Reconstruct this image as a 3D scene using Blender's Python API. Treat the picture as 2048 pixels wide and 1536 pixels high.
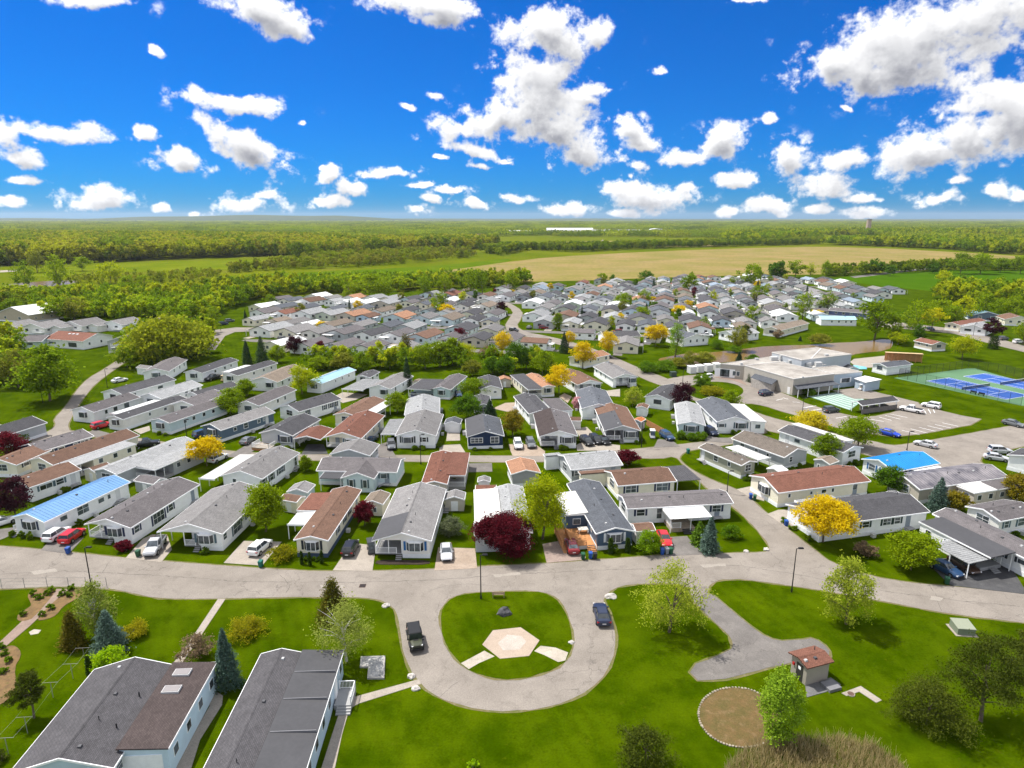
import bpy, math, random
import numpy as np
from mathutils import Vector, Matrix
random.seed(11); RNG=np.random.default_rng(11)
for o in list(bpy.data.objects): bpy.data.objects.remove(o)
SC=bpy.context.scene; COL=SC.collection; PI=math.pi
# ------------------------------------------------------------------ camera
cam_data=bpy.data.cameras.new('camera'); cam=bpy.data.objects.new('camera',cam_data); COL.objects.link(cam); SC.camera=cam
cam.location=(0,0,50); cam.rotation_euler=(math.radians(90-14.2213),0,0)
cam_data.sensor_width=36; cam_data.lens=36*1310/2048; cam_data.clip_start=.5; cam_data.clip_end=60000
SC.render.resolution_x=1024; SC.render.resolution_y=768
# ------------------------------------------------------------------ exposure
vs=SC.view_settings; vs.view_transform='Standard'; vs.look='None'; vs.exposure=.72; vs.gamma=1.0; vs.use_curve_mapping=False
SC.cycles.use_denoising=True; SC.cycles.max_bounces=6; SC.cycles.diffuse_bounces=3; SC.cycles.glossy_bounces=2; SC.cycles.transmission_bounces=2; SC.cycles.transparent_max_bounces=6
SC.cycles.caustics_reflective=False; SC.cycles.caustics_refractive=False; SC.cycles.volume_bounces=0; SC.cycles.sample_clamp_indirect=6
# ------------------------------------------------------------------ sun
SUN_EL=math.radians(61); SUN_AZ=math.radians(-58)        # azimuth measured from +Y towards +X
sd=bpy.data.lights.new('sun','SUN'); sd.energy=4.3; sd.angle=math.radians(.5); sd.color=(1,.955,.88)
so=bpy.data.objects.new('sun',sd); COL.objects.link(so)
sv=Vector((math.sin(SUN_AZ)*math.cos(SUN_EL),math.cos(SUN_AZ)*math.cos(SUN_EL),math.sin(SUN_EL)))
so.rotation_euler=sv.to_track_quat('Z','Y').to_euler(); so.location=(-60,60,120)
# ------------------------------------------------------------------ world: Nishita sky with broken cumulus
CLOUDS=[(0.0528,0.2351,0.0776,0.0347,-0.175),(0.0464,0.1924,0.0646,0.0374,-0.0),(0.1113,0.237,0.0309,0.0208,-0.0),(0.0256,0.1544,0.0796,0.0375,0.349),(-0.0171,0.1349,0.0893,0.0276,0.175),(0.0545,0.1149,0.0788,0.0386,-0.175),(0.0981,0.0877,0.0587,0.0271,-0.0),(-0.0744,0.1227,0.0499,0.0145,-0.175),(-0.062,0.0947,0.0345,0.0101,-0.349),(0.1099,0.1727,0.0279,0.0158,-0.0),(0.0997,0.1601,0.0281,0.0128,-0.349),(0.1675,0.1233,0.0265,0.0183,-0.524),(0.1895,0.0985,0.0278,0.0133,-0.175),(0.2911,0.1006,0.041,0.0246,0.349),(0.249,0.0801,0.0422,0.0133,-0.0),(0.3112,0.0531,0.0311,0.012,-0.0),(0.1873,0.0718,0.0175,0.0088,-0.0),(0.5219,0.1997,0.1289,0.0542,0.087),(0.4887,0.1705,0.1018,0.0329,-0.087),(0.5687,0.2197,0.0939,0.0439,-0.0),(0.422,0.1903,0.0263,0.0258,-0.0),(0.5919,0.0956,0.0991,0.0385,0.262),(0.6013,0.1304,0.046,0.0263,-0.0),(0.5466,0.0753,0.0608,0.0248,-0.0),(0.6372,0.1087,0.0417,0.049,-0.0),(0.383,0.0754,0.0287,0.0243,-0.0),(0.45,0.0702,0.0388,0.0175,-0.0),(0.4296,0.0393,0.0575,0.0192,-0.087),(0.4728,0.0241,0.0245,0.007,-0.0),(0.2,0.0286,0.067,0.0263,-0.0),(0.1607,0.0337,0.0286,0.0139,-0.0),(0.0781,0.0107,0.0528,0.0128,-0.0),(0.1582,0.0071,0.0288,0.0085,-0.0),(0.3567,0.0174,0.0336,0.0147,-0.0),(0.3112,0.0109,0.0187,0.0089,-0.0),(0.5617,0.0217,0.0253,0.0109,-0.0),(0.6161,0.0301,0.0176,0.0105,-0.0),(0.5773,0.0404,0.0164,0.0071,-0.0),(-0.135,0.0106,0.021,0.0085,0.0),(-0.1163,0.0269,0.021,0.007,-0.175),(-0.0581,0.0199,0.0294,0.0078,-0.14),(0.0029,0.0292,0.0294,0.0078,-0.0),(-0.1793,0.0631,0.0402,0.0082,0.0),(-0.1338,0.0456,0.0273,0.0049,0.0),(-0.087,0.0382,0.0233,0.0063,0.0),(-0.3781,0.1449,0.0664,0.0152,-0.052),(-0.3674,0.0949,0.0578,0.0254,-0.471),(-0.4431,0.0692,0.0332,0.015,-0.175),(-0.5783,0.0976,0.0565,0.0148,0.0),(-0.6271,0.0933,0.0212,0.02,0.0),(-0.6195,0.0662,0.0298,0.0159,-0.175),(-0.6182,0.0427,0.0252,0.0063,0.0),(-0.4876,0.1053,0.0146,0.009,0.0),(-0.5475,0.0207,0.0456,0.0171,0.0),(-0.5301,0.0294,0.0142,0.0111,0.0),(-0.6393,0.0138,0.0214,0.0127,0.0),(-0.3684,0.016,0.0398,0.02,0.0),(-0.3479,0.0294,0.0208,0.0107,0.0),(-0.2661,0.0572,0.0217,0.0107,0.524),(-0.2294,0.0421,0.0278,0.0123,-0.262),(-0.2584,0.0193,0.0317,0.0117,0.0),(-0.4817,0.0127,0.0104,0.0089,0.0),(-0.4381,0.0052,0.0103,0.0052,0.0),(-0.5145,0.2456,0.0483,0.0104,0.0),(-0.3339,0.2552,0.0567,0.0233,-0.262),(-0.2968,0.2397,0.0292,0.0114,-0.436),(-0.119,0.2734,0.0915,0.0217,-0.087),(-0.0957,0.2567,0.0424,0.0128,0.0),(0.3125,0.268,0.0262,0.0061,-0.0),(-0.4592,0.2009,0.009,0.005,-0.349),(-0.1122,0.1631,0.014,0.0057,-0.349),(-0.1441,0.1497,0.0112,0.0045,-0.349),(0.2038,0.1918,0.0115,0.0061,-0.0),(-0.1039,0.0822,0.01,0.0048,0.0),(-0.0501,0.0709,0.0188,0.0055,0.0),(-0.0102,0.0779,0.016,0.0062,0.0),(0.4482,0.1365,0.0069,0.003,-0.349),(0.3564,0.1265,0.0075,0.0087,0.698),(0.3769,0.0073,0.0102,0.006,-0.0),(0.4269,0.0072,0.0184,0.0078,-0.0),(0.4807,0.0063,0.029,0.0077,-0.0),(-0.2911,0.1262,0.0079,0.0051,0.0),(-0.2721,0.0684,0.0067,0.004,0.0),(0.6359,0.0263,0.0142,0.0092,-0.0),(0.248,0.0419,0.0151,0.0082,-0.0)]
W=bpy.data.worlds.new('World'); SC.world=W; W.use_nodes=True
def nd(nt,t,**k):
    n=nt.nodes.new(t)
    for a,b in k.items():
        if a=='inp':
            for i,v in b.items(): n.inputs[i].default_value=v
        else: setattr(n,a,b)
    return n
def cloud_field():
    """cumulus cover computed here: ellipse clusters broken up by fractal noise, self-shaded along the sun direction"""
    w,h=2400,705; rg=np.random.default_rng(3)
    az=(np.arange(w)+.5)/w*1.6-.8; el=(np.arange(h)+.5)/h*.47-.03; A,E=np.meshgrid(az,el)
    def vnoise(fx,fy):
        g=rg.random((int(fy)+3,int(fx)+3)); x=np.linspace(0,fx,w); y=np.linspace(0,fy,h); xi=x.astype(int); yi=y.astype(int)
        tx=x-xi; ty=y-yi; tx=tx*tx*(3-2*tx); ty=ty*ty*(3-2*ty)
        r0=g[yi][:,xi]*(1-tx)+g[yi][:,xi+1]*tx; r1=g[yi+1][:,xi]*(1-tx)+g[yi+1][:,xi+1]*tx
        return r0*(1-ty[:,None])+r1*ty[:,None]
    def fbm(f,oct,gain=.55,billow=False):
        t=0;a=1;s=0
        for o in range(oct):
            n=vnoise(f,f*.30*1.15)
            if billow: n=1-abs(2*n-1)
            t=t+n*a; s+=a; a*=gain; f*=2.03
        return t/s
    wx=(fbm(30,6,.62)-.5); wy=(fbm(30,6,.62)-.5)
    b=fbm(40,6,.60,True); f=fbm(38,8,.68); f2=fbm(90,6,.68)
    Aw=A+wx*.026; Ew=E+wy*.018
    fld=np.full((h,w),9.0)
    for (a,e,rx,ry,ro) in CLOUDS:
        rr=max(rx,ry)*2.6; x0=int((a-rr+.8)/1.6*w); x1=int((a+rr+.8)/1.6*w); y0=int((e-rr+.03)/.47*h); y1=int((e+rr+.03)/.47*h)
        x0,x1=max(0,x0),min(w,x1); y0,y1=max(0,y0),min(h,y1)
        if x1<=x0 or y1<=y0: continue
        dx=Aw[y0:y1,x0:x1]-a; dy=Ew[y0:y1,x0:x1]-e; c,s=math.cos(ro),math.sin(ro)
        u=(dx*c+dy*s)/rx; v=(-dx*s+dy*c)/ry
        if abs(ro)<.2: v=np.where(v<0,v*1.35,v)
        q=np.sqrt(u*u+v*v); sub=fld[y0:y1,x0:x1]
        k=.25; hh=np.clip(.5+.5*(sub-q)/k,0,1); fld[y0:y1,x0:x1]=sub*(1-hh)+q*hh-k*hh*(1-hh)
    d=1.06-fld+(f-.5)*1.6+(b-.60)*.8+(f2-.5)*.9
    # loose scraps around the larger clouds
    near=np.clip((1.9-fld)/.9,0,1); d=np.maximum(d,(fbm(60,7,.64)-.625)*3.0*near)
    al=np.clip((d-.0)/.60,0,1); al=al*al*(3-2*al)
    th=np.clip(d,0,1.0)**.8*np.clip(1.15-fld*.55,.3,1)
    def shift(m,dx,dy): return np.roll(np.roll(m,-dy,0),-dx,1)
    occ=0
    for i in range(1,17):
        s=i*2.0; occ=occ+shift(th,-int(s*.7),int(s*1.6))
    relief=(th-shift(th,-5,8))
    lit=np.exp(-occ*.095); base=np.clip((shift(th,0,26)-shift(th,0,-30)),0,1)
    tone=np.clip(.20+.82*lit+.26*relief-.36*base*np.clip(th,0,1)+.10*(fbm(18,4)-.5),0,1)
    px=np.zeros((h,w,4),np.float32); px[...,0]=al; px[...,1]=np.clip(tone,0,1); px[...,3]=1
    im=bpy.data.images.new('cloud_cover',w,h,float_buffer=True); im.colorspace_settings.name='Non-Color'; im.pixels.foreach_set(px.ravel()); im.update(); im.pack()
    return im
def build_world():
    nt=W.node_tree; nt.nodes.clear(); L=nt.links.new
    def M(op,a,b=None,c=None,clamp=False):
        n=nt.nodes.new('ShaderNodeMath'); n.operation=op; n.use_clamp=clamp
        for i,v in enumerate((a,b,c)):
            if v is None: continue
            if isinstance(v,(int,float)): n.inputs[i].default_value=v
            else: L(v,n.inputs[i])
        return n.outputs[0]
    def VM(op,a,b=None,c=None):
        n=nt.nodes.new('ShaderNodeVectorMath'); n.operation=op
        for i,v in enumerate((a,b,c)):
            if v is None: continue
            if isinstance(v,tuple): n.inputs[i].default_value=v
            else: L(v,n.inputs[i])
        return n
    def noise(vec,scale,detail,rough,dist=0.0):
        n=nt.nodes.new('ShaderNodeTexNoise'); n.inputs['Scale'].default_value=scale; n.inputs['Detail'].default_value=detail; n.inputs['Roughness'].default_value=rough; n.inputs['Distortion'].default_value=dist
        L(vec,n.inputs['Vector']); return n
    def sstep(v,a,b):
        n=nt.nodes.new('ShaderNodeMapRange'); n.interpolation_type='SMOOTHSTEP'; L(v,n.inputs[0]); n.inputs[1].default_value=a; n.inputs[2].default_value=b; return n.outputs[0]
    sky=nt.nodes.new('ShaderNodeTexSky'); sky.sky_type='NISHITA'; sky.sun_disc=False; sky.sun_elevation=SUN_EL; sky.sun_rotation=SUN_AZ; sky.altitude=200; sky.air_density=1.0; sky.dust_density=.25; sky.ozone_density=3.0
    tint=nt.nodes.new('ShaderNodeMix'); tint.data_type='RGBA'; tint.blend_type='MULTIPLY'; tint.inputs[0].default_value=1; L(sky.outputs[0],tint.inputs[6]); tint.inputs[7].default_value=(.01,.345,.90)+(1,)
    hs=nt.nodes.new('ShaderNodeHueSaturation'); hs.inputs['Saturation'].default_value=1.0; hs.inputs['Hue'].default_value=.5; L(tint.outputs[2],hs.inputs['Color'])
    bg=nt.nodes.new('ShaderNodeBackground'); bg.inputs[1].default_value=.082; L(hs.outputs[0],bg.inputs[0])
    tc=nt.nodes.new('ShaderNodeTexCoord'); sp=nt.nodes.new('ShaderNodeSeparateXYZ'); L(tc.outputs['Generated'],sp.inputs[0])
    az=M('ARCTAN2',sp.outputs[0],sp.outputs[1]); el=M('ARCSINE',sp.outputs[2])
    cb=nt.nodes.new('ShaderNodeCombineXYZ'); L(M('MULTIPLY_ADD',az,1/1.6,.5),cb.inputs[0]); L(M('MULTIPLY_ADD',el,1/.47,.03/.47),cb.inputs[1])
    im=nt.nodes.new('ShaderNodeTexImage'); im.image=cloud_field(); im.extension='EXTEND'; im.interpolation='Cubic'; L(cb.outputs[0],im.inputs[0])
    ss=nt.nodes.new('ShaderNodeSeparateColor'); L(im.outputs[0],ss.inputs[0]); alpha=ss.outputs[0]; tone=ss.outputs[1]
    ct=nt.nodes.new('ShaderNodeMix'); ct.data_type='RGBA'; L(tone,ct.inputs[0]); ct.inputs[6].default_value=(.17,.18,.22,1); ct.inputs[7].default_value=(1,.995,.99,1)
    bc=nt.nodes.new('ShaderNodeBackground'); L(ct.outputs[2],bc.inputs[0]); bc.inputs[1].default_value=.84
    inner=nt.nodes.new('ShaderNodeMixShader'); L(alpha,inner.inputs[0]); L(bg.outputs[0],inner.inputs[1]); L(bc.outputs[0],inner.inputs[2])
    # sky around and above the view: unseen noise clouds, thickened for fill light
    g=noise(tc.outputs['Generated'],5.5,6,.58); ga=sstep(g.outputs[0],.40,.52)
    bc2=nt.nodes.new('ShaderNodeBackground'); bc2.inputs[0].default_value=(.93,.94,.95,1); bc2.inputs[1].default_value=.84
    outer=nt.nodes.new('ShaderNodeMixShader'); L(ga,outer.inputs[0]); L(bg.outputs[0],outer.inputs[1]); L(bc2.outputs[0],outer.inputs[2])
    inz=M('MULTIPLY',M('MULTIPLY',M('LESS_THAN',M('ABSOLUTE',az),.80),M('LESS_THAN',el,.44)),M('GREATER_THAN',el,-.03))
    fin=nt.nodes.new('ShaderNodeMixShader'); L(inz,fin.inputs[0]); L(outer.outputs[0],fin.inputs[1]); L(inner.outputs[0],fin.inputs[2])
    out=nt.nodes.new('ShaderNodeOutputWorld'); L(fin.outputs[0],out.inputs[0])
build_world()
W.cycles.sampling_method='MANUAL'; W.cycles.sample_map_resolution=512
# ------------------------------------------------------------------ layout in metres (x right, y away from the camera)
HOUSES=[
{'n': 'mobile_home','x': -77.94,'y': 96.67,'r': -0.2675,'w': 6.81,'l': 17.14,'z': 3.0,'roof': 'skyblue','wall': 'white','lab': 'white mobile home under a long sky blue metal roof at the left edge','bay': 1,'ribs': 1,'porchL': 1,'rw': [(0.2,1.3,0.8,0),(0.42,2.2,1.6,0),(0.64,1.2,0.8,0),(0.74,0.6,0.8,0)]},
{'n': 'mobile_home','x': -63.79,'y': 94.46,'r': -0.1639,'w': 8.17,'l': 17.64,'z': 3.0,'roof': 'mgray','wall': 'white','lab': 'white mobile home with a mauve grey roof next to the red pickup','porch': (-0.5,0.08,3.2),'bayx': 0.62,'rw': [(0.08,1.1,1.1,1),(0.38,2.6,1.9,1),(0.56,1.1,1.2,1)],'rounds': 8},
{'n': 'mobile_home','x': -49.67,'y': 92.09,'r': -0.067,'w': 10.4,'l': 16.82,'z': 3.0,'roof': 'gray','wall': 'white','lab': 'white mobile home with wide carport roof over a silver pickup','carport': (-0.5,-0.12,6.0),'porch': (-0.12,0.14,2.6),'bayx': 0.72,'rw': [(0.06,1.0,1.0,0),(0.3,2.4,1.8,1),(0.55,1.2,1.2,1)]},
{'n': 'mobile_home','x': -30.31,'y': 89.79,'r': -0.0439,'w': 5.25,'l': 19.11,'z': 3.0,'roof': 'brown','wall': 'cream','lab': 'cream mobile home with long brown roof and white side awning','adds': [('flat',-5.81,-1.81,10.51,17.32,2.9,'rbrown','cream'),('awning',-5.84,-2.65,5.79,11.28,2.7,'white','cream')],'bay': 1,'bayx': 0.5,'rw': [(0.3,1.0,1.4,1),(0.5,1.0,1.2,1),(0.66,1.0,1.2,1)],'skirt': 'navy'},
{'n': 'mobile_home','x': -16.6,'y': 89.59,'r': -0.0189,'w': 8.93,'l': 19.49,'z': 3.0,'roof': 'gray','wall': 'offwhite','lab': 'off white mobile home with bright blue shutters by the beige driveway','bay': 1,'bayx': 0.72,'porch': (-0.5,0.0,7.0),'shut': 'royal','rounds': 7,'patch': [(-1,-0.03,7.2,'black')]},
{'n': 'mobile_home','x': 0.62,'y': 92.1,'r': 0.0691,'w': 5.14,'l': 17.87,'z': 3.0,'roof': 'lgray','wall': 'white','lab': 'pale grey roofed mobile home behind the big crimson maple','adds': [('flat',-6.13,-1.95,3.62,16.42,3.2,'whitemem','gray'),('flat',-6.28,-2.37,-0.1,4.22,3.0,'gray','gray')],'bay': 1},
{'n': 'mobile_home','x': 15.98,'y': 92.35,'r': 0.148,'w': 6.2,'l': 19.79,'z': 3.0,'roof': 'slate','wall': 'blue','lab': 'dark blue mobile home with slate roof beside the orange wood deck','adds': [('flat',-6.1,-2.35,6.96,15.51,3.1,'whitemem','blue')],'bay': 1,'shut': 'white'},
{'n': 'mobile_home','x': 18.84,'y': 103.8,'r': -1.4499,'w': 6.0,'l': 18.67,'z': 3.0,'roof': 'mgray','wall': 'white','lab': 'long white mobile home with white awning above its front steps','adds': [('awning',3.08,6.79,6.17,13.22,2.75,'white','white')],'rw': [(0.12,1.4,1.1,1),(0.3,0.9,2.0,0),(0.64,2.4,1.7,1),(0.86,1.5,1.1,1)],'shut': 'navy'},
{'n': 'mobile_home','x': 18.41,'y': 114.14,'r': -1.3734,'w': 7.5,'l': 11.47,'z': 3.0,'roof': 'brown','wall': 'cream','lab': 'cream mobile home with brown roof and grey veranda at its end','adds': [('awning',-3.43,3.53,11.68,16.39,3.0,'dgray','white'),('flat',-4.94,-0.31,-4.64,0.46,2.7,'brown','cream')],'rw': [(0.22,2.0,1.4,1),(0.78,2.2,1.6,1)]},
{'n': 'mobile_home','x': 10.27,'y': 122.46,'r': -1.3225,'w': 8.6,'l': 10.85,'z': 3.0,'roof': 'lgray','wall': 'gray','lab': 'pale shingled mobile home behind the small crimson maple','adds': [('flat',-5.32,-1.12,-2.47,0.77,2.9,'lgray','white')],'rw': [(0.1,1.0,1.0,1),(0.3,1.4,0.5,1),(0.5,1.4,0.5,0)]},
{'n': 'mobile_home','x': 46.95,'y': 121.57,'r': 0.4888,'w': 4.3,'l': 11.96,'z': 3.0,'roof': 'taupe','wall': 'olive','lab': 'narrow olive green mobile home at the street corner','adds': [('awning',3.3,7.15,0.98,9.69,2.8,'whitemem','white')],'lw': [(0.28,0.7,0.9,0),(0.6,1.1,1.1,0)]},
{'n': 'mobile_home','x': 58.63,'y': 126.99,'r': 0.5308,'w': 7.78,'l': 13.79,'z': 3.0,'roof': 'taupe','wall': 'gray','lab': 'grey mobile home with taupe roof beyond the olive one','lw': [(0.3,0.6,0.8,0),(0.52,0.8,1.0,0),(0.8,1.1,1.1,0)],'fw': [(0.3,0.9,1.1,0)]},
{'n': 'mobile_home','x': 45.86,'y': 111.44,'r': -1.299,'w': 8.5,'l': 19.96,'z': 3.0,'roof': 'rbrown','wall': 'cream','lab': 'cream mobile home with a long rust brown roof by the side street','adds': [('awning',7.28,9.18,0.98,8.73,2.8,'lgray','white')],'bay': 1,'rw': [(0.12,0.5,0.7,0),(0.36,0.5,0.6,0),(0.5,1.0,0.7,0),(0.6,0.5,0.7,0),(0.85,0.9,0.9,0)]},
{'n': 'mobile_home','x': 47.45,'y': 98.57,'r': -1.3208,'w': 8.5,'l': 21.25,'z': 3.0,'roof': 'dgray','wall': 'white','lab': 'white mobile home with dark roof behind the yellow locust tree','rw': [(0.42,1.3,1.0,1),(0.62,1.5,1.1,1),(0.72,1.1,1.1,1)],'shut': 'dkgreen'},
{'n': 'mobile_home','x': 71.76,'y': 120.71,'r': -1.1986,'w': 7.56,'l': 12.44,'z': 3.0,'roof': 'azure','wall': 'white','lab': 'white mobile home under a bright azure blue roof','adds': [('awning',3.53,6.36,4.92,11.6,2.7,'white','white')],'fw': [(0.3,1.4,1.2,1),(0.7,1.4,1.2,1)],'rw': [(0.25,1.4,1.2,1),(0.5,2.6,1.6,1)],'shut': 'royal','ribs': 1},
{'n': 'mobile_home','x': 71.85,'y': 112.22,'r': -1.2834,'w': 7.2,'l': 21.22,'z': 3.0,'roof': 'streak','wall': 'beige','lab': 'beige mobile home with streaked metal roof behind the blue spruce','adds': [('flat',4.07,7.27,8.32,13.58,2.9,'whitemem','beige'),('flat',4.34,7.27,13.58,19.17,2.9,'mgray','beige')],'rw': [(0.3,1.2,1.1,0)],'ribs': 1},
{'n': 'mobile_home','x': 71.51,'y': 99.74,'r': -2.8618,'w': 5.2,'l': 17.25,'z': 3.0,'roof': 'mgray','wall': 'white','lab': 'white mobile home with black flat roof and white carport','adds': [('flatfar',2.76,7.09,1.91,13.63,3.0,'black','white'),('carport',6.21,10.71,7.36,13.41,2.6,'lgray','white')]},
{'n': 'mobile_home','x': 77.21,'y': 99.0,'r': -1.2583,'w': 6,'l': 8.94,'z': 3.0,'roof': 'mgray','wall': 'offwhite','lab': 'pale mobile home with grey roof cut by the right edge behind the carport','rw': [(0.2,0.9,1.2,1),(0.6,1.4,1.4,1)]},
{'n': 'mobile_home','x': 102.6,'y': 123.7,'r': -0.9757,'w': 5.63,'l': 7,'z': 3.2,'roof': 'dgray','wall': 'white','lab': 'white mobile home with dark roof at the right edge beside parked silver cars','fw': []},
{'n': 'mobile_home','x': -37.44,'y': 121.7,'r': -1.6266,'w': 7.6,'l': 15.76,'z': 3.0,'roof': 'mgray','wall': 'paleblue','lab': 'pale blue mobile home with a projecting front gable','adds': [('awning',3.17,6.76,1.69,5.74,2.8,'black','white')],'rw': [(0.84,1.2,0.9,1)],'crossg': (0.4,7.06,5.82,12.14),'shut': 'slate'},
{'n': 'mobile_home','x': -14.19,'y': 111.2,'r': 0.0,'w': 4.8,'l': 16.32,'z': 3.0,'roof': 'rbrown','wall': 'beige','lab': 'tan mobile home with a ribbed rust roof beside the second street','adds': [('flatopen',0.83,5.32,4.37,16.32,3.0,'rbrown','beige')],'ribs': 1,'rounds': 5},
{'n': 'garage','x': 2.67,'y': 116.87,'r': 0.1523,'w': 5.72,'l': 7.0,'z': 2.8,'roof': 'peach','wall': 'grey','lab': 'peach roofed garage with grey gable near the second street','fw': []},
{'n': 'mobile_home','x': -50.71,'y': 114.44,'r': -0.1893,'w': 8.59,'l': 14.27,'z': 3.0,'roof': 'gray','wall': 'white','lab': 'broad white mobile home with grey roof and white metal lean-to','adds': [('awning',-7.98,-4.62,-1.23,12.03,2.8,'whitemem','white')],'fw': [(0.3,0.7,0.9,0)],'rw': [(0.05,1.2,1.1,1),(0.25,1.2,1.5,1),(0.5,2.0,1.3,1),(0.92,0.8,2.0,0)]},
{'n': 'garage','x': -33.46,'y': 127.16,'r': -0.0963,'w': 8.53,'l': 7,'z': 2.7,'roof': 'gray','wall': 'gray','lab': 'grey roofed garage across from the rust brown carport','fw': []},
{'n': 'mobile_home','x': -77.77,'y': 116.91,'r': -0.3254,'w': 6.0,'l': 20.01,'z': 3.0,'roof': 'lgray','wall': 'gray','lab': 'grey mobile home with pale roof and long porch behind the blue roofed home','adds': [('flatopen',2.58,7.63,4.52,16.89,2.8,'lgray','gray')],'rw': [(0.25,1.4,1.0,1),(0.5,0.9,1.4,0),(0.75,1.4,1.0,1)]},
{'n': 'mobile_home','x': -90.09,'y': 111.03,'r': -0.4104,'w': 7.0,'l': 9.63,'z': 3.0,'roof': 'brown','wall': 'white','lab': 'white mobile home with brown roof behind the dark plum tree at left','rw': [(0.3,2.2,0.9,1),(0.58,1.4,1.0,1)]},
{'n': 'mobile_home','x': -93.62,'y': 122.07,'r': -0.3711,'w': 7.4,'l': 19.49,'z': 3.0,'roof': 'brown','wall': 'cream','lab': 'cream mobile home with brown roof and striped window awnings','adds': [('flatopen',2.88,7.08,0.51,15.56,2.7,'lgray','cream')],'rw': [(0.3,3.0,1.2,0),(0.6,1.2,1.1,1),(0.8,1.2,1.1,1)]},
{'n': 'mobile_home','x': -101.43,'y': 129.95,'r': -0.4484,'w': 7.63,'l': 11.36,'z': 3.0,'roof': 'mgray','wall': 'navy','lab': 'navy blue mobile home with white windows behind the left crimson tree','rw': [(0.2,0.8,1.6,0),(0.38,1.3,1.0,0),(0.66,0.9,0.9,0),(0.84,1.7,1.0,0)]},
{'n': 'mobile_home','x': -101.21,'y': 121.59,'r': -0.1009,'w': 6.93,'l': 9,'z': 2.8,'roof': 'brown','wall': 'cream','lab': 'cream home with brown roof cut by the left edge'},
{'n': 'mobile_home','x': -116.98,'y': 140.02,'r': -0.2636,'w': 8.58,'l': 9.85,'z': 3.0,'roof': 'dgray','wall': 'gray','lab': 'grey mobile home with dark roof cut by the left edge beside the curving road','adds': [('awning',-4.86,-0.95,2.86,9.58,3.0,'white','white')],'rw': [(0.3,0.6,0.6,0)]},
{'n': 'mobile_home','x': -69.64,'y': 144.06,'r': -0.4809,'w': 6.8,'l': 16.19,'z': 3.0,'roof': 'gray','wall': 'steel','lab': 'steel blue mobile home with white skirt behind the left yellow tree','adds': [('awning',-3.42,0.53,-0.24,5.52,2.9,'lgray','white')],'bay': 1,'rw': [(0.25,0.8,0.8,0),(0.45,1.2,1.3,0),(0.7,0.8,0.8,0),(0.8,0.4,0.7,0)]},
{'n': 'mobile_home','x': -53.04,'y': 139.63,'r': -0.2286,'w': 8.41,'l': 12.63,'z': 3.0,'roof': 'dgray','wall': 'gray','lab': 'grey mobile home with slate roof and fenced front deck','bay': 1,'bayx': 0.75,'deck': 1,'rw': [(0.3,1.2,0.9,0),(0.7,1.2,0.9,0)]},
{'n': 'mobile_home','x': -37.4,'y': 137.16,'r': -0.1101,'w': 8.5,'l': 17.5,'z': 3.0,'roof': 'rbrown','wall': 'cream','lab': 'cream mobile home with rust brown roof beside a matching carport','adds': [('carport',-11.08,-4.93,-0.6,7.22,2.6,'rbrown','cream')],'bay': 1,'bayx': 0.7,'porch': (-0.5,-0.0,2.0),'rw': [(0.2,0.7,1.2,0),(0.55,0.6,1.2,0),(0.75,0.6,1.2,0)]},
{'n': 'mobile_home','x': -21.49,'y': 138.53,'r': 0.0,'w': 9.13,'l': 16.47,'z': 3.0,'roof': 'gray','wall': 'white','lab': 'white gabled mobile home with black window shutters facing the second street','adds': [('awning',-8.26,-3.19,2.39,13.86,2.7,'lgray','white')],'bay': 1,'bayx': 0.3,'fw': [(0.72,0.9,1.0,1)],'rounds': 6},
{'n': 'mobile_home','x': -5.9,'y': 138.16,'r': 0.0885,'w': 8.35,'l': 13.4,'z': 3.0,'roof': 'slate','wall': 'navy','lab': 'navy mobile home with white trim and metal roof facing the second street','fw': [(0.25,2.6,1.1,0),(0.77,1.8,1.4,0)],'patch': [(-1,-0.03,99,'black')]},
{'n': 'mobile_home','x': 10.33,'y': 138.34,'r': 0.0429,'w': 8.63,'l': 18,'z': 3.0,'roof': 'mgray','wall': 'white','lab': 'white mobile home with screened porch beside two parked cars','bay': 1,'bayx': 0.75,'porch': (-0.5,0.0,5.0),'patch': [(-1,-0.03,99,'mbrown')]},
{'n': 'mobile_home','x': 25.24,'y': 142.33,'r': 0.0,'w': 8.34,'l': 19,'z': 3.0,'roof': 'brown','wall': 'gray','lab': 'grey mobile home with brown roof and dark porch behind the golf cart','bay': 1,'bayx': 0.75,'porch': (-0.5,0.05,9.0),'patch': [(-1,-0.03,12,'black')]},
{'n': 'mobile_home','x': 42.13,'y': 146.53,'r': -0.1921,'w': 6.4,'l': 18,'z': 3.0,'roof': 'lgray','wall': 'paleblue','lab': 'pale mobile home with light roof behind a clipped hedge','bay': 1},
{'n': 'mobile_home','x': 52.99,'y': 148.86,'r': 0.0074,'w': 8.4,'l': 18.31,'z': 3.0,'roof': 'slate','wall': 'white','lab': 'white mobile home with slate gable and glazed sunroom at the corner','adds': [('flat',4.0,7.4,0.2,15,3.0,'whitemem','white')],'bay': 1,'bayx': 0.7,'fw': [(0.12,1.3,0.8,1)],'lw': [(0.3,1.2,1.0,1)],'sun': 1},
{'n': 'mobile_home','x': 71.46,'y': 129.4,'r': 0.5015,'w': 6.5,'l': 16.52,'z': 3.0,'roof': 'dgray','wall': 'white','lab': 'white mobile home with dark and white roof next to the roadside lawn','adds': [('flat',3.2,5.6,4,18,3.0,'whitemem','white')],'lw': [(0.7,1.4,0.8,0)]},
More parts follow.
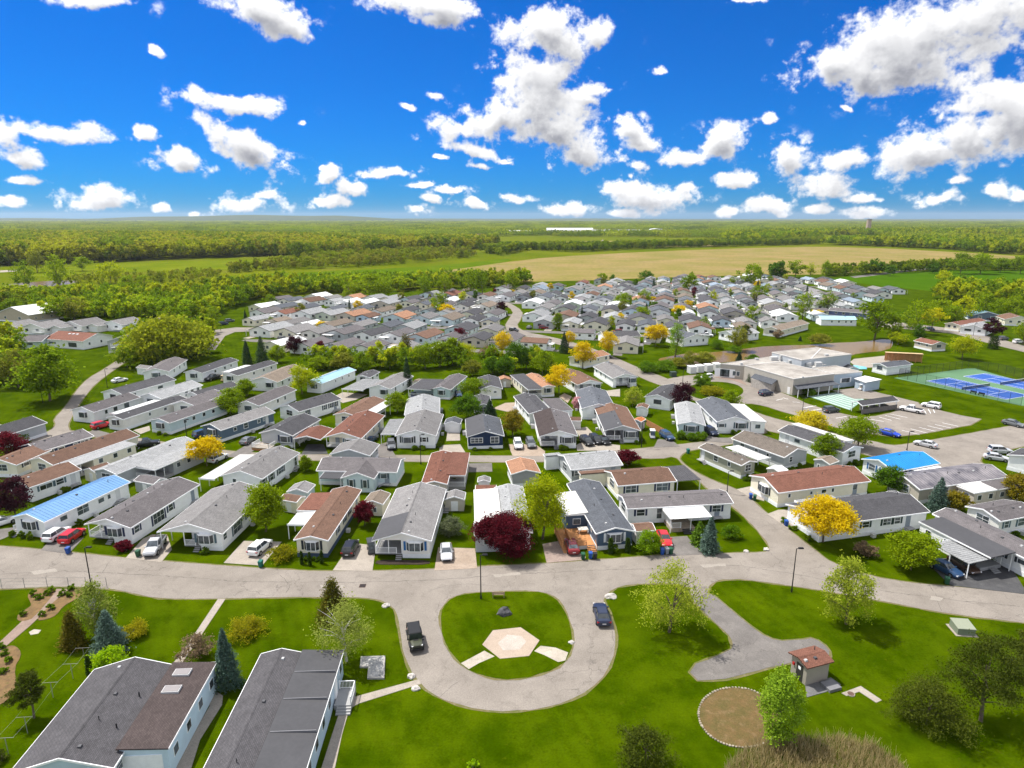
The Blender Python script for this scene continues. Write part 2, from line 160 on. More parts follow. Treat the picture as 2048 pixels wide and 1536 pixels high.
{'n': 'mobile_home','x': -108.07,'y': 157.77,'r': -0.2768,'w': 7.5,'l': 14.71,'z': 3.0,'roof': 'mgray','wall': 'white','lab': 'white mobile home with bay window at the bend of the west road','bay': 1,'rw': [(0.25,0.8,1.0,1),(0.45,1.2,1.1,1),(0.7,1.6,1.4,1)]},
{'n': 'mobile_home','x': -96.22,'y': 151.54,'r': -0.3201,'w': 5.2,'l': 20.11,'z': 3.0,'roof': 'dgray','wall': 'offwhite','lab': 'narrow pale mobile home with white patio roof beside the red car','adds': [('awning',-5.55,-0.5,3.51,16.91,2.9,'white','white')],'bay': 1,'rw': [(0.4,0.6,0.8,0),(0.65,0.9,0.7,0),(0.85,0.6,0.8,0)]},
{'n': 'mobile_home','x': -84.09,'y': 149.0,'r': -0.3481,'w': 6.4,'l': 18.8,'z': 3.0,'roof': 'mgray','wall': 'paleblue','lab': 'pale blue mobile home with white slanted window awnings','bay': 1,'rw': [(0.25,0.9,0.9,0),(0.4,0.9,0.9,0),(0.58,0.9,0.9,0),(0.75,0.9,0.9,0)]},
{'n': 'mobile_home','x': -110.76,'y': 175.02,'r': -0.3425,'w': 8,'l': 18.35,'z': 3.0,'roof': 'dgray','wall': 'white','lab': 'dark roofed home below the white car on the grass','rw': [(0.2,1.2,0.8,1),(0.7,1.8,0.8,1)]},
{'n': 'mobile_home','x': -97.93,'y': 170.36,'r': -0.2763,'w': 8.0,'l': 15.76,'z': 3.0,'roof': 'lgray','wall': 'white','lab': 'mobile home with pale lean-to roofs and sunroom windows','rw': [(0.6,1.0,1.6,0),(0.75,1.0,1.6,0),(0.9,1.0,1.6,0)]},
{'n': 'mobile_home','x': -112.43,'y': 201.04,'r': 0.1458,'w': 7.94,'l': 18.01,'z': 3.0,'roof': 'mgray','wall': 'white','lab': 'white gabled home by the hedge at the west lane','bay': 1,'rw': [(0.3,0.7,1.0,1),(0.6,0.7,1.0,1),(0.85,0.7,1.0,1)]},
{'n': 'mobile_home','x': -100.15,'y': 200.02,'r': -0.1924,'w': 6.5,'l': 19.52,'z': 3.0,'roof': 'dgray','wall': 'white','lab': 'white mobile home with dark roof beside the black pickup','bay': 1,'rw': [(0.35,0.9,0.8,1),(0.62,0.9,0.8,1),(0.8,0.7,0.8,1)]},
{'n': 'mobile_home','x': -87.36,'y': 196.74,'r': -0.3208,'w': 6.0,'l': 19.48,'z': 3.0,'roof': 'dgray','wall': 'offwhite','lab': 'grey mobile home with white patio roof facing the tan golf cart','adds': [('awning',-6.01,-1.47,3.53,14.34,2.9,'white','white')],'bay': 1,'rw': [(0.4,0.8,0.8,1),(0.65,0.8,0.8,1),(0.85,0.7,0.8,1)]},
{'n': 'mobile_home','x': -73.86,'y': 188.54,'r': -0.1945,'w': 9.3,'l': 18.12,'z': 3.0,'roof': 'tan','wall': 'white','lab': 'white mobile home with tan lined roof behind the tall locust tree','bay': 1,'bayx': 0.7},
{'n': 'mobile_home','x': -58.4,'y': 186.58,'r': -0.3199,'w': 5.6,'l': 19.15,'z': 3.0,'roof': 'icyblue','wall': 'white','lab': 'white mobile home under an icy blue metal roof','adds': [('awning',-3.68,-0.85,2.34,17.37,3.0,'whitemem','white')],'bay': 1,'ribs': 1,'rw': [(0.4,0.5,0.7,0),(0.6,0.5,0.7,0),(0.8,0.5,0.7,0)]},
{'n': 'mobile_home','x': -37.91,'y': 180.41,'r': -0.2622,'w': 7.02,'l': 16.62,'z': 3.0,'roof': 'gray','wall': 'white','lab': 'white mobile home with grey curved roof and posted carport','adds': [('carport',-10.96,-4.12,-1.5,11.38,2.6,'lgray','white')],'bay': 1,'bayx': 0.7},
{'n': 'mobile_home','x': -45.92,'y': 195.14,'r': -0.2,'w': 4.93,'l': 8,'z': 2.7,'roof': 'dgray','wall': 'white','lab': 'small grey roofed cottage beside the icy blue roof'},
{'n': 'mobile_home','x': -68.8,'y': 163.48,'r': -0.2755,'w': 7,'l': 17.01,'z': 3.0,'roof': 'mgray','wall': 'offwhite','lab': 'beige mobile home with brown grey roof and corner porch','rw': [(0.5,0.7,1.0,0),(0.7,0.7,1.0,0)]},
{'n': 'mobile_home','x': -56.72,'y': 159.37,'r': -0.5694,'w': 8,'l': 14.31,'z': 3.0,'roof': 'dgray','wall': 'white','lab': 'white mobile home with dark low roof and row of windows','rw': [(0.2,0.6,1.4,1),(0.6,0.7,1.2,1),(0.75,0.7,1.2,1),(0.88,0.7,1.2,1)]},
{'n': 'mobile_home','x': -41.02,'y': 153.98,'r': -0.2751,'w': 6.5,'l': 15.69,'z': 3.0,'roof': 'brown','wall': 'cream','lab': 'brown roofed home with white lean-to behind the rust carport','adds': [('awning',2.26,5.9,4.4,15.78,2.9,'white','white')]},
{'n': 'mobile_home','x': -85.34,'y': 163.32,'r': -0.2272,'w': 7,'l': 12.61,'z': 3.0,'roof': 'mgray','wall': 'offwhite','lab': 'grey home half hidden behind two round maples'},
{'n': 'mobile_home','x': -87.64,'y': 173.27,'r': -0.4371,'w': 6,'l': 13.72,'z': 3.0,'roof': 'dgray','wall': 'white','lab': 'long dark roofed home running behind the round maples'},
{'n': 'mobile_home','x': -20.1,'y': 179.5,'r': -0.2169,'w': 5.58,'l': 16.92,'z': 3.0,'roof': 'mgray','wall': 'teal','lab': 'pale teal mobile home with bay window at the lawn edge','adds': [('flatopen',-9.52,-2.72,-0.97,10.85,2.9,'dgray','teal')],'bay': 1,'rounds': 4},
{'n': 'mobile_home','x': -5.94,'y': 179.8,'r': 0.092,'w': 6.56,'l': 13.75,'z': 3.0,'roof': 'dgray','wall': 'offwhite','lab': 'steep grey roofed cottage behind the bright green tree','fw': [(0.7,0.8,0.6,0)]},
{'n': 'mobile_home','x': 10.4,'y': 181.94,'r': 0.2742,'w': 4.55,'l': 16,'z': 3.0,'roof': 'peach','wall': 'cream','lab': 'peach roofed mobile home with dark lean-to roof','adds': [('flatopen',-6.24,-2.11,-0.79,17.66,2.9,'dgray','cream')],'bay': 1},
{'n': 'mobile_home','x': 22.88,'y': 185.71,'r': 0.3281,'w': 7.95,'l': 16,'z': 3.0,'roof': 'brown','wall': 'white','lab': 'white mobile home with brown roof and front patio cover','bay': 1,'bayx': 0.8,'porch': (-0.5,0.1,3.0)},
{'n': 'mobile_home','x': 34.47,'y': 193.43,'r': 0.2332,'w': 8.3,'l': 17,'z': 3.0,'roof': 'gray','wall': 'white','lab': 'white mobile home with grey roof at the bend of the main drive','bay': 1,'bayx': 0.8,'porch': (-0.35,0.2,2.0)},
{'n': 'mobile_home','x': -22.2,'y': 154.9,'r': 0.1053,'w': 8.68,'l': 15,'z': 3.0,'roof': 'lgray','wall': 'white','lab': 'pale silver roofed home with twin slopes in the centre block'},
{'n': 'mobile_home','x': -7.41,'y': 162.28,'r': 0.1057,'w': 4.71,'l': 10,'z': 3.0,'roof': 'dgray','wall': 'white','lab': 'small slate roofed home between the round tree and dark spruce'},
{'n': 'mobile_home','x': 7.22,'y': 156.05,'r': 0.2248,'w': 6.22,'l': 17,'z': 3.0,'roof': 'dgray','wall': 'white','lab': 'dark grey roofed home with wide flat side wing','adds': [('flat',3.88,8.58,1.32,12.74,2.9,'mgray','white')]},
{'n': 'mobile_home','x': 22.08,'y': 160.07,'r': 0.0,'w': 8.75,'l': 18,'z': 3.0,'roof': 'slate','wall': 'white','lab': 'white mobile home with slate roof near the pink flowering shrub','lw': [(0.2,0.8,0.8,0),(0.4,0.8,0.8,0)]},
{'n': 'mobile_home','x': 39.03,'y': 169.56,'r': -0.5334,'w': 7.43,'l': 14,'z': 3.0,'roof': 'dgray','wall': 'white','lab': 'dark grey roofed home beside the plum tree at the roundabout'},
{'n': 'mobile_home','x': 22.24,'y': 221.28,'r': -0.8141,'w': 7.5,'l': 14,'z': 3.0,'roof': 'peach','wall': 'cream','lab': 'cream home with orange roof behind the yellow trees','lw': [(0.3,0.7,0.7,0),(0.7,0.7,0.7,0)]},
{'n': 'house','x': -211.88,'y': 286.13,'r': -0.2209,'w': 13.29,'l': 13,'z': 3.0,'roof': 'gray','wall': 'offwhite','lab': 'first grey roofed bungalow of the upper left terrace','garage': 1,'fw': [(0.25,1.6,1.2,0),(0.7,1.6,1.0,0)]},
{'n': 'house','x': -199.1,'y': 292.84,'r': -0.3399,'w': 13.7,'l': 13,'z': 3.0,'roof': 'gray','wall': 'offwhite','lab': 'second grey roofed bungalow of the upper left terrace','garage': 1,'fw': [(0.25,1.6,1.2,0),(0.7,1.6,1.0,0)]},
{'n': 'house','x': -182.16,'y': 295.13,'r': -0.2504,'w': 12.47,'l': 13,'z': 3.0,'roof': 'gray','wall': 'white','lab': 'third grey roofed bungalow of the upper left terrace','garage': 1,'fw': [(0.25,1.6,1.2,0),(0.7,1.6,1.0,0)]},
{'n': 'house','x': -225.12,'y': 288.32,'r': -0.1266,'w': 11.7,'l': 13,'z': 3.0,'roof': 'gray','wall': 'beige','lab': 'grey roofed bungalow at the far left end of the upper terrace','fw': [(0.25,1.6,1.2,0)]},
{'n': 'house','x': -169.38,'y': 299.03,'r': -0.1788,'w': 8.91,'l': 12,'z': 3.0,'roof': 'tan','wall': 'white','lab': 'bungalow half hidden behind the huge willow'},
{'n': 'house','x': -177.07,'y': 254.45,'r': -0.2911,'w': 20.42,'l': 14,'z': 3.4,'roof': 'rbrown','wall': 'white','lab': 'white house with brown roof,three skylights and glazed sunroom','fw': [(0.2,3.6,0.8,0),(0.72,4.2,1.8,0)],'rw': [(0.2,0.8,1.0,0),(0.6,0.8,1.0,0)],'skyl': 3},
{'n': 'house','x': -196.33,'y': 252.53,'r': 0.0989,'w': 23.21,'l': 11,'z': 3.0,'roof': 'mgray','wall': 'teal','lab': 'teal bungalow with long grey roof on the left bank','fw': [(0.3,1.4,1.0,0),(0.55,1.4,1.0,0),(0.8,2.4,0.9,0)]},
{'n': 'house','x': -149.13,'y': 245.6,'r': 0.1098,'w': 10.24,'l': 14,'z': 4.6,'roof': 'dgray','wall': 'gray','lab': 'grey two level home with white balcony above a garage door','fw': [(0.4,1.6,1.2,0)],'balc': 1},
{'n': 'barn','x': -247.33,'y': 322.52,'r': -0.3315,'w': 22.99,'l': 18,'z': 4,'roof': 'white','wall': 'tan','lab': 'large barn with white metal roof at the left edge'},
{'n': 'mobile_home','x': 200.67,'y': 296.31,'r': -0.9962,'w': 6.5,'l': 26.53,'z': 3.0,'roof': 'rbrown','wall': 'cream','lab': 'cream home with rust roof and wooden porch by the right road','fw': [(0.3,1.2,1.0,0),(0.7,1.2,1.0,0)]},
{'n': 'mobile_home','x': 202.88,'y': 285.44,'r': -0.8119,'w': 9.99,'l': 14,'z': 3.0,'roof': 'lgray','wall': 'white','lab': 'white home with row of dark windows behind the plum tree at right','fw': [(0.3,2.6,1.0,0),(0.75,1.2,0.9,0)]},
{'n': 'mobile_home','x': 236.34,'y': 323.86,'r': -0.291,'w': 12.89,'l': 13,'z': 3.0,'roof': 'icyblue','wall': 'steel','lab': 'icy blue roofed home at the upper right','ribs': 1},
{'n': 'mobile_home','x': 241.71,'y': 309.7,'r': -0.2806,'w': 12.25,'l': 12,'z': 3.0,'roof': 'brown','wall': 'cream','lab': 'brown roofed cream home at the right edge','fw': [(0.2,1.2,1.0,0),(0.5,1.2,1.0,0)]},
{'n': 'mobile_home','x': 156.24,'y': 310.54,'r': -0.1023,'w': 16.69,'l': 8,'z': 3.0,'roof': 'icyblue','wall': 'white','lab': 'white home with ice blue roof and long deck beside the pond trees','rw': [],'fw': [(0.3,0.8,0.9,0),(0.5,0.8,0.9,0),(0.7,0.8,0.9,0),(0.85,0.8,0.9,0)]},
{'n': 'mobile_home','x': 173.41,'y': 337.41,'r': -0.6979,'w': 18.67,'l': 8,'z': 3.0,'roof': 'mgray','wall': 'indigo','lab': 'indigo blue mobile home with white framed windows','fw': [(0.2,0.9,0.9,0),(0.4,1.2,1.0,0),(0.6,0.9,0.9,0),(0.8,0.9,0.9,0)]},
{'n': 'garden_building','x': 165.1,'y': 248.74,'r': 0.225,'w': 6.96,'l': 9,'z': 2.8,'roof': 'rbrown','wall': 'beige','lab': 'small beige pump building with brown roof on the right lawn','flat': 0,'gableL': 1},
{'n': 'pool_house','x': 121.39,'y': 211.32,'r': -1.1714,'w': 5.9,'l': 12,'z': 2.8,'roof': 'slate','wall': 'white','lab': 'white pool house with slate roof beside the court fence','lw': [],'rw': []},
{'n': 'mobile_home','x': 74.2,'y': 260.16,'r': 0.3798,'w': 13.07,'l': 12,'z': 2.9,'roof': 'slate','wall': 'white','lab': 'white home with slate roof above the pond bank','fw': [(0.3,0.8,1.1,0),(0.55,0.8,1.1,0),(0.8,0.8,1.1,0)]},
{'n': 'mobile_home','x': 89.62,'y': 271.0,'r': -1.0756,'w': 9,'l': 15,'z': 3.0,'roof': 'lgray','wall': 'white','lab': 'white home with pale silver roof and small dormer near the pond'},
{'n': 'mobile_home','x': 112.82,'y': 281.89,'r': -0.8051,'w': 8,'l': 30.03,'z': 3.0,'roof': 'tan','wall': 'cream','lab': 'cream home with tan roof beside the pond lawn','rw': [(0.3,0.7,0.7,0),(0.5,0.7,0.7,0),(0.7,0.7,0.7,0)]},
{'n': 'mobile_home','x': 45.37,'y': 264.51,'r': 0.1595,'w': 15.77,'l': 10,'z': 3.0,'roof': 'dgray','wall': 'white','lab': 'white home with long dark sunroom windows near the yellow locusts','fw': [(0.25,0.9,1.0,0),(0.68,4.4,1.4,0)]},
{'n': 'house','x': -40.48,'y': 60.99,'r': -3.0734,'w': 8.8,'l': 13.67,'z': 3.0,'roof': 'charcoal','wall': 'lblue','lab': 'large light blue home with charcoal shingle roof and two skylights','adds': [('flat',-8.3,-1.76,0.17,11.87,3.25,'mbrown','lblue')],'fore': 1,'rounds': 4},
{'n': 'house','x': -25.62,'y': 63.43,'r': -3.0947,'w': 4.6,'l': 18.96,'z': 3.0,'roof': 'charcoal','wall': 'lblue','lab': 'pale blue home with shingle roof and black flat side roof in the foreground','adds': [('flat',-6.63,-2.34,-0.01,16.16,3.0,'black','lblue')],'fore': 2},
{'n': 'utility_shed','x': 31.66,'y': 62.86,'r': -1.2461,'w': 2.96,'l': 3.69,'z': 2.5,'roof': 'rbrown','wall': 'taupe','lab': 'beige utility shed with brown roof and dark door on the lawn','fw': [],'rw': [],'fore': 3,'skirt': 0},
{'n': 'garden_shed','x': -38.61,'y': 109.23,'r': -0.0977,'w': 3.9,'l': 3.68,'z': 2.3,'roof': 'gray','wall': 'paleblue','lab': 'pale blue garden shed with grey roof behind the broad white home','shed': 1,'fw': [(0.5,0.9,0.6,0)],'rw': [],'lw': []},
{'n': 'garden_shed','x': -39.04,'y': 105.55,'r': -0.3434,'w': 3.72,'l': 2.64,'z': 2.3,'roof': 'brown','wall': 'cream','lab': 'cream garden shed with brown roof beside the green maple','shed': 1,'fw': [],'rw': [],'lw': []},
{'n': 'garden_shed','x': -24.04,'y': 104.26,'r': -0.1207,'w': 3.63,'l': 4.64,'z': 2.3,'roof': 'tan','wall': 'cream','lab': 'cream garden shed with tan roof above the small crimson tree','shed': 1,'fw': [(0.6,0.6,0.9,0)],'rw': [],'lw': []},
{'n': 'garden_shed','x': -10.1,'y': 106.08,'r': 0.0,'w': 3.57,'l': 3.1,'z': 2.3,'roof': 'gray','wall': 'beige','lab': 'beige garden shed with grey roof behind the rhododendron','shed': 1,'fw': [(0.5,1.2,1.7,0)],'rw': [],'lw': []},
{'n': 'garden_shed','x': -4.76,'y': 110.0,'r': 0.0,'w': 3.78,'l': 2.5,'z': 2.3,'roof': 'rbrown','wall': 'brown2','lab': 'brown roofed garden shed above the white flat roof','shed': 1,'fw': [],'rw': [],'lw': []},
{'n': 'garden_shed','x': -5.26,'y': 113.97,'r': 0.0,'w': 2.32,'l': 2.2,'z': 2.3,'roof': 'gray','wall': 'white','lab': 'tiny white garden shed with pointed grey roof on the rear lawn','shed': 1,'fw': [],'rw': [],'lw': []},
{'n': 'garden_shed','x': -14.32,'y': 149.43,'r': -0.0436,'w': 3.87,'l': 4,'z': 2.3,'roof': 'slate','wall': 'white','lab': 'white garden shed with navy doors beside the navy home','shed': 1,'fw': [(0.5,1.3,1.7,1)],'rw': [],'lw': []},
{'n': 'garden_shed','x': 14.6,'y': 152.0,'r': -0.0382,'w': 4.55,'l': 3,'z': 2.3,'roof': 'brown','wall': 'offwhite','lab': 'off white garden shed with brown hipped roof near the concrete path','shed': 1,'fw': [(0.45,0.9,1.6,0)],'rw': [],'lw': []},
{'n': 'garden_shed','x': -68.66,'y': 113.75,'r': -0.3586,'w': 5.1,'l': 2.96,'z': 2.3,'roof': 'mgray','wall': 'gray','lab': 'grey garden shed behind the mauve roofed home','shed': 1,'fw': [],'rw': [],'lw': []},
{'n': 'garden_shed','x': -81.96,'y': 119.03,'r': -0.4752,'w': 4.49,'l': 3.53,'z': 2.3,'roof': 'brown','wall': 'cream','lab': 'cream garden shed with brown roof at the left block','shed': 1,'fw': [],'rw': [],'lw': []},
{'n': 'garden_shed','x': 62.52,'y': 124.35,'r': -0.9649,'w': 3.44,'l': 3.48,'z': 2.3,'roof': 'tan','wall': 'gray','lab': 'grey garden shed with tan roof near the azure roof','shed': 1,'fw': [(0.3,0.4,0.7,0)],'rw': [],'lw': []},
{'n': 'garden_shed','x': 66.19,'y': 106.7,'r': -0.8907,'w': 2.76,'l': 3.21,'z': 2.3,'roof': 'dgray','wall': 'white','lab': 'white garden shed with satellite dish behind the dark roofed home','shed': 1,'fw': [],'rw': [],'lw': []},
{'n': 'garden_shed','x': 50.94,'y': 119.59,'r': -0.9319,'w': 3.0,'l': 2.68,'z': 2.3,'roof': 'white','wall': 'beige','lab': 'beige garden shed with white metal roof behind the rust roof','shed': 1,'fw': [],'rw': [],'lw': []},
{'n': 'garden_shed','x': 19.23,'y': 95.41,'r': -1.4034,'w': 2.84,'l': 3.27,'z': 2.3,'roof': 'brown','wall': 'offwhite','lab': 'brown roofed garden shed between the blue home and the green bush','shed': 1,'fw': [],'rw': [],'lw': []},
{'n': 'garden_shed','x': 33.58,'y': 162.95,'r': -0.3476,'w': 2.91,'l': 3.5,'z': 2.3,'roof': 'brown','wall': 'white','lab': 'small white garden shed with brown roof in the centre right block','shed': 1,'fw': [],'rw': [],'lw': []},
{'n': 'garden_shed','x': 30.18,'y': 151.7,'r': -0.6142,'w': 2.26,'l': 3,'z': 2.3,'roof': 'orange','wall': 'gray','lab': 'little garden shed with an orange roof','shed': 1,'fw': [],'rw': [],'lw': []},
{'n': 'garden_shed','x': -28.55,'y': 190.24,'r': -0.1337,'w': 2.98,'l': 3,'z': 2.3,'roof': 'tan','wall': 'cream','lab': 'cream garden shed with arched roof by the dark spruce','shed': 1,'fw': [],'rw': [],'lw': []},
{'n': 'garden_shed','x': -2.2,'y': 192.92,'r': 0.1039,'w': 3.93,'l': 4,'z': 2.3,'roof': 'peach','wall': 'beige','lab': 'beige garden shed with peach roof at the edge of the trees','shed': 1,'fw': [(0.5,0.8,1.6,0)],'rw': [],'lw': []},
{'n': 'garden_shed','x': -121.46,'y': 209.43,'r': -0.3816,'w': 5.11,'l': 3.5,'z': 2.3,'roof': 'gray','wall': 'white','lab': 'white garden shed with dark door by the west lane','shed': 1,'fw': [(0.5,0.8,1.8,0)],'rw': [],'lw': []},
{'n': 'garden_shed','x': 109.54,'y': 212.55,'r': -1.6203,'w': 8.16,'l': 4,'z': 2.3,'roof': 'black','wall': 'lblue','lab': 'small light blue pool pump shed with black roof','shed': 1,'fw': [],'rw': [],'lw': []},
]
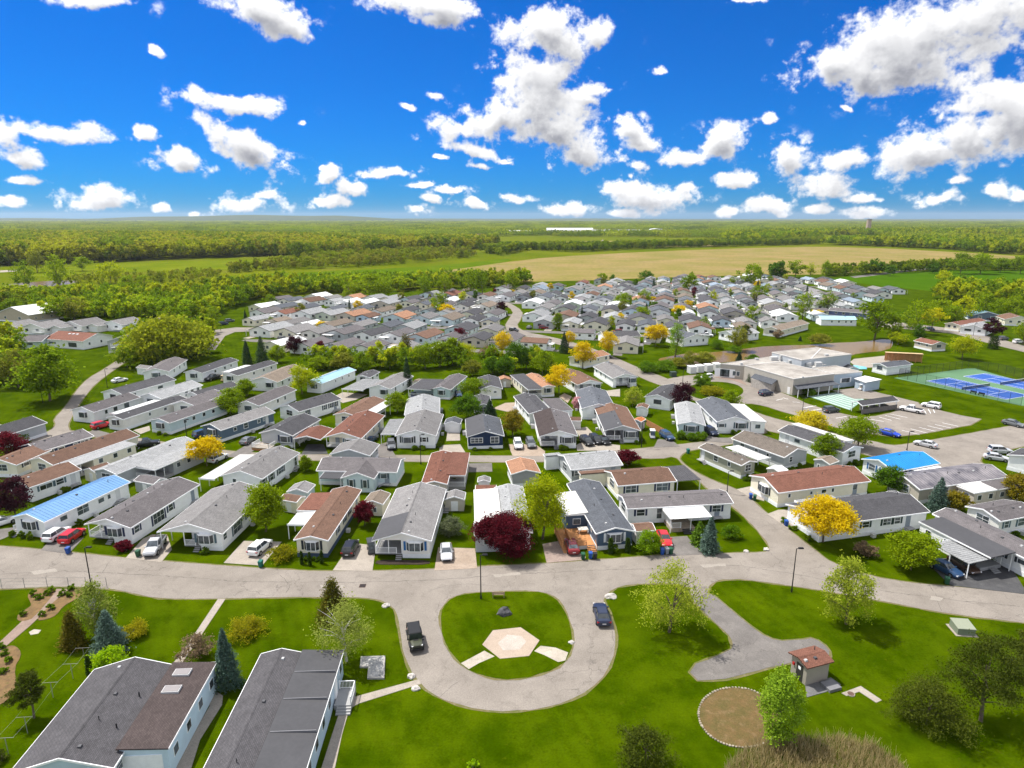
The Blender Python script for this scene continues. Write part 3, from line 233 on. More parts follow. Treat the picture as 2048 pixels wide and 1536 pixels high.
FAR_HOMES=[
(-86.09,260.28,2.731,9.2,15.33,'white','cream'),
(-74.87,256.31,2.748,10.8,14.0,'mgray','white'),
(-62.3,255.31,2.864,10,16.3,'mgray','paleblue'),
(-51.57,251.61,2.834,10,14.13,'mgray','white'),
(-38.92,248.96,2.879,9.2,14.95,'gray','cream'),
(-109.31,279.78,-0.368,11.6,16.7,'lgray','white'),
(-96.99,275.34,-0.367,11.6,15.96,'gray','cream'),
(-85.5,272.84,-0.342,9.2,14.72,'gray','offwhite'),
(-74.53,271.38,-0.363,10,16.64,'mgray','gray'),
(-62.07,268.23,-0.379,9.2,16.77,'dgray','white'),
(-50.1,265.85,-0.323,9.2,15.24,'mgray','white'),
(-39.05,261.93,-0.351,10,16.94,'brown','paleblue'),
(-26.32,260.77,-0.312,8.4,14.39,'mgray','white'),
(-15.44,256.85,-0.271,9.2,14.19,'dgray','beige'),
(-4.17,254.96,-0.336,10,15.5,'mgray','sage'),
(43.13,244.36,-0.195,10,15.03,'gray','cream'),
(-99.61,312.61,2.824,8.4,16.32,'gray','white'),
(-78.2,307.05,2.737,9.2,16.45,'tan','white'),
(-66.77,304.82,2.812,9.2,15.77,'gray','gray'),
(-54.07,303.18,2.859,9.2,14.9,'slate','sage'),
(-43.65,299.03,2.857,10.8,14.78,'lgray','gray'),
(-19.81,294.41,2.819,11.6,14.21,'dgray','paleblue'),
(-7.41,291.06,2.909,9.2,14.05,'gray','cream'),
(-130.87,334.28,-0.407,10.8,14.1,'mgray','white'),
(-118.88,330.81,-0.331,9.2,14.77,'rbrown','white'),
(-107.02,329.41,-0.332,11.6,16.21,'lgray','white'),
(-94.84,326.42,-0.412,10,16.63,'lgray','sage'),
(-83.2,323.83,-0.391,10.8,16.63,'peach','beige'),
(-57.92,317.0,-0.302,11.6,15.07,'peach','paleblue'),
(-44.55,314.43,-0.271,10,14.29,'gray','paleblue'),
(-33.51,310.37,-0.323,11.6,16.67,'tan','paleblue'),
(-19.84,307.97,-0.246,8.4,14.64,'dgray','white'),
(14.44,301.28,-0.223,10,16.22,'lgray','gray'),
(26.4,297.77,-0.24,8.4,14.06,'lgray','cream'),
(37.54,295.26,-0.293,10.8,15.25,'dgray','cream'),
(50.64,292.36,-0.264,8.4,14.62,'dgray','white'),
(60.36,290.71,-0.219,8.4,15.47,'slate','white'),
(72.76,286.72,-0.158,8.4,14.31,'dgray','sage'),
(82.6,283.64,-0.177,10,15.35,'brown','white'),
(-133.63,369.64,2.7,10,15.38,'white','cream'),
(-122.53,368.64,2.729,9.2,16.29,'slate','beige'),
(-110.2,364.66,2.792,9.2,16.06,'slate','cream'),
(-65.28,353.64,2.791,8.4,16.67,'tan','white'),
(-53.51,352.66,2.853,9.2,14.72,'dgray','white'),
(-30.41,346.78,2.816,10,16.08,'gray','white'),
(-18.53,343.95,2.867,9.2,16.26,'dgray','cream'),
(-6.8,341.77,2.859,8.4,16.46,'mgray','white'),
(15.14,336.37,2.825,11.6,15.64,'lgray','white'),
(29.27,333.8,2.9,10.8,16.59,'brown','beige'),
(39.8,329.63,2.89,8.4,14.04,'dgray','gray'),
(51.73,327.81,2.961,10.8,14.66,'lgray','offwhite'),
(63.91,325.46,2.95,11.6,15.49,'dgray','cream'),
(75.16,321.21,2.983,8.4,14.21,'gray','cream'),
(87.02,319.75,2.93,10.8,16.72,'dgray','white'),
(111.08,313.75,2.975,8.4,15.24,'gray','offwhite'),
(-134.18,384.44,-0.436,8.4,14.36,'slate','offwhite'),
(-121.84,381.06,-0.42,11.6,14.66,'brown','white'),
(-97.37,375.93,-0.39,9.2,14.6,'white','white'),
(-87.1,372.3,-0.339,9.2,16.27,'white','white'),
(-74.99,370.93,-0.318,11.6,15.05,'lgray','beige'),
(-51.41,366.29,-0.285,8.4,15.05,'slate','cream'),
(-39.12,362.53,-0.257,8.4,15.38,'mgray','offwhite'),
(-28.54,359.48,-0.274,9.2,15.96,'dgray','offwhite'),
(-17.08,357.59,-0.343,10,15.85,'tan','offwhite'),
(15.83,349.79,-0.322,8.4,16.71,'gray','white'),
(27.24,346.21,-0.293,10,14.0,'dgray','sage'),
(39.69,343.67,-0.213,10,14.46,'slate','white'),
(51.1,341.59,-0.226,9.2,16.81,'dgray','cream'),
(62.17,338.57,-0.271,10.8,15.12,'dgray','lblue'),
(75.79,335.46,-0.155,11.6,14.09,'slate','white'),
(100.07,330.52,-0.166,9.2,14.51,'dgray','white'),
(112.31,328.5,-0.177,11.6,14.52,'dgray','beige'),
(123.82,324.31,-0.176,10,16.17,'gray','sage'),
(135.98,321.09,-0.138,10.8,16.7,'white','white'),
(-117.99,416.49,2.768,11.6,14.16,'white','offwhite'),
(-94.45,410.17,2.806,11.6,14.08,'peach','offwhite'),
(-80.89,408.06,2.73,10.8,14.49,'lgray','offwhite'),
(-69.94,404.53,2.773,10.8,15.65,'lgray','cream'),
(-58.12,403.62,2.765,9.2,14.96,'dgray','paleblue'),
(-45.47,399.94,2.778,8.4,14.2,'dgray','beige'),
(-34.54,396.71,2.876,9.2,15.81,'white','white'),
(-12.08,392.55,2.872,11.6,14.07,'lgray','offwhite'),
(14.25,386.84,2.902,10.8,15.71,'white','white'),
(25.55,382.64,2.882,8.4,15.83,'mgray','white'),
(36.87,381.49,2.926,10,15.07,'white','sage'),
(48.84,377.35,2.932,10,14.13,'lgray','white'),
(61.52,375.11,2.971,11.6,16.07,'white','white'),
(83.96,370.73,2.879,10,16.27,'mgray','gray'),
(94.71,366.4,2.973,9.2,15.83,'mgray','white'),
(107.7,365.42,2.996,10.8,16.09,'peach','paleblue'),
(119.26,362.66,2.922,9.2,16.23,'gray','white'),
(142.59,356.86,3.015,11.6,15.69,'mgray','offwhite'),
(-54.75,415.0,-0.375,10,15.02,'lgray','paleblue'),
(-42.53,412.76,-0.378,11.6,17.0,'rbrown','gray'),
(-29.47,410.24,-0.362,11.6,14.74,'slate','cream'),
(-17.82,406.94,-0.264,9.2,15.74,'brown','offwhite'),
(-6.26,404.48,-0.285,10.8,16.17,'mgray','white'),
(6.6,400.64,-0.224,10,15.16,'dgray','gray'),
(17.91,399.3,-0.281,10.8,16.12,'slate','white'),
(41.42,394.75,-0.207,10,16.46,'lgray','white'),
(54.25,390.96,-0.245,10,14.81,'slate','white'),
(75.39,384.67,-0.19,10.8,16.88,'peach','lblue'),
(88.87,382.05,-0.213,11.6,16.06,'brown','white'),
(114.1,378.08,-0.127,10.8,15.25,'dgray','white'),
(124.88,375.37,-0.211,8.4,14.32,'lgray','white'),
(147.93,368.02,-0.119,11.6,16.05,'lgray','cream'),
(161.31,366.48,-0.089,10,16.79,'lgray','offwhite'),
(173.12,363.17,-0.167,9.2,14.24,'gray','sage'),
(-28.66,445.52,2.855,10,15.86,'tan','cream'),
(-3.9,440.82,2.86,9.2,15.12,'lgray','white'),
(6.58,437.39,2.889,8.4,14.69,'gray','white'),
(18.1,435.8,2.92,10,14.7,'tan','offwhite'),
(29.09,431.6,2.914,8.4,15.21,'dgray','white'),
(52.86,426.58,2.87,9.2,14.94,'brown','white'),
(63.1,424.42,2.967,8.4,14.9,'gray','offwhite'),
(74.0,421.51,2.966,10,15.73,'gray','beige'),
(85.53,420.74,2.99,9.2,15.08,'dgray','white'),
(97.08,416.19,2.898,11.6,14.47,'mgray','gray'),
(108.98,413.88,2.925,9.2,15.06,'tan','white'),
(130.6,408.98,2.972,10.8,15.41,'gray','white'),
(142.38,406.78,2.937,10,16.96,'mgray','white'),
(153.73,403.19,2.977,10.8,16.12,'mgray','white'),
(166.29,400.15,3.029,11.6,15.38,'gray','lblue'),
(179.14,399.21,3.048,10,14.86,'dgray','offwhite'),
(190.65,394.77,2.974,9.2,15.4,'tan','white'),
(201.51,392.64,3.091,8.4,16.24,'skygrey','white'),
(-7.75,454.19,-0.343,10.8,15.8,'mgray','white'),
(4.96,451.22,-0.275,8.4,16.83,'dgray','cream'),
(16.78,448.42,-0.31,11.6,16.42,'skygrey','white'),
(40.13,443.41,-0.263,11.6,16.61,'gray','paleblue'),
(53.43,440.9,-0.269,10.8,14.59,'gray','white'),
(78.0,435.35,-0.216,10,16.27,'dgray','offwhite'),
(89.02,433.06,-0.244,10,14.35,'gray','white'),
(100.52,429.81,-0.132,8.4,14.22,'lgray','lblue'),
(111.47,428.65,-0.16,11.6,16.5,'brown','cream'),
(124.06,424.42,-0.177,9.2,16.12,'dgray','white'),
(135.28,422.14,-0.165,9.2,15.17,'slate','white'),
(146.23,419.71,-0.204,8.4,15.41,'gray','lblue'),
(169.26,414.15,-0.182,9.2,16.97,'mgray','cream'),
(191.84,408.09,-0.093,11.6,16.01,'gray','white'),
(205.37,406.44,-0.082,11.6,16.76,'mgray','gray'),
(22.31,485.28,2.924,10,16.21,'lgray','white'),
(34.0,482.18,2.921,8.4,15.59,'mgray','lblue'),
(56.31,475.04,2.869,8.4,14.21,'gray','offwhite'),
(67.11,473.95,2.954,10.8,15.05,'peach','white'),
(79.1,470.77,2.933,11.6,15.81,'dgray','white'),
(91.31,467.68,2.944,11.6,15.85,'slate','paleblue'),
(104.28,466.15,2.927,10,14.29,'mgray','white'),
(128.77,459.36,2.971,10,16.37,'slate','white'),
(140.54,455.7,3.0,10.8,16.09,'dgray','white'),
(152.06,452.76,2.975,10,15.42,'tan','offwhite'),
(164.95,450.84,2.966,8.4,14.15,'dgray','beige'),
(187.63,445.29,3.045,10.8,15.02,'gray','paleblue'),
(200.75,442.42,3.096,10.8,16.85,'gray','cream'),
(224.87,437.86,3.104,10.8,16.24,'mgray','paleblue'),
(237.38,434.04,3.121,11.6,15.42,'dgray','offwhite'),
(51.33,491.5,-0.268,8.4,16.64,'rbrown','white'),
(72.4,486.03,-0.199,9.2,15.4,'lgray','white'),
(84.07,482.59,-0.255,10.8,14.93,'dgray','offwhite'),
(96.76,481.57,-0.207,11.6,16.83,'mgray','paleblue'),
(121.62,474.09,-0.179,10.8,14.42,'mgray','white'),
(133.72,472.18,-0.121,10.8,16.04,'white','white'),
(146.6,470.35,-0.187,9.2,16.62,'skygrey','offwhite'),
(168.95,463.44,-0.072,9.2,15.61,'lgray','white'),
(180.29,462.39,-0.172,10.8,14.94,'skygrey','cream'),
(204.42,455.2,-0.141,10,16.84,'gray','offwhite'),
(228.76,449.71,-0.124,9.2,15.42,'brown','paleblue'),
(239.93,448.65,-0.1,10,14.22,'slate','white'),
(250.82,444.98,-0.082,8.4,15.8,'gray','paleblue'),
(261.03,443.47,-0.1,9.2,16.75,'slate','white'),
(70.22,522.42,2.949,9.2,14.89,'dgray','sage'),
(82.65,521.12,2.979,10,14.86,'lgray','cream'),
(105.38,514.01,3.004,9.2,14.02,'slate','lblue'),
(116.0,512.34,3.012,8.4,15.2,'lgray','cream'),
(127.7,509.2,2.94,9.2,14.67,'dgray','white'),
(138.75,508.11,2.985,10.8,15.43,'lgray','white'),
(150.84,505.38,2.982,11.6,15.22,'brown','gray'),
(161.92,500.35,3.051,8.4,15.63,'slate','white'),
(173.86,499.32,3.043,10.8,15.11,'dgray','white'),
(184.3,495.24,3.072,8.4,14.17,'mgray','paleblue'),
(195.3,494.33,3.046,10,16.82,'lgray','beige'),
(207.1,492.0,3.056,8.4,15.84,'dgray','gray'),
(230.32,485.1,3.098,10.8,16.3,'tan','white'),
(243.22,482.12,3.112,10,16.17,'mgray','white'),
(111.15,528.15,-0.136,8.4,14.37,'lgray','beige'),
(121.49,525.44,-0.14,9.2,14.66,'gray','lblue'),
(132.86,522.2,-0.193,10.8,14.7,'dgray','white'),
(146.33,519.15,-0.196,10,16.85,'peach','paleblue'),
(169.57,514.31,-0.185,10,15.83,'lgray','beige'),
(194.22,507.85,-0.082,11.6,15.17,'lgray','cream'),
(205.33,506.4,-0.104,8.4,14.58,'brown','white'),
(217.14,502.42,-0.112,9.2,16.95,'dgray','white'),
(239.87,497.68,-0.011,11.6,14.51,'brown','white'),
(253.18,495.85,-0.041,10,15.55,'white','cream'),
(144.75,555.65,2.998,11.6,15.53,'mgray','white'),
(156.09,552.99,3.002,9.2,16.31,'rbrown','paleblue'),
(166.69,550.31,3.016,9.2,14.88,'brown','white'),
(179.98,547.45,2.964,8.4,16.17,'gray','white'),
(191.16,546.16,3.084,10.8,16.14,'white','gray'),
(212.97,538.74,3.101,11.6,15.15,'dgray','white'),
(225.92,536.76,3.006,8.4,16.13,'dgray','white'),
(236.76,532.98,3.131,9.2,16.23,'skygrey','offwhite'),
(249.24,530.44,3.098,10.8,14.9,'dgray','paleblue'),
(202.49,556.08,-0.052,9.2,14.76,'white','gray'),
(212.75,553.35,-0.058,9.2,16.59,'dgray','lblue'),
(224.74,551.31,-0.072,9.2,15.99,'white','beige'),
(175.42,439.08,-0.153,8.2,13.22,'slate','lblue'),
(14.79,253.39,1.247,8.2,10.97,'brown','white'),
(89.09,329.89,-0.138,7.6,12.92,'white','white'),
(104.93,298.41,2.972,7.6,11.55,'tan','gray'),
(-56.82,384.4,2.756,8.2,10.78,'mgray','cream'),
(165.41,343.02,1.431,7.6,12.37,'mgray','sage'),
(68.69,437.85,-0.159,7,12.71,'gray','offwhite'),
(-73.32,318.78,-0.354,8.2,11.28,'brown','lblue'),
(-44.06,433.15,-0.344,7,12.03,'mgray','gray'),
(-97.28,346.93,-0.334,7.6,13.48,'slate','white'),
(-44.7,339.23,-0.296,7,11.36,'slate','paleblue'),
(117.08,397.22,-0.185,7.6,12.71,'dgray','white'),
(224.44,413.6,3.084,7.6,13.42,'gray','paleblue'),
(111.62,473.9,-0.146,7,12.4,'gray','cream'),
(-22.85,247.31,2.795,8.2,12.43,'slate','sage'),
(-108.23,407.6,2.753,8.2,12.57,'gray','white'),
(137.81,384.06,3.018,7,12.22,'dgray','gray'),
(181.08,424.43,3.084,7.6,11.66,'dgray','white'),
(-125.73,309.39,-0.416,8.2,13.41,'lgray','cream'),
(57.75,266.65,-0.295,7,12.63,'gray','offwhite'),
(-27.96,380.24,-0.324,7.6,12.63,'dgray','gray'),
(-95.81,294.1,-0.446,7.6,11.29,'white','white'),
(120.41,303.15,-0.181,8.2,11.6,'gray','white'),
(154.67,324.7,-0.083,7.6,12.4,'white','paleblue'),
(98.96,305.64,-0.164,8.2,13.37,'dgray','lblue'),
(-82.14,348.39,-0.294,8.2,11.41,'slate','cream'),
(159.23,432.0,3.053,7,12.5,'mgray','offwhite'),
(103.95,394.59,2.95,7.6,11.81,'slate','offwhite'),
(-102.2,392.0,2.753,7.6,11.74,'lgray','white'),
(113.19,453.01,-0.248,7.6,10.53,'slate','paleblue'),
(129.89,355.33,3.057,8.2,11.36,'gray','cream'),
(-11.19,304.23,-0.211,7,10.89,'slate','cream'),
(-137.52,404.72,2.698,7.6,12.53,'mgray','white'),
(69.96,361.94,-0.25,7.6,11.22,'gray','lblue'),
(185.57,370.69,3.009,7.6,13.01,'lgray','white'),
(35.49,275.69,1.294,7.6,11.3,'mgray','white'),
(-112.91,305.15,-0.333,7.6,10.65,'tan','beige'),
(159.02,475.33,3.06,7.6,11.99,'skygrey','white'),
(31.78,408.59,2.92,7.6,10.76,'dgray','white'),
]
SHEETS=[
('stubble_field','stubble',0.05,[(-99.8,563.4),(-76.2,615.3),(-49.0,691.4),(-13.8,761.9),(50.3,881.0),(212.5,1027.7),(409.2,1149.1),(557.4,1210.3),(639.3,1130.1),(664.5,1012.4),(687.3,929.3),(668.0,858.7),(600.3,827.2),(490.6,761.9),(407.3,706.0),(317.0,621.0),(290.3,604.2),(215.4,598.8),(118.6,568.2),(51.6,540.6),(-9.7,531.9),(-58.9,540.6)]),
('stubble_field','stubble',0.06,[(31.4,1354.1),(201.7,1536.4),(357.8,1470.5),(472.2,1327.8),(334.4,1189.2),(159.3,1210.3),(51.6,1232.1)]),
('crop_field','crop',0.05,[(271.1,563.4),(314.9,598.8),(354.5,621.0),(434.5,657.6),(558.5,657.6),(385.6,412.4),(310.2,440.0),(289.1,478.2),(275.6,507.5)]),
('meadow','lawnfar',0.05,[(-456.2,626.8),(-474.5,721.1),(-358.6,817.2),(-260.4,817.2),(-239.3,684.4),(-386.4,621.0),(-414.4,568.2)]),
('meadow','crop2',0.05,[(-235.7,523.5),(-259.7,598.8),(-159.2,651.2),(-68.0,728.9),(-8.9,847.9),(3.6,807.4),(-34.4,713.4),(-98.8,583.1),(-181.1,503.7)]),
('meadow','lawnfar',0.05,[(-270.6,425.7),(-259.3,458.3),(-246.6,481.7),(-235.5,445.9),(-246.6,412.4)]),
('crop_field','crop',0.05,[(-311.9,1647.0),(-283.0,1774.7),(-201.4,1647.0),(-176.0,1354.1),(-246.6,1381.5)]),
('crop_field','crop2',0.05,[(-199.0,1647.0),(-43.8,1730.0),(-42.8,1470.5),(-151.6,1409.9)]),
('crop_field','crop2',0.05,[(-147.1,1278.2),(-95.1,1354.1),(-33.1,1302.6),(-56.0,1168.8),(-123.8,1149.1)]),
('stubble_field','stubble',0.05,[(-1860.7,2569.1),(-1885.0,3155.8),(-1617.6,2775.6),(-1657.5,2310.9)]),
('stubble_field','stubble',0.05,[(-1371.0,2235.9),(-1115.7,2569.1),(-955.1,2235.9),(-1234.9,2037.5)]),
('stubble_field','stubble',0.05,[(775.0,1687.5),(958.3,1821.7),(882.9,1608.4),(735.6,1502.7)]),
('stubble_field','stubble',0.05,[(1137.6,1871.3),(1540.8,2235.9),(1341.1,1923.6),(1026.7,1647.0)]),
('stubble_field','stubble',0.05,[(1027.3,1439.6),(1214.5,1571.6),(1037.6,1327.8),(889.8,1232.1)]),
('bare_yard','gravelfar',0.05,[(130.9,2668.4),(888.1,3018.1),(766.3,2476.9),(150.1,2099.7)]),
('road','asphalt',0.02,[(-87.61,94.57),(-80.52,93.59),(-71.78,92.31),(-57.03,89.54),(-43.34,87.63),(-31.02,86.2),(-25.83,85.92),(-11.3,86.48),(-4.74,87.34),(5.3,88.21),(12.52,89.24),(23.45,90.9),(33.57,91.37),(38.86,91.52),(40.22,92.47),(40.65,95.91),(40.36,102.17),(39.51,108.14),(37.44,114.76),(36.3,123.21),(35.92,128.44),(35.33,133.77),(31.68,131.95),(24.34,132.85),(6.96,129.88),(-13.11,130.17),(-34.39,130.76),(-49.45,131.35),(-61.94,133.16),(-81.9,140.19),(-104.36,148.69),(-111.88,150.96),(-113.63,155.7),(-107.64,150.96),(-99.3,150.2),(-84.11,144.33),(-63.54,136.91),(-50.71,135.01),(-35.26,134.39),(-13.47,134.08),(7.15,133.77),(22.8,136.91),(33.18,139.86),(48.33,144.33),(57.1,149.44),(61.06,153.69),(62.24,150.96),(57.1,146.11),(49.54,140.87),(39.57,137.56),(36.56,134.39),(35.63,131.05),(37.0,125.09),(39.62,119.85),(42.73,115.94),(43.79,112.7),(44.52,105.08),(45.78,99.4),(47.21,90.9),(47.83,88.65),(51.22,84.68),(57.5,82.56),(61.39,82.04),(70.24,80.02),(76.02,78.57),(70.31,71.72),(65.29,73.49),(56.86,75.34),(48.74,78.81),(42.71,81.02),(37.93,82.43),(33.22,83.88),(30.39,83.74),(29.24,83.48),(27.65,82.17),(27.24,80.77),(25.52,79.05),(24.14,80.02),(24.81,82.04),(22.33,82.82),(18.77,82.69),(15.14,82.04),(13.15,80.4),(12.14,77.97),(12.86,75.12),(12.93,71.72),(12.3,68.01),(10.84,64.01),(8.52,61.17),(5.64,59.27),(2.94,58.31),(-0.21,57.95),(-3.35,58.17),(-6.6,59.27),(-8.91,60.78),(-10.89,63.18),(-12.37,66.18),(-13.23,68.95),(-14.32,72.96),(-15.16,76.01),(-16.44,77.62),(-18.21,78.81),(-22.05,79.29),(-30.21,79.29),(-39.58,78.93),(-46.98,78.81),(-50.08,79.53),(-54.35,81.02),(-58.13,81.53),(-62.65,82.04),(-71.18,81.27),(-76.33,80.77)]),
('paved_path','asphalt2',0.03,[(25.52,79.05),(27.24,80.77),(28.79,76.35),(30.67,71.41),(32.28,69.63),(35.2,69.92),(37.15,70.31),(37.91,68.38),(37.19,66.36),(32.3,65.83),(21.04,61.96),(19.89,64.78),(25.61,67.64),(26.51,68.38),(26.96,70.31),(26.45,72.03),(25.04,75.68),(24.15,79.53)]),
('road','asphalt',0.03,[(-111.99,144.33),(-111.88,150.96),(-113.63,155.7),(-117.66,160.73),(-121.67,171.25),(-130.0,188.79),(-136.42,204.48),(-139.49,218.91),(-144.54,238.07),(-139.87,235.4),(-134.68,215.13),(-129.57,197.29),(-122.99,181.5),(-116.79,167.92),(-113.17,160.73),(-110.64,155.7),(-107.04,150.96),(-104.36,148.69),(-107.34,144.33),(-107.91,140.19)]),
('road','asphalt',0.03,[(48.37,194.17),(44.43,197.29),(39.4,212.92),(32.19,234.52),(24.9,254.4),(12.84,271.85),(1.33,287.79),(-3.77,305.63),(-1.04,337.61),(1.11,362.1),(-5.73,394.97),(-1.83,399.8),(6.1,362.1),(4.6,332.41),(1.91,310.05),(5.88,293.06),(16.54,281.45),(28.63,261.77),(36.22,243.6),(43.87,218.91),(49.97,204.48),(51.89,196.03)]),
('road','asphalt',0.03,[(46.83,201.15),(54.85,207.92),(65.47,210.75),(72.8,207.92),(74.63,199.2),(78.58,191.15),(81.62,178.83),(81.76,172.72),(74.84,162.91),(71.63,167.92),(69.41,172.72),(65.66,175.73),(62.56,172.72),(65.27,165.15),(68.43,159.87),(73.72,154.49),(78.79,147.21),(74.52,138.54),(67.83,146.48),(62.79,150.2),(61.31,151.73),(61.41,159.87),(59.6,167.92),(55.7,172.72),(51.58,177.78),(48.68,183.13),(46.56,192.95)]),
('road','asphalt',0.03,[(78.58,191.15),(80.96,177.27),(83.94,170.29),(88.14,163.8),(91.43,161.6),(103.7,167.92),(110.97,175.73),(113.67,174.21),(115.56,165.61),(121.96,159.02),(90.97,145.75),(86.09,148.69),(82.24,151.73),(80.07,153.3),(78.37,156.52),(74.1,164.25),(69.41,172.72),(68.39,181.5),(72.43,192.95)]),
('road','asphalt',0.03,[(109.32,185.36),(111.19,180.96),(114.53,174.71),(102.63,166.06),(104.0,175.73),(102.59,180.96)]),
('road','asphalt',0.03,[(69.74,150.96),(77.97,147.94),(83.39,143.62),(85.7,140.53),(89.73,141.21),(120.77,153.69),(148.16,165.15),(130.81,144.33),(117.7,140.87),(106.24,135.96),(99.63,131.95),(98.3,127.02),(99.33,123.47),(93.2,121.9),(87.41,123.74),(78.76,131.95),(74.52,138.54),(67.52,145.75)]),
('road','asphalt',0.03,[(175.7,305.63),(189.36,297.14),(196.99,287.79),(196.17,261.77),(197.35,239.89),(206.32,251.37),(208.03,275.37),(208.63,298.52),(199.64,310.05),(191.52,320.85),(181.04,329.03),(175.87,319.27)]),
('road','asphalt',0.03,[(-136.78,298.52),(-130.48,305.63),(-118.71,305.63),(-113.89,295.77),(-125.33,293.06),(-125.45,282.7),(-116.06,251.37),(-118.99,251.37)]),
('country_road','asphalt2',0.06,[(298.02,583.11),(480.69,728.89),(628.79,817.17),(614.17,797.88),(465.82,705.96),(294.87,568.22)]),
('sand_path','concrete',0.05,[(-503.04,651.2),(-492.77,664.1),(-479.17,638.8),(-484.58,626.84)]),
('pond','water',0.03,[(52.68,234.52),(59.99,239.89),(66.24,244.55),(76.7,246.46),(93.08,254.4),(102.96,259.62),(125.59,262.85),(131.22,266.16),(144.76,268.4),(161.38,276.57),(157.63,266.16),(146.76,250.37),(131.71,244.55),(126.34,239.89),(106.49,237.17),(86.45,232.78),(73.99,227.7),(65.09,224.43),(59.27,223.62),(54.43,227.7)]),
('pond','water',0.03,[(-392.2,507.5),(-387.5,536.2),(-363.6,549.5),(-342.8,523.5),(-349.1,492.5),(-364.7,478.2)]),
('pond','water',0.03,[(-278.4,499.9),(-269.1,507.5),(-254.6,481.7),(-259.3,471.4)]),
('lawn_island','grass',0.05,[(-9.24,74.03),(-9.2,76.81),(-8.09,79.17),(-5.77,80.15),(-1.65,80.52),(3.18,80.64),(5.2,79.78),(6.44,77.97),(7.17,74.57),(7.48,70.91),(7.0,67.54),(5.83,65.3),(3.74,63.93),(1.46,63.01),(-1.34,62.77),(-3.61,63.59),(-5.39,64.87),(-7.02,67.08),(-8.39,70.12)]),
('lawn_island','grass',0.06,[(69.02,188.79),(68.0,186.42),(66.64,184.23),(65.0,182.29),(63.18,180.71),(61.26,179.53),(59.32,178.81),(57.45,178.57),(55.73,178.81),(54.23,179.53),(53.01,180.71),(52.14,182.29),(51.67,184.23),(51.63,186.42),(52.03,188.79),(52.87,191.22),(54.13,193.58),(55.74,195.74),(57.64,197.58),(59.72,198.99),(61.86,199.87),(63.94,200.17),(65.85,199.87),(67.46,198.99),(68.7,197.58),(69.49,195.74),(69.8,193.58),(69.64,191.22)]),
('footpath','concrete',0.04,[(-39.8,78.81),(-38.79,78.81),(-38.35,69.72),(-38.2,65.3),(-39.23,65.3),(-39.26,69.72)]),
('footpath','concrete',0.04,[(-10.45,62.85),(-10.07,62.12),(-16.2,59.12),(-17.09,58.39),(-16.96,54.74),(-16.56,50.18),(-17.86,50.18),(-17.96,54.74),(-18.02,58.75),(-17.3,59.94)]),
('footpath','brickpath',0.04,[(-63.33,81.27),(-61.52,81.27),(-60.94,72.75),(-60.92,67.73),(-60.92,66.18),(-63.06,68.95),(-62.29,69.53)]),
('footpath','concrete',0.04,[(-33.09,60.4),(-32.24,60.94),(-31.19,60.24),(-30.72,58.9),(-30.83,54.1),(-29.95,50.18),(-31.58,50.18),(-31.88,54.74),(-31.92,58.75),(-32.79,59.49)]),
('plaza_slab','hexconc',0.09,[(-3.59,68.93),(-2.38,71.74),(1.08,72.38),(3.35,69.75),(2.01,66.82),(-1.4,66.31)]),
('plaza_slab','hexpale',0.1,[(-1.71,69.2),(-0.6,70.88),(1.15,70.59),(1.74,69.48),(0.94,67.99),(-1.09,67.81)]),
('gravel_path','gravel',0.06,[(-5.91,65.55),(-3.29,67.81),(-2.04,66.77),(-3.85,65.55),(-4.94,64.52)]),
('gravel_path','gravel',0.06,[(2.63,67.73),(3.43,68.72),(5.2,68.39),(6.66,67.47),(6.21,66.05),(5.36,65.75),(3.78,67.02)]),
('driveway','concrete',0.04,[(-43.1,88.33),(-42.87,95.22),(-36.68,94.93),(-37.04,87.55)]),
('driveway','concrete',0.04,[(-26.23,86.18),(-25.46,94.5),(-21.39,93.73),(-20.38,85.97)]),
('driveway','paver',0.04,[(-11.36,86.18),(-11.56,93.11),(-5.74,92.76),(-5.13,86.78)]),
('driveway','paver2',0.04,[(5.18,88.33),(4.8,94.15),(8.2,95.4),(8.76,93.8),(11.23,90.09),(10.98,89.28)]),
('driveway','asphalt2',0.04,[(23.91,90.42),(25.24,96.49),(28.37,96.85),(29.3,90.91)]),
('driveway','concrete',0.04,[(42.64,115.71),(48.29,118.3),(45.95,110.35),(43.87,112.25)]),
('driveway','concrete',0.04,[(44.41,105.0),(47.06,106.73),(52.75,106.73),(49.22,103.31),(49.08,101.28),(45.77,99.39)]),
('driveway','asphalt2',0.04,[(-73.16,92.25),(-73.93,95.58),(-69.06,96.3),(-68.06,91.08)]),
('driveway','concrete',0.04,[(-58.57,89.77),(-59.33,95.94),(-58.56,97.41),(-55.92,97.04),(-52.9,92.42),(-52.53,88.49)]),
('driveway','asphalt2',0.04,[(-82.64,94.15),(-85.63,98.93),(-82.57,100.09),(-81.16,98.16),(-81.74,96.12)]),
('driveway','asphaltdark',0.04,[(62.05,87.59),(64.85,89.68),(74.74,89.68),(71.32,81.45),(70.19,79.95),(61.49,82.17)]),
('driveway','concrete',0.04,[(-15.73,133.32),(-16.39,140.56),(-11.81,141.29),(-9.6,133.65)]),
('driveway','paver',0.04,[(-0.3,136.69),(-0.8,141.29),(5.32,141.29),(7.3,136.69),(7.15,133.65),(0.17,133.65)]),
('driveway','asphalt2',0.04,[(-9.21,124.38),(-9.76,129.18),(-4.24,129.49),(-3.99,124.67)]),
('driveway','asphaltdark',0.04,[(-46.01,134.65),(-46.61,141.29),(-42.94,141.29),(-40.24,134.99)]),
('driveway','asphalt2',0.04,[(-29.41,133.65),(-30.56,140.56),(-28.77,142.77),(-24.88,133.0)]),
('driveway','asphalt2',0.04,[(-61.7,133.0),(-59.91,142.77),(-56.23,143.52),(-57.41,135.66),(-56.14,133.0)]),
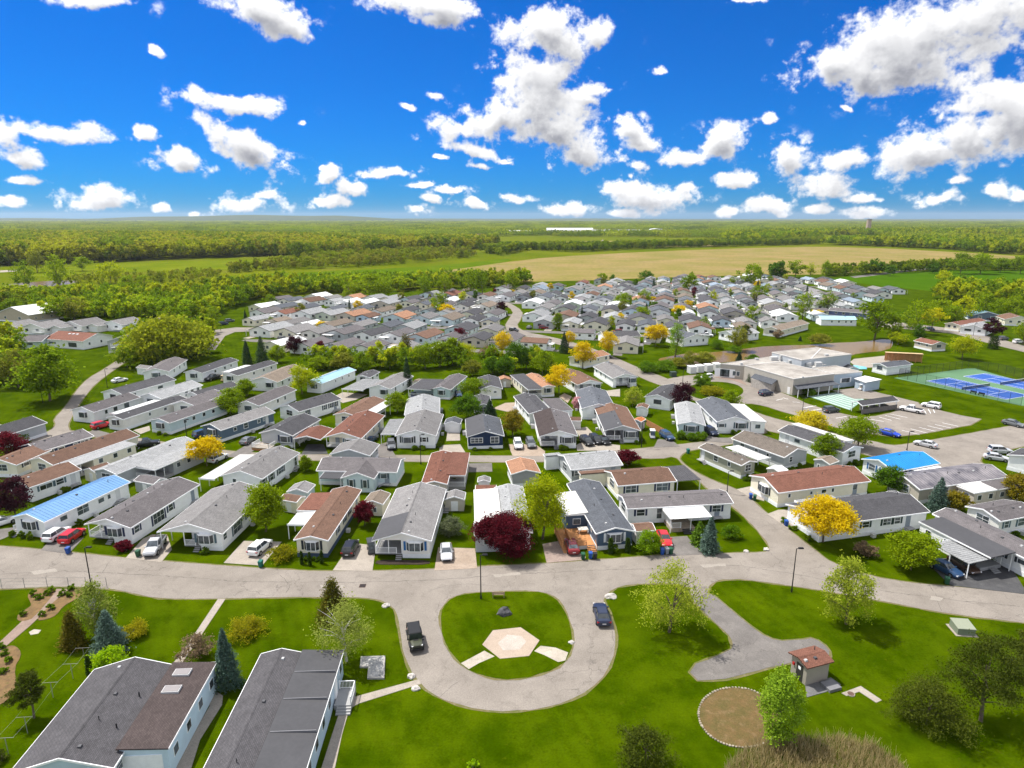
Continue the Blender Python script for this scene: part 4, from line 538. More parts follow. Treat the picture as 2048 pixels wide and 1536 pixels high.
('driveway','concrete',0.04,[(14.55,140.56),(16.24,142.77),(22.45,141.29),(24.49,140.56),(23.93,137.03),(14.46,137.03)]),
('driveway','asphalt2',0.04,[(31.84,139.13),(34.08,145.03),(37.23,143.52),(37.81,139.84)]),
('driveway','asphalt2',0.04,[(44.67,143.52),(45.49,148.16),(48.35,145.8),(51.63,145.8),(50.4,142.03)]),
('driveway','asphalt2',0.04,[(-101.41,148.16),(-102.15,152.25),(-96.76,149.37),(-94.55,147.37),(-95.89,145.8)]),
('driveway','concrete',0.04,[(-91.99,151.41),(-89.89,154.8),(-87.81,151.41),(-88.59,148.56)]),
('driveway','concrete',0.04,[(14.91,152.67),(18.47,153.94),(19.93,146.58),(16.32,143.52),(15.5,150.59)]),
('driveway','concrete',0.04,[(-15.21,143.52),(-15.52,149.37),(-12.59,149.77),(-12.01,143.89)]),
('driveway','paver',0.04,[(-5.17,170.29),(-1.87,175.6),(3.53,176.7),(2.94,167.75),(-1.51,167.25)]),
('driveway','paver',0.04,[(13.56,182.39),(15.39,185.97),(17.28,182.39),(15.49,175.6)]),
('driveway','concrete',0.04,[(27.09,188.43),(32.55,190.96),(31.18,182.39),(28.22,182.98)]),
('driveway','concrete',0.04,[(-51.61,181.22),(-50.03,187.2),(-42.2,184.76),(-44.3,178.93),(-47.12,175.6)]),
('driveway','brickpath',0.04,[(65.55,205.95),(73.41,211.73),(72.44,195.25),(70.17,201.81)]),
('driveway','asphalt',0.04,[(95.7,189.08),(105.23,192.74),(109.89,183.27),(107.15,179.94),(97.5,179.94)]),
('deck_paving','concrete',0.05,[(121.02,229.3),(125.16,234.58),(141.52,241.04),(138.67,234.58),(140.01,231.03),(135.52,222.6),(118.88,219.39)]),
('swimming_pool','poolwater',0.08,[(117.98,221.79),(119.93,224.24),(122.54,220.98),(121.05,217.81),(118.08,217.81)]),
('shuffleboard_court','shuffle',0.05,[(85.56,182.7),(95.6,186.95),(100.14,179.39),(90.68,168.64)]),
('tennis_court','court',0.05,[(123.15,205.16),(156.11,218.91),(158.68,218.91),(161.9,188.79),(146.24,172.72),(140.06,172.72)]),
('flower_bed','mulch',0.05,[(-66.29,79.67),(-66.77,81.44),(-63.28,81.26),(-62.88,80.37),(-61.61,74.43),(-62.34,73.67),(-63.56,73.97),(-64.31,75.37),(-63.88,76.98),(-64.25,77.64)]),
('flower_bed','mulch',0.05,[(-61.59,79.33),(-61.47,80.91),(-58.57,81.62),(-58.38,80.37),(-58.94,78.81),(-59.64,76.98),(-59.1,75.05),(-59.75,74.12),(-60.81,73.82),(-61.35,75.37)]),
('flower_bed','mulch',0.05,[(-60.7,66.56),(-60.91,68.39),(-60.29,68.93),(-58.85,68.13),(-57.73,66.82),(-57.08,64.81),(-54.52,61.76),(-53.83,59.57),(-54.68,58.32)]),
('flower_bed','soil',0.05,[(-20.45,87.86),(-20.33,89.28),(-16.87,89.12),(-12.34,89.12),(-12.27,87.86),(-16.66,87.86)]),
('mulch_bed','drybed',0.05,[(27.62,57.07),(27.39,56.42),(27.07,55.8),(26.67,55.22),(26.2,54.69),(25.67,54.23),(25.1,53.84),(24.49,53.53),(23.86,53.3),(23.23,53.17),(22.6,53.12),(21.99,53.17),(21.42,53.3),(20.89,53.53),(20.41,53.84),(20.0,54.23),(19.67,54.69),(19.42,55.22),(19.27,55.8),(19.21,56.42),(19.26,57.07),(19.41,57.73),(19.67,58.39),(20.03,59.02),(20.48,59.62),(21.01,60.16),(21.62,60.63),(22.27,61.01),(22.97,61.29),(23.68,61.46),(24.39,61.52),(25.07,61.46),(25.71,61.29),(26.28,61.01),(26.78,60.63),(27.19,60.16),(27.49,59.62),(27.69,59.02),(27.77,58.39),(27.75,57.73)]),
('concrete_pad','concrete',0.05,[(35.75,60.65),(38.4,61.76),(39.55,59.57),(38.74,59.19),(37.79,60.87),(36.08,60.21)]),
('bare_patch','gravel',0.045,[(-60.12,71.45),(-59.91,72.03),(-58.92,71.88),(-58.77,71.16),(-59.53,70.88)]),
('concrete_pad','slabdark',0.05,[(31.7,60.0),(32.31,61.76),(35.77,63.14),(36.33,61.99),(34.24,60.87)]),
('street','asphalt2',0.012,[(-114.2,270.1),(-90.8,264.7),(-67.4,259.3),(-44.0,253.9),(-20.6,248.5),(2.8,243.1),(10.6,241.3),(11.9,247.0),(4.1,248.8),(-19.3,254.2),(-42.7,259.6),(-66.1,265.0),(-89.5,270.4),(-112.9,275.8)]),
('street','asphalt2',0.012,[(-126.6,322.9),(-103.2,317.5),(-79.8,312.1),(-56.5,306.7),(-33.1,301.3),(-9.7,295.9),(13.7,290.5),(37.1,285.1),(60.5,279.7),(76.1,276.1),(77.4,281.7),(61.8,285.3),(38.4,290.7),(15.0,296.1),(-8.4,301.5),(-31.8,306.9),(-55.2,312.3),(-78.5,317.7),(-101.9,323.1),(-125.3,328.5)]),
('street','asphalt2',0.012,[(-139.1,375.6),(-115.7,370.2),(-92.3,364.8),(-68.9,359.4),(-45.5,354.0),(-22.1,348.6),(1.2,343.2),(24.6,337.8),(48.0,332.4),(71.4,327.0),(94.8,321.6),(118.2,316.2),(141.5,310.8),(141.5,310.8),(142.9,316.5),(142.9,316.5),(119.5,321.9),(96.1,327.3),(72.7,332.7),(49.3,338.1),(25.9,343.5),(2.5,348.9),(-20.8,354.3),(-44.2,359.7),(-67.6,365.1),(-91.0,370.5),(-114.4,375.9),(-137.8,381.3)]),
('street','asphalt2',0.012,[(-112.5,419.4),(-89.2,414.0),(-65.8,408.6),(-42.4,403.2),(-19.0,397.8),(4.4,392.4),(27.8,387.0),(51.1,381.6),(74.5,376.2),(97.9,370.8),(121.3,365.4),(144.7,360.0),(168.1,354.6),(183.7,351.0),(185.0,356.6),(169.4,360.2),(146.0,365.6),(122.6,371.0),(99.2,376.4),(75.8,381.8),(52.5,387.2),(29.1,392.6),(5.7,398.0),(-17.7,403.4),(-41.1,408.8),(-64.5,414.2),(-87.9,419.6),(-111.2,425.0)]),
('street','asphalt2',0.012,[(-23.7,448.7),(-0.3,443.3),(23.1,437.9),(46.5,432.5),(69.9,427.1),(93.3,421.7),(116.6,416.3),(140.0,410.9),(163.4,405.5),(186.8,400.1),(210.2,394.7),(210.2,394.7),(211.5,400.4),(211.5,400.4),(188.1,405.8),(164.7,411.2),(141.3,416.6),(117.9,422.0),(94.6,427.4),(71.2,432.8),(47.8,438.2),(24.4,443.6),(1.0,449.0),(-22.4,454.4)]),
('street','asphalt2',0.012,[(34.0,485.3),(57.4,479.9),(80.8,474.5),(104.2,469.1),(127.6,463.7),(151.0,458.3),(174.3,452.9),(197.7,447.5),(221.1,442.1),(244.5,436.7),(252.3,434.9),(253.6,440.5),(245.8,442.3),(222.4,447.7),(199.0,453.1),(175.7,458.5),(152.3,463.9),(128.9,469.3),(105.5,474.7),(82.1,480.1),(58.7,485.5),(35.3,490.9)]),
('street','asphalt2',0.012,[(91.7,521.8),(115.1,516.4),(138.5,511.0),(161.9,505.6),(185.3,500.2),(208.7,494.8),(232.0,489.4),(255.4,484.0),(255.4,484.0),(256.7,489.7),(256.7,489.7),(233.4,495.1),(210.0,500.5),(186.6,505.9),(163.2,511.3),(139.8,516.7),(116.4,522.1),(93.0,527.5)]),
('street','asphalt2',0.012,[(172.8,553.0),(196.2,547.6),(219.6,542.2),(243.0,536.8),(250.8,535.0),(252.1,540.7),(244.3,542.5),(220.9,547.8),(197.5,553.2),(174.1,558.6)]),
]
TREES=[
('birch',-19.27,66.0,8.63,3.3,'weeping birch with pale twigs beside the black roofed foreground home'),
('cedar',-22.75,73.71,6.13,2.28,'dark rusty cedar behind the weeping birch'),
('sparse',19.56,71.52,10.06,4.14,'large loose maple with fresh leaves on the central lawn'),
('sparse',42.43,73.17,9.27,3.45,'thin young maple with yellow top by the right bend of the road'),
('cedar',-52.66,68.57,4.9,1.55,'brownish cedar left of the blue spruce pair'),
('birch',-51.33,70.71,8.05,2.38,'airy young tree rising behind the left blue spruce'),
('bspruce',-47.55,67.45,5.76,2.29,'silvery blue spruce near the clothesline'),
('juniper',-46.7,70.98,1.64,1.93,'golden spreading juniper right of the left spruce'),
('juniper',-32.9,71.04,2.15,2.53,'rounded golden juniper on the lawn beside the foreground homes'),
('bspruce',-31.25,61.8,7.16,1.8,'tall blue spruce between the two foreground roofs'),
('twig',-37.17,66.84,2.75,2.29,'twiggy brown shrub over the white stones by the footpath'),
('pine',-49.31,57.04,5.74,1.58,'leaning dark pine at the lower left'),
('sparsenarrow',26.38,54.23,7.81,2.24,'slender bright green tree in front of the utility shed'),
('pineb',42.21,56.15,4.68,3.75,'broad dark pine shrub above the reeds'),
('pine',48.09,56.62,9.96,4.15,'large dark pine at the lower right'),
('pine',55.87,60.78,9.07,2.14,'dark pine cut by the right edge'),
('pineb',12.55,50.99,3.66,2.93,'round dark pine top at the bottom edge'),
('brightbush',-45.76,64.44,2.75,2.1,'lime green shrub behind the ridge of the foreground home'),
('column',-47.63,63.59,2.47,0.39,'thin dark columnar cedar beside the foreground roof'),
('pineb',-48.48,51.51,1.17,0.93,'dark conifer in the bottom left corner'),
('brightbush',-3.71,50.64,0.81,0.6,'small leafy sapling at the bottom edge'),
('round',-40.47,98.5,8.39,3.18,'bright green maple between the grey and brown roofs'),
('crimson',-24.7,100.86,4.18,1.67,'small crimson maple beside the cream garden shed'),
('rhodo',-9.85,97.12,3.31,2.07,'dark flowering shrub between two front homes'),
('crimsonlow',-0.93,91.63,6.34,4.37,'huge crimson maple spreading to the ground by the front road'),
('ygreen',4.9,95.91,10.83,4.13,'yellow green maple behind the crimson one'),
('roundlow',21.11,91.62,3.54,1.97,'dense green bush beside the bright red car'),
('bspruce',30.42,91.68,5.88,1.69,'pale blue spruce on the corner lawn'),
('spruceg',29.68,94.57,3.72,1.66,'soft green fir just behind the pale spruce'),
('bushround',35.25,96.43,2.15,1.59,'clipped round bush on the corner lawn'),
('locust',49.51,94.9,7.73,4.42,'large golden locust before the dark roofed white home'),
('round',58.47,86.34,5.78,3.42,'green maple in front of the white carport'),
('twig',53.89,90.59,2.17,1.8,'small brown shrub on the right lawn'),
('rounddark',70.52,114.07,5.4,2.89,'dark green round tree below the azure roof'),
('bspruce',74.82,106.28,6.31,2.19,'blue spruce in front of the streaked metal roof'),
('bronze',77.81,106.28,3.6,2.1,'small olive tree right of the blue spruce'),
('bronze',91.08,109.19,5.78,2.96,'olive maple at the right edge'),
('crimsonlow',-60.19,92.15,1.62,1.24,'small crimson shrub in front of the mauve roofed home'),
('juniper',-34.79,89.73,1.89,2.23,'golden green juniper beside the white SUV driveway'),
('column',-31.31,88.06,2.14,0.3,'left one of three dark cedars before the brown roofed cream home'),
('column',-29.98,87.63,2.13,0.3,'middle one of three dark cedars before the brown roofed cream home'),
('column',-28.37,88.21,2.14,0.3,'right one of three dark cedars before the brown roofed cream home'),
('column',15.14,91.21,2.61,0.54,'dark cedar left of the window of the dark blue home'),
('column',17.84,91.68,2.37,0.54,'dark cedar right of the window of the dark blue home'),
('bushround',39.55,145.37,1.88,1.39,'left clump of the clipped hedge before the pale home'),
('bushround',41.61,144.31,1.87,1.38,'middle clump of the clipped hedge before the pale home'),
('bushround',44.03,144.66,1.87,1.39,'right clump of the clipped hedge before the pale home'),
('tuft',-65.38,79.69,0.78,0.58),
('tuft',-64.16,78.83,0.77,0.57),
('tuft',-63.55,79.79,0.78,0.58),
('tuft',-63.49,80.56,0.79,0.58),
('tuft',-61.44,79.69,0.78,0.58),
('tuft',-60.45,79.52,0.78,0.58),
('tuft',-61.08,81.2,0.79,0.59),
('tuft',-63.32,75.09,0.74,0.55),
('tuft',-60.87,74.93,0.74,0.55),
('tuft',-60.77,76.36,0.75,0.56),
('tuft',-59.86,67.14,0.67,0.5),
('tuft',-57.66,64.04,0.65,0.48),
('tuft',-58.38,65.87,0.66,0.49),
('tuft',-61.25,68.32,0.68,0.51),
('round',77.43,138.54,7.6,4.11),
('round',66.79,131.05,5.93,3.28),
('yellowbush',72.41,150.96,4.8,4.46),
('crimson',24.02,127.87,3.52,2.59),
('locust',-63.44,127.87,6.35,3.83),
('round',-42.0,125.09,3.35,1.32),
('plum',-85.57,103.9,7.2,3.25),
('crimson',-106.35,130.76,6.47,3.48),
('bushround',-114.8,141.55,2.64,3.53),
('round',-130.22,177.78,15.76,8.37),
('olive',-150.03,192.95,11.62,5.29),
('willow',-124.08,231.06,17.38,15.64),
('round',-140.88,247.43,10.1,6.7),
('olive',-119.85,243.6,8.82,6.61),
('round',-132.66,220.46,7.89,5.15),
('round',-74.08,165.15,6.93,3.8),
('round',-76.79,183.13,5.07,2.89),
('ygreen',-61.4,185.36,8.7,4.66),
('round',-30.29,166.06,5.75,3.16),
('spruce',-88.15,226.05,10.02,2.99),
('spruce',-93.45,226.05,8.6,2.29),
('plum',-82.49,243.6,7.1,3.59),
('spruce',-31.8,192.95,9.63,1.97),
('cedar',-38.78,234.52,9.26,3.82),
('rounddark',-11.42,160.73,6.64,3.96),
('spruce',-5.65,160.73,5.33,2.04),
('round',-10.66,182.04,5.93,4.45),
('bronze',0.12,147.21,6.41,2.82),
('locust',13.77,185.36,9.0,4.23),
('locust',-3.55,239.89,9.45,3.53),
('locust',24.08,218.15,9.71,4.42),
('locust',22.59,257.51,6.47,2.79),
('locust',35.44,238.07,9.75,3.88),
('locust',57.83,259.62,8.94,5.22),
('locust',52.07,316.13,5.37,3.4),
('locust',87.01,339.38,6.78,4.16),
('locust',98.68,366.17,5.88,3.08),
('locust',-34.13,339.38,7.3,4.68),
('locust',156.29,335.86,4.65,3.6),
('locust',-86.5,295.77,4.83,3.19),
('crimson',-22.23,270.69,5.72,2.93),
('plum',-5.67,352.29,6.75,3.77),
('plum',46.04,169.81,7.38,3.36),
('pink',17.69,169.81,3.36,1.62),
('plum',209.37,281.45,8.1,4.99),
('column',189.39,253.39,5.38,2.36),
('sparsenarrow',60.49,238.07,14.19,3.13),
('olive',87.65,249.38,9.78,3.67),
('pine',97.34,268.4,7.55,2.28),
('round',58.87,169.81,5.17,2.83),
('sparse',33.06,172.72,5.52,3.01),
('ygreen',164.62,234.52,8.89,4.92),
('round',116.54,316.13,9.26,3.64),
('round',65.35,325.71,7.27,4.25),
('rounddark',79.31,362.1,5.27,3.32),
('round',-29.72,218.15,9.36,3.74),
('round',-24.92,221.24,9.48,3.96),
('round',-20.88,224.43,9.6,3.84),
('ygreen',-16.72,227.7,7.58,3.54),
('rounddark',1.01,215.13,9.92,3.86),
('rounddark',4.78,218.15,7.99,3.4),
('round',10.08,210.75,7.75,3.79),
('rounddark',-6.45,210.75,6.07,3.3),
('olive',-12.9,207.92,5.34,3.25),
('rounddark',-2.29,207.92,6.66,3.25),
('round',8.3,231.06,5.87,3.24),
('spruce',19.87,245.5,8.11,2.47),
('twig',-9.15,239.52,3.75,3.13),
('round',-65.15,216.63,4.85,3.89),
('olive',-56.3,215.13,6.19,4.37),
('round',-49.75,212.19,7.12,3.65),
('round',-46.77,219.68,7.34,3.77),
('olive',-62.56,222.82,4.26,3.3),
('round',-83.71,228.53,6.35,3.2),
('round',-41.67,218.15,6.61,3.06),
('round',153.05,273.01,17.31,7.34),
('round',157.86,268.4,11.7,4.55),
('rounddark',186.3,305.63,8.74,4.69),
('round',179.2,287.79,15.11,6.63),
('locust2',191.26,295.77,11.43,5.22),
('round',216.44,329.03,11.11,6.55),
('round',213.07,313.06,10.61,5.52),
('ygreen',227.81,329.03,12.61,5.79),
('round',238.69,329.03,13.86,6.29),
('round',250.42,335.86,10.56,5.14),
('round',254.36,329.03,12.61,5.03),
('round',207.34,261.77,10.22,3.64),
('olive',57.1,220.46,3.35,3.44),
('bushround',45.24,212.92,3.93,3.66),
('bushround',51.24,215.13,4.13,4.04),
('olive',61.41,220.46,5.8,3.1),
('olive',66.47,221.24,5.29,3.8),
('bushround',85.52,246.46,2.92,3.45),
('olive',125.09,261.77,4.52,4.46),
('bushround',80.41,253.56,3.95,2.93),
('twig',114.1,277.61,3.57,2.98),
('spruce',120.77,270.69,2.12,0.84),
('ygreen',156.77,261.77,5.34,4.05),
('rounddark',169.3,268.4,7.55,2.9),
('bushround',85.13,226.4,3.54,2.62),
('spruce',81.88,231.06,3.31,1.44),
('bushround',58.59,195.0,3.69,2.73),
('juniper',58.76,185.36,2.12,4.39),
('spruce',74.85,199.85,4.67,1.41),
('bushround',86.55,184.24,2.11,2.18),
('round',-347.1,471.4,21.16,7.84),
('round',-333.8,485.24,24.61,9.52),
('round',-418.0,644.94,14.35,9.71),
('ygreen',-318.21,523.54,17.19,9.88),
('olive',-449.08,626.84,20.89,9.43),
('round',-264.48,455.16,13.69,6.9),
('round',-254.1,455.16,12.67,5.17),
('rounddark',-267.49,434.17,8.86,6.6),
('round',-264.28,346.64,10.61,5.3),
('round',-228.57,329.03,12.61,7.55),
('olive',-220.99,329.03,11.36,7.55),
('round',-144.52,316.13,8.77,3.64),
('round',-134.25,291.73,5.67,2.92),
('round',-101.9,412.37,12.48,5.33),
('round',-89.32,412.37,17.11,6.88),
('round',-80.87,417.62,15.13,5.71),
('round',-55.4,417.62,14.5,4.76),
('round',-43.2,423.0,15.31,5.46),
('round',-27.42,428.51,18.06,6.5),
('round',-19.51,434.17,18.28,4.93),
('round',0.34,445.93,16.09,5.74),
('round',-38.29,346.64,11.92,5.3),
('round',71.82,523.54,7.85,4.75),
('rounddark',108.89,540.56,8.9,6.95),
('rounddark',79.75,523.54,7.07,3.17),
('round',127.52,471.4,11.34,6.79),
('round',176.64,488.82,20.09,9.23),
('rounddark',220.88,549.48,15.57,10.36),
('round',243.29,568.22,15.23,8.57),
('ygreen',256.18,568.22,13.55,5.57),
('round',260.4,549.48,16.38,4.97),
('rounddark',334.35,609.71,14.5,9.18),
('ygreen',331.43,507.53,11.41,6.91),
('round',152.57,407.25,9.88,5.58),
('round',146.9,329.03,14.6,5.03),
('round',174.99,362.1,11.59,4.97),
('round',64.05,370.33,10.72,5.65),
('round',78.85,387.94,10.32,3.84),
('round',412.65,609.71,19.44,10.55),
('rounddark',388.7,609.71,10.44,5.97),
('round',431.07,609.71,19.44,12.84),
('round',461.86,626.84,13.96,9.44),
('round',467.91,609.71,17.2,8.26),
('rounddark',336.16,588.25,9.65,5.33),
('round',-143.48,387.94,7.38,3.55),
('round',56.77,399.8,5.17,2.74),
('locust',0.33,439.97,4.0,2.34),
('locust',26.67,461.53,6.27,2.8),
('locust',11.32,412.37,3.76,2.2),
('locust',175.42,471.16,6.77,2.68),
('olive',-50.12,402.07,4.94,1.44),
('round',200.95,513.58,6.63,2.61),
('round',103.82,416.04,7.15,2.16),
('round',21.07,297.46,8.46,2.66),
('round',149.27,356.28,5.52,1.53),
('ygreen',178.67,487.78,8.14,2.16),
('olive',-60.1,349.77,5.63,2.0),
('round',150.77,554.64,7.06,2.25),
('olive',68.11,492.58,7.95,2.57),
('round',167.75,501.54,7.44,2.94),
('ygreen',170.37,439.12,8.26,2.79),
('ygreen',220.08,531.69,6.94,2.54),
('olive',58.66,349.47,7.28,2.4),
('olive',-110.24,340.61,6.96,2.77),
('rounddark',-22.83,408.87,6.6,2.1),
('round',90.17,304.43,5.48,1.97),
('ygreen',121.5,395.29,8.38,2.5),
('olive',145.93,394.67,7.27,1.91),
('ygreen',-29.12,391.56,8.2,2.98),
('rounddark',90.01,480.42,7.94,2.09),
('spruce',193.99,432.43,7.51,1.65),
('rounddark',84.2,328.88,6.09,1.86),
('locust',36.31,399.13,6.98,2.11),
('locust',-43.64,365.38,4.56,1.79),
('spruce',35.83,334.08,6.31,1.39),
('round',-9.52,467.97,4.76,1.87),
('olive',-66.73,395.35,7.58,2.41),
('round',58.67,463.27,4.69,1.42),
('crimson',118.03,427.25,4.63,1.21),
('ygreen',129.11,480.09,5.45,2.06),
('spruce',-137.29,335.3,4.62,1.02),
('round',212.26,408.45,5.38,1.83),
('round',141.39,425.36,5.85,1.69),
('spruce',-92.63,372.99,5.97,1.31),
('ygreen',46.45,302.98,6.22,1.84),
('spruce',104.29,484.81,7.4,1.63),
('crimson',-72.11,242.41,5.34,1.84),
('spruce',68.92,334.91,7.93,1.74),
('olive',12.84,404.46,7.72,2.34),
('round',-115.52,311.98,4.54,1.41),
('locust',-84.48,357.9,6.7,2.58),
('spruce',174.83,468.57,7.72,1.7),
('locust',84.53,393.69,4.68,1.8),
('crimson',120.33,434.83,6.24,2.11),
('crimson',-11.43,434.57,5.31,1.62),
('shrub',-80.87,96.69,1.04,0.42),
('shrub',-77.35,95.73,1.26,0.55),
('shrub',-78.84,96.14,1.27,0.49),
('shrub',-72.76,101.0,1.0,0.54),
('shrub',-47.12,91.17,1.0,0.75),
('shrub',-43.42,100.88,0.9,0.41),
('shrub',-30.95,89.07,0.92,0.51),
('shrub',-26.58,104.61,0.81,0.41),
('shrub',-29.33,89.0,0.93,0.46),
('shrub',-26.61,104.04,1.16,0.51),
('shrub',1.26,91.39,1.03,0.75),
('shrub',-1.16,91.23,0.81,0.44),
('shrub',3.54,93.69,1.09,0.54),
('shrub',18.29,91.94,0.97,0.42),
('shrub',17.17,108.45,0.71,0.44),
('shrub',15.87,91.57,1.28,0.58),
('shrub',18.28,101.02,0.77,0.57),
('shrub',18.36,101.57,0.97,0.66),
('shrub',18.21,102.76,1.0,0.43),
('shrub',18.09,103.79,0.98,0.58),
('shrub',13.88,118.48,1.15,0.56),
('shrub',47.98,121.27,1.02,0.67),
('shrub',45.91,120.17,0.72,0.59),
('shrub',43.99,132.68,0.91,0.46),
('shrub',46.76,120.62,1.08,0.62),
('shrub',45.54,129.76,1.16,0.42),
('shrub',57.45,125.43,0.7,0.74),
('shrub',59.12,126.41,1.29,0.42),
('shrub',56.88,138.54,1.09,0.49),
('shrub',56.31,124.76,0.76,0.41),
('shrub',45.93,101.5,1.03,0.74),
('shrub',46.52,99.2,0.77,0.69),
('shrub',47.47,95.44,1.1,0.43),
('shrub',72.44,100.79,1.14,0.45),
('shrub',71.65,88.22,0.79,0.6),
('shrub',71.29,100.46,1.22,0.69),
('shrub',76.61,98.41,0.96,0.61),
('shrub',77.02,97.14,0.77,0.72),
('shrub',81.65,96.81,0.93,0.5),
('shrub',79.74,96.19,0.98,0.66),
('shrub',-30.28,117.04,0.64,0.64),
('shrub',-13.86,110.45,0.76,0.63),
('shrub',-11.34,123.28,0.82,0.53),
('shrub',-11.34,119.68,0.69,0.46),
('shrub',-48.38,113.23,0.84,0.67),
('shrub',-53.83,114.27,0.93,0.48),
('shrub',-45.5,116.39,0.7,0.41),
('shrub',-69.22,131.47,1.04,0.55),
('shrub',-76.99,115.86,0.81,0.41),
('shrub',-77.93,116.17,0.86,0.69),
('shrub',-68.51,133.56,0.92,0.5),
('shrub',-90.78,110.51,1.21,0.7),
('shrub',-84.31,114.42,1.1,0.48),
('shrub',-91.36,110.76,1.02,0.71),
('shrub',-84.03,115.07,0.87,0.58),
('shrub',-90.2,110.26,1.01,0.59),
('shrub',-84.14,114.81,0.8,0.54),
('shrub',-94.1,121.45,1.14,0.61),
('shrub',-91.27,120.35,0.97,0.45),
('shrub',-83.35,137.03,1.19,0.42),
('shrub',-69.07,142.92,1.07,0.63),
('shrub',-71.58,144.23,0.82,0.69),
('shrub',-53.5,138.97,0.92,0.5),
('shrub',-46.18,148.58,1.18,0.54),
('shrub',-52.37,138.7,1.18,0.57),
('shrub',-50.28,138.22,0.78,0.69),
('shrub',-48.36,139.2,1.18,0.41),
('shrub',-32.02,143.03,0.69,0.48),
('shrub',-37.42,136.41,1.12,0.66),
('shrub',-16.47,141.34,0.61,0.58),
('shrub',-21.67,137.78,0.96,0.73),
('shrub',-16.47,139.79,0.8,0.66),
('shrub',-19.88,137.78,1.02,0.67),
('shrub',-16.47,149.41,0.62,0.68),
('shrub',-4.75,137.51,0.71,0.41),
('shrub',-8.24,137.2,0.75,0.49),
('shrub',12.07,137.66,0.78,0.58),
('shrub',14.91,142.71,0.74,0.59),
('shrub',10.93,137.62,1.24,0.57),
('shrub',14.39,154.9,0.78,0.47),
('shrub',11.66,137.65,0.98,0.67),
('shrub',14.76,146.32,0.61,0.54),
('shrub',28.38,141.58,0.92,0.48),
('shrub',29.86,143.59,0.81,0.65),
('shrub',39.54,146.27,1.04,0.45),
('shrub',44.26,145.35,1.07,0.57),
('shrub',42.23,145.75,0.92,0.55),
('shrub',46.81,151.49,0.82,0.67),
('shrub',54.02,148.12,1.15,0.55),
('shrub',52.44,148.11,1.26,0.48),
('shrub',57.55,161.58,0.68,0.48),
('shrub',52.87,148.11,0.9,0.57),
('shrub',57.53,164.02,0.74,0.55),
('shrub',70.18,127.84,1.04,0.44),
('shrub',68.9,141.77,0.9,0.7),
('shrub',71.81,128.73,1.1,0.59),
('shrub',72.36,135.46,0.61,0.48),
('shrub',-83.95,148.15,0.91,0.52),
('shrub',-82.14,147.49,0.71,0.51),
]
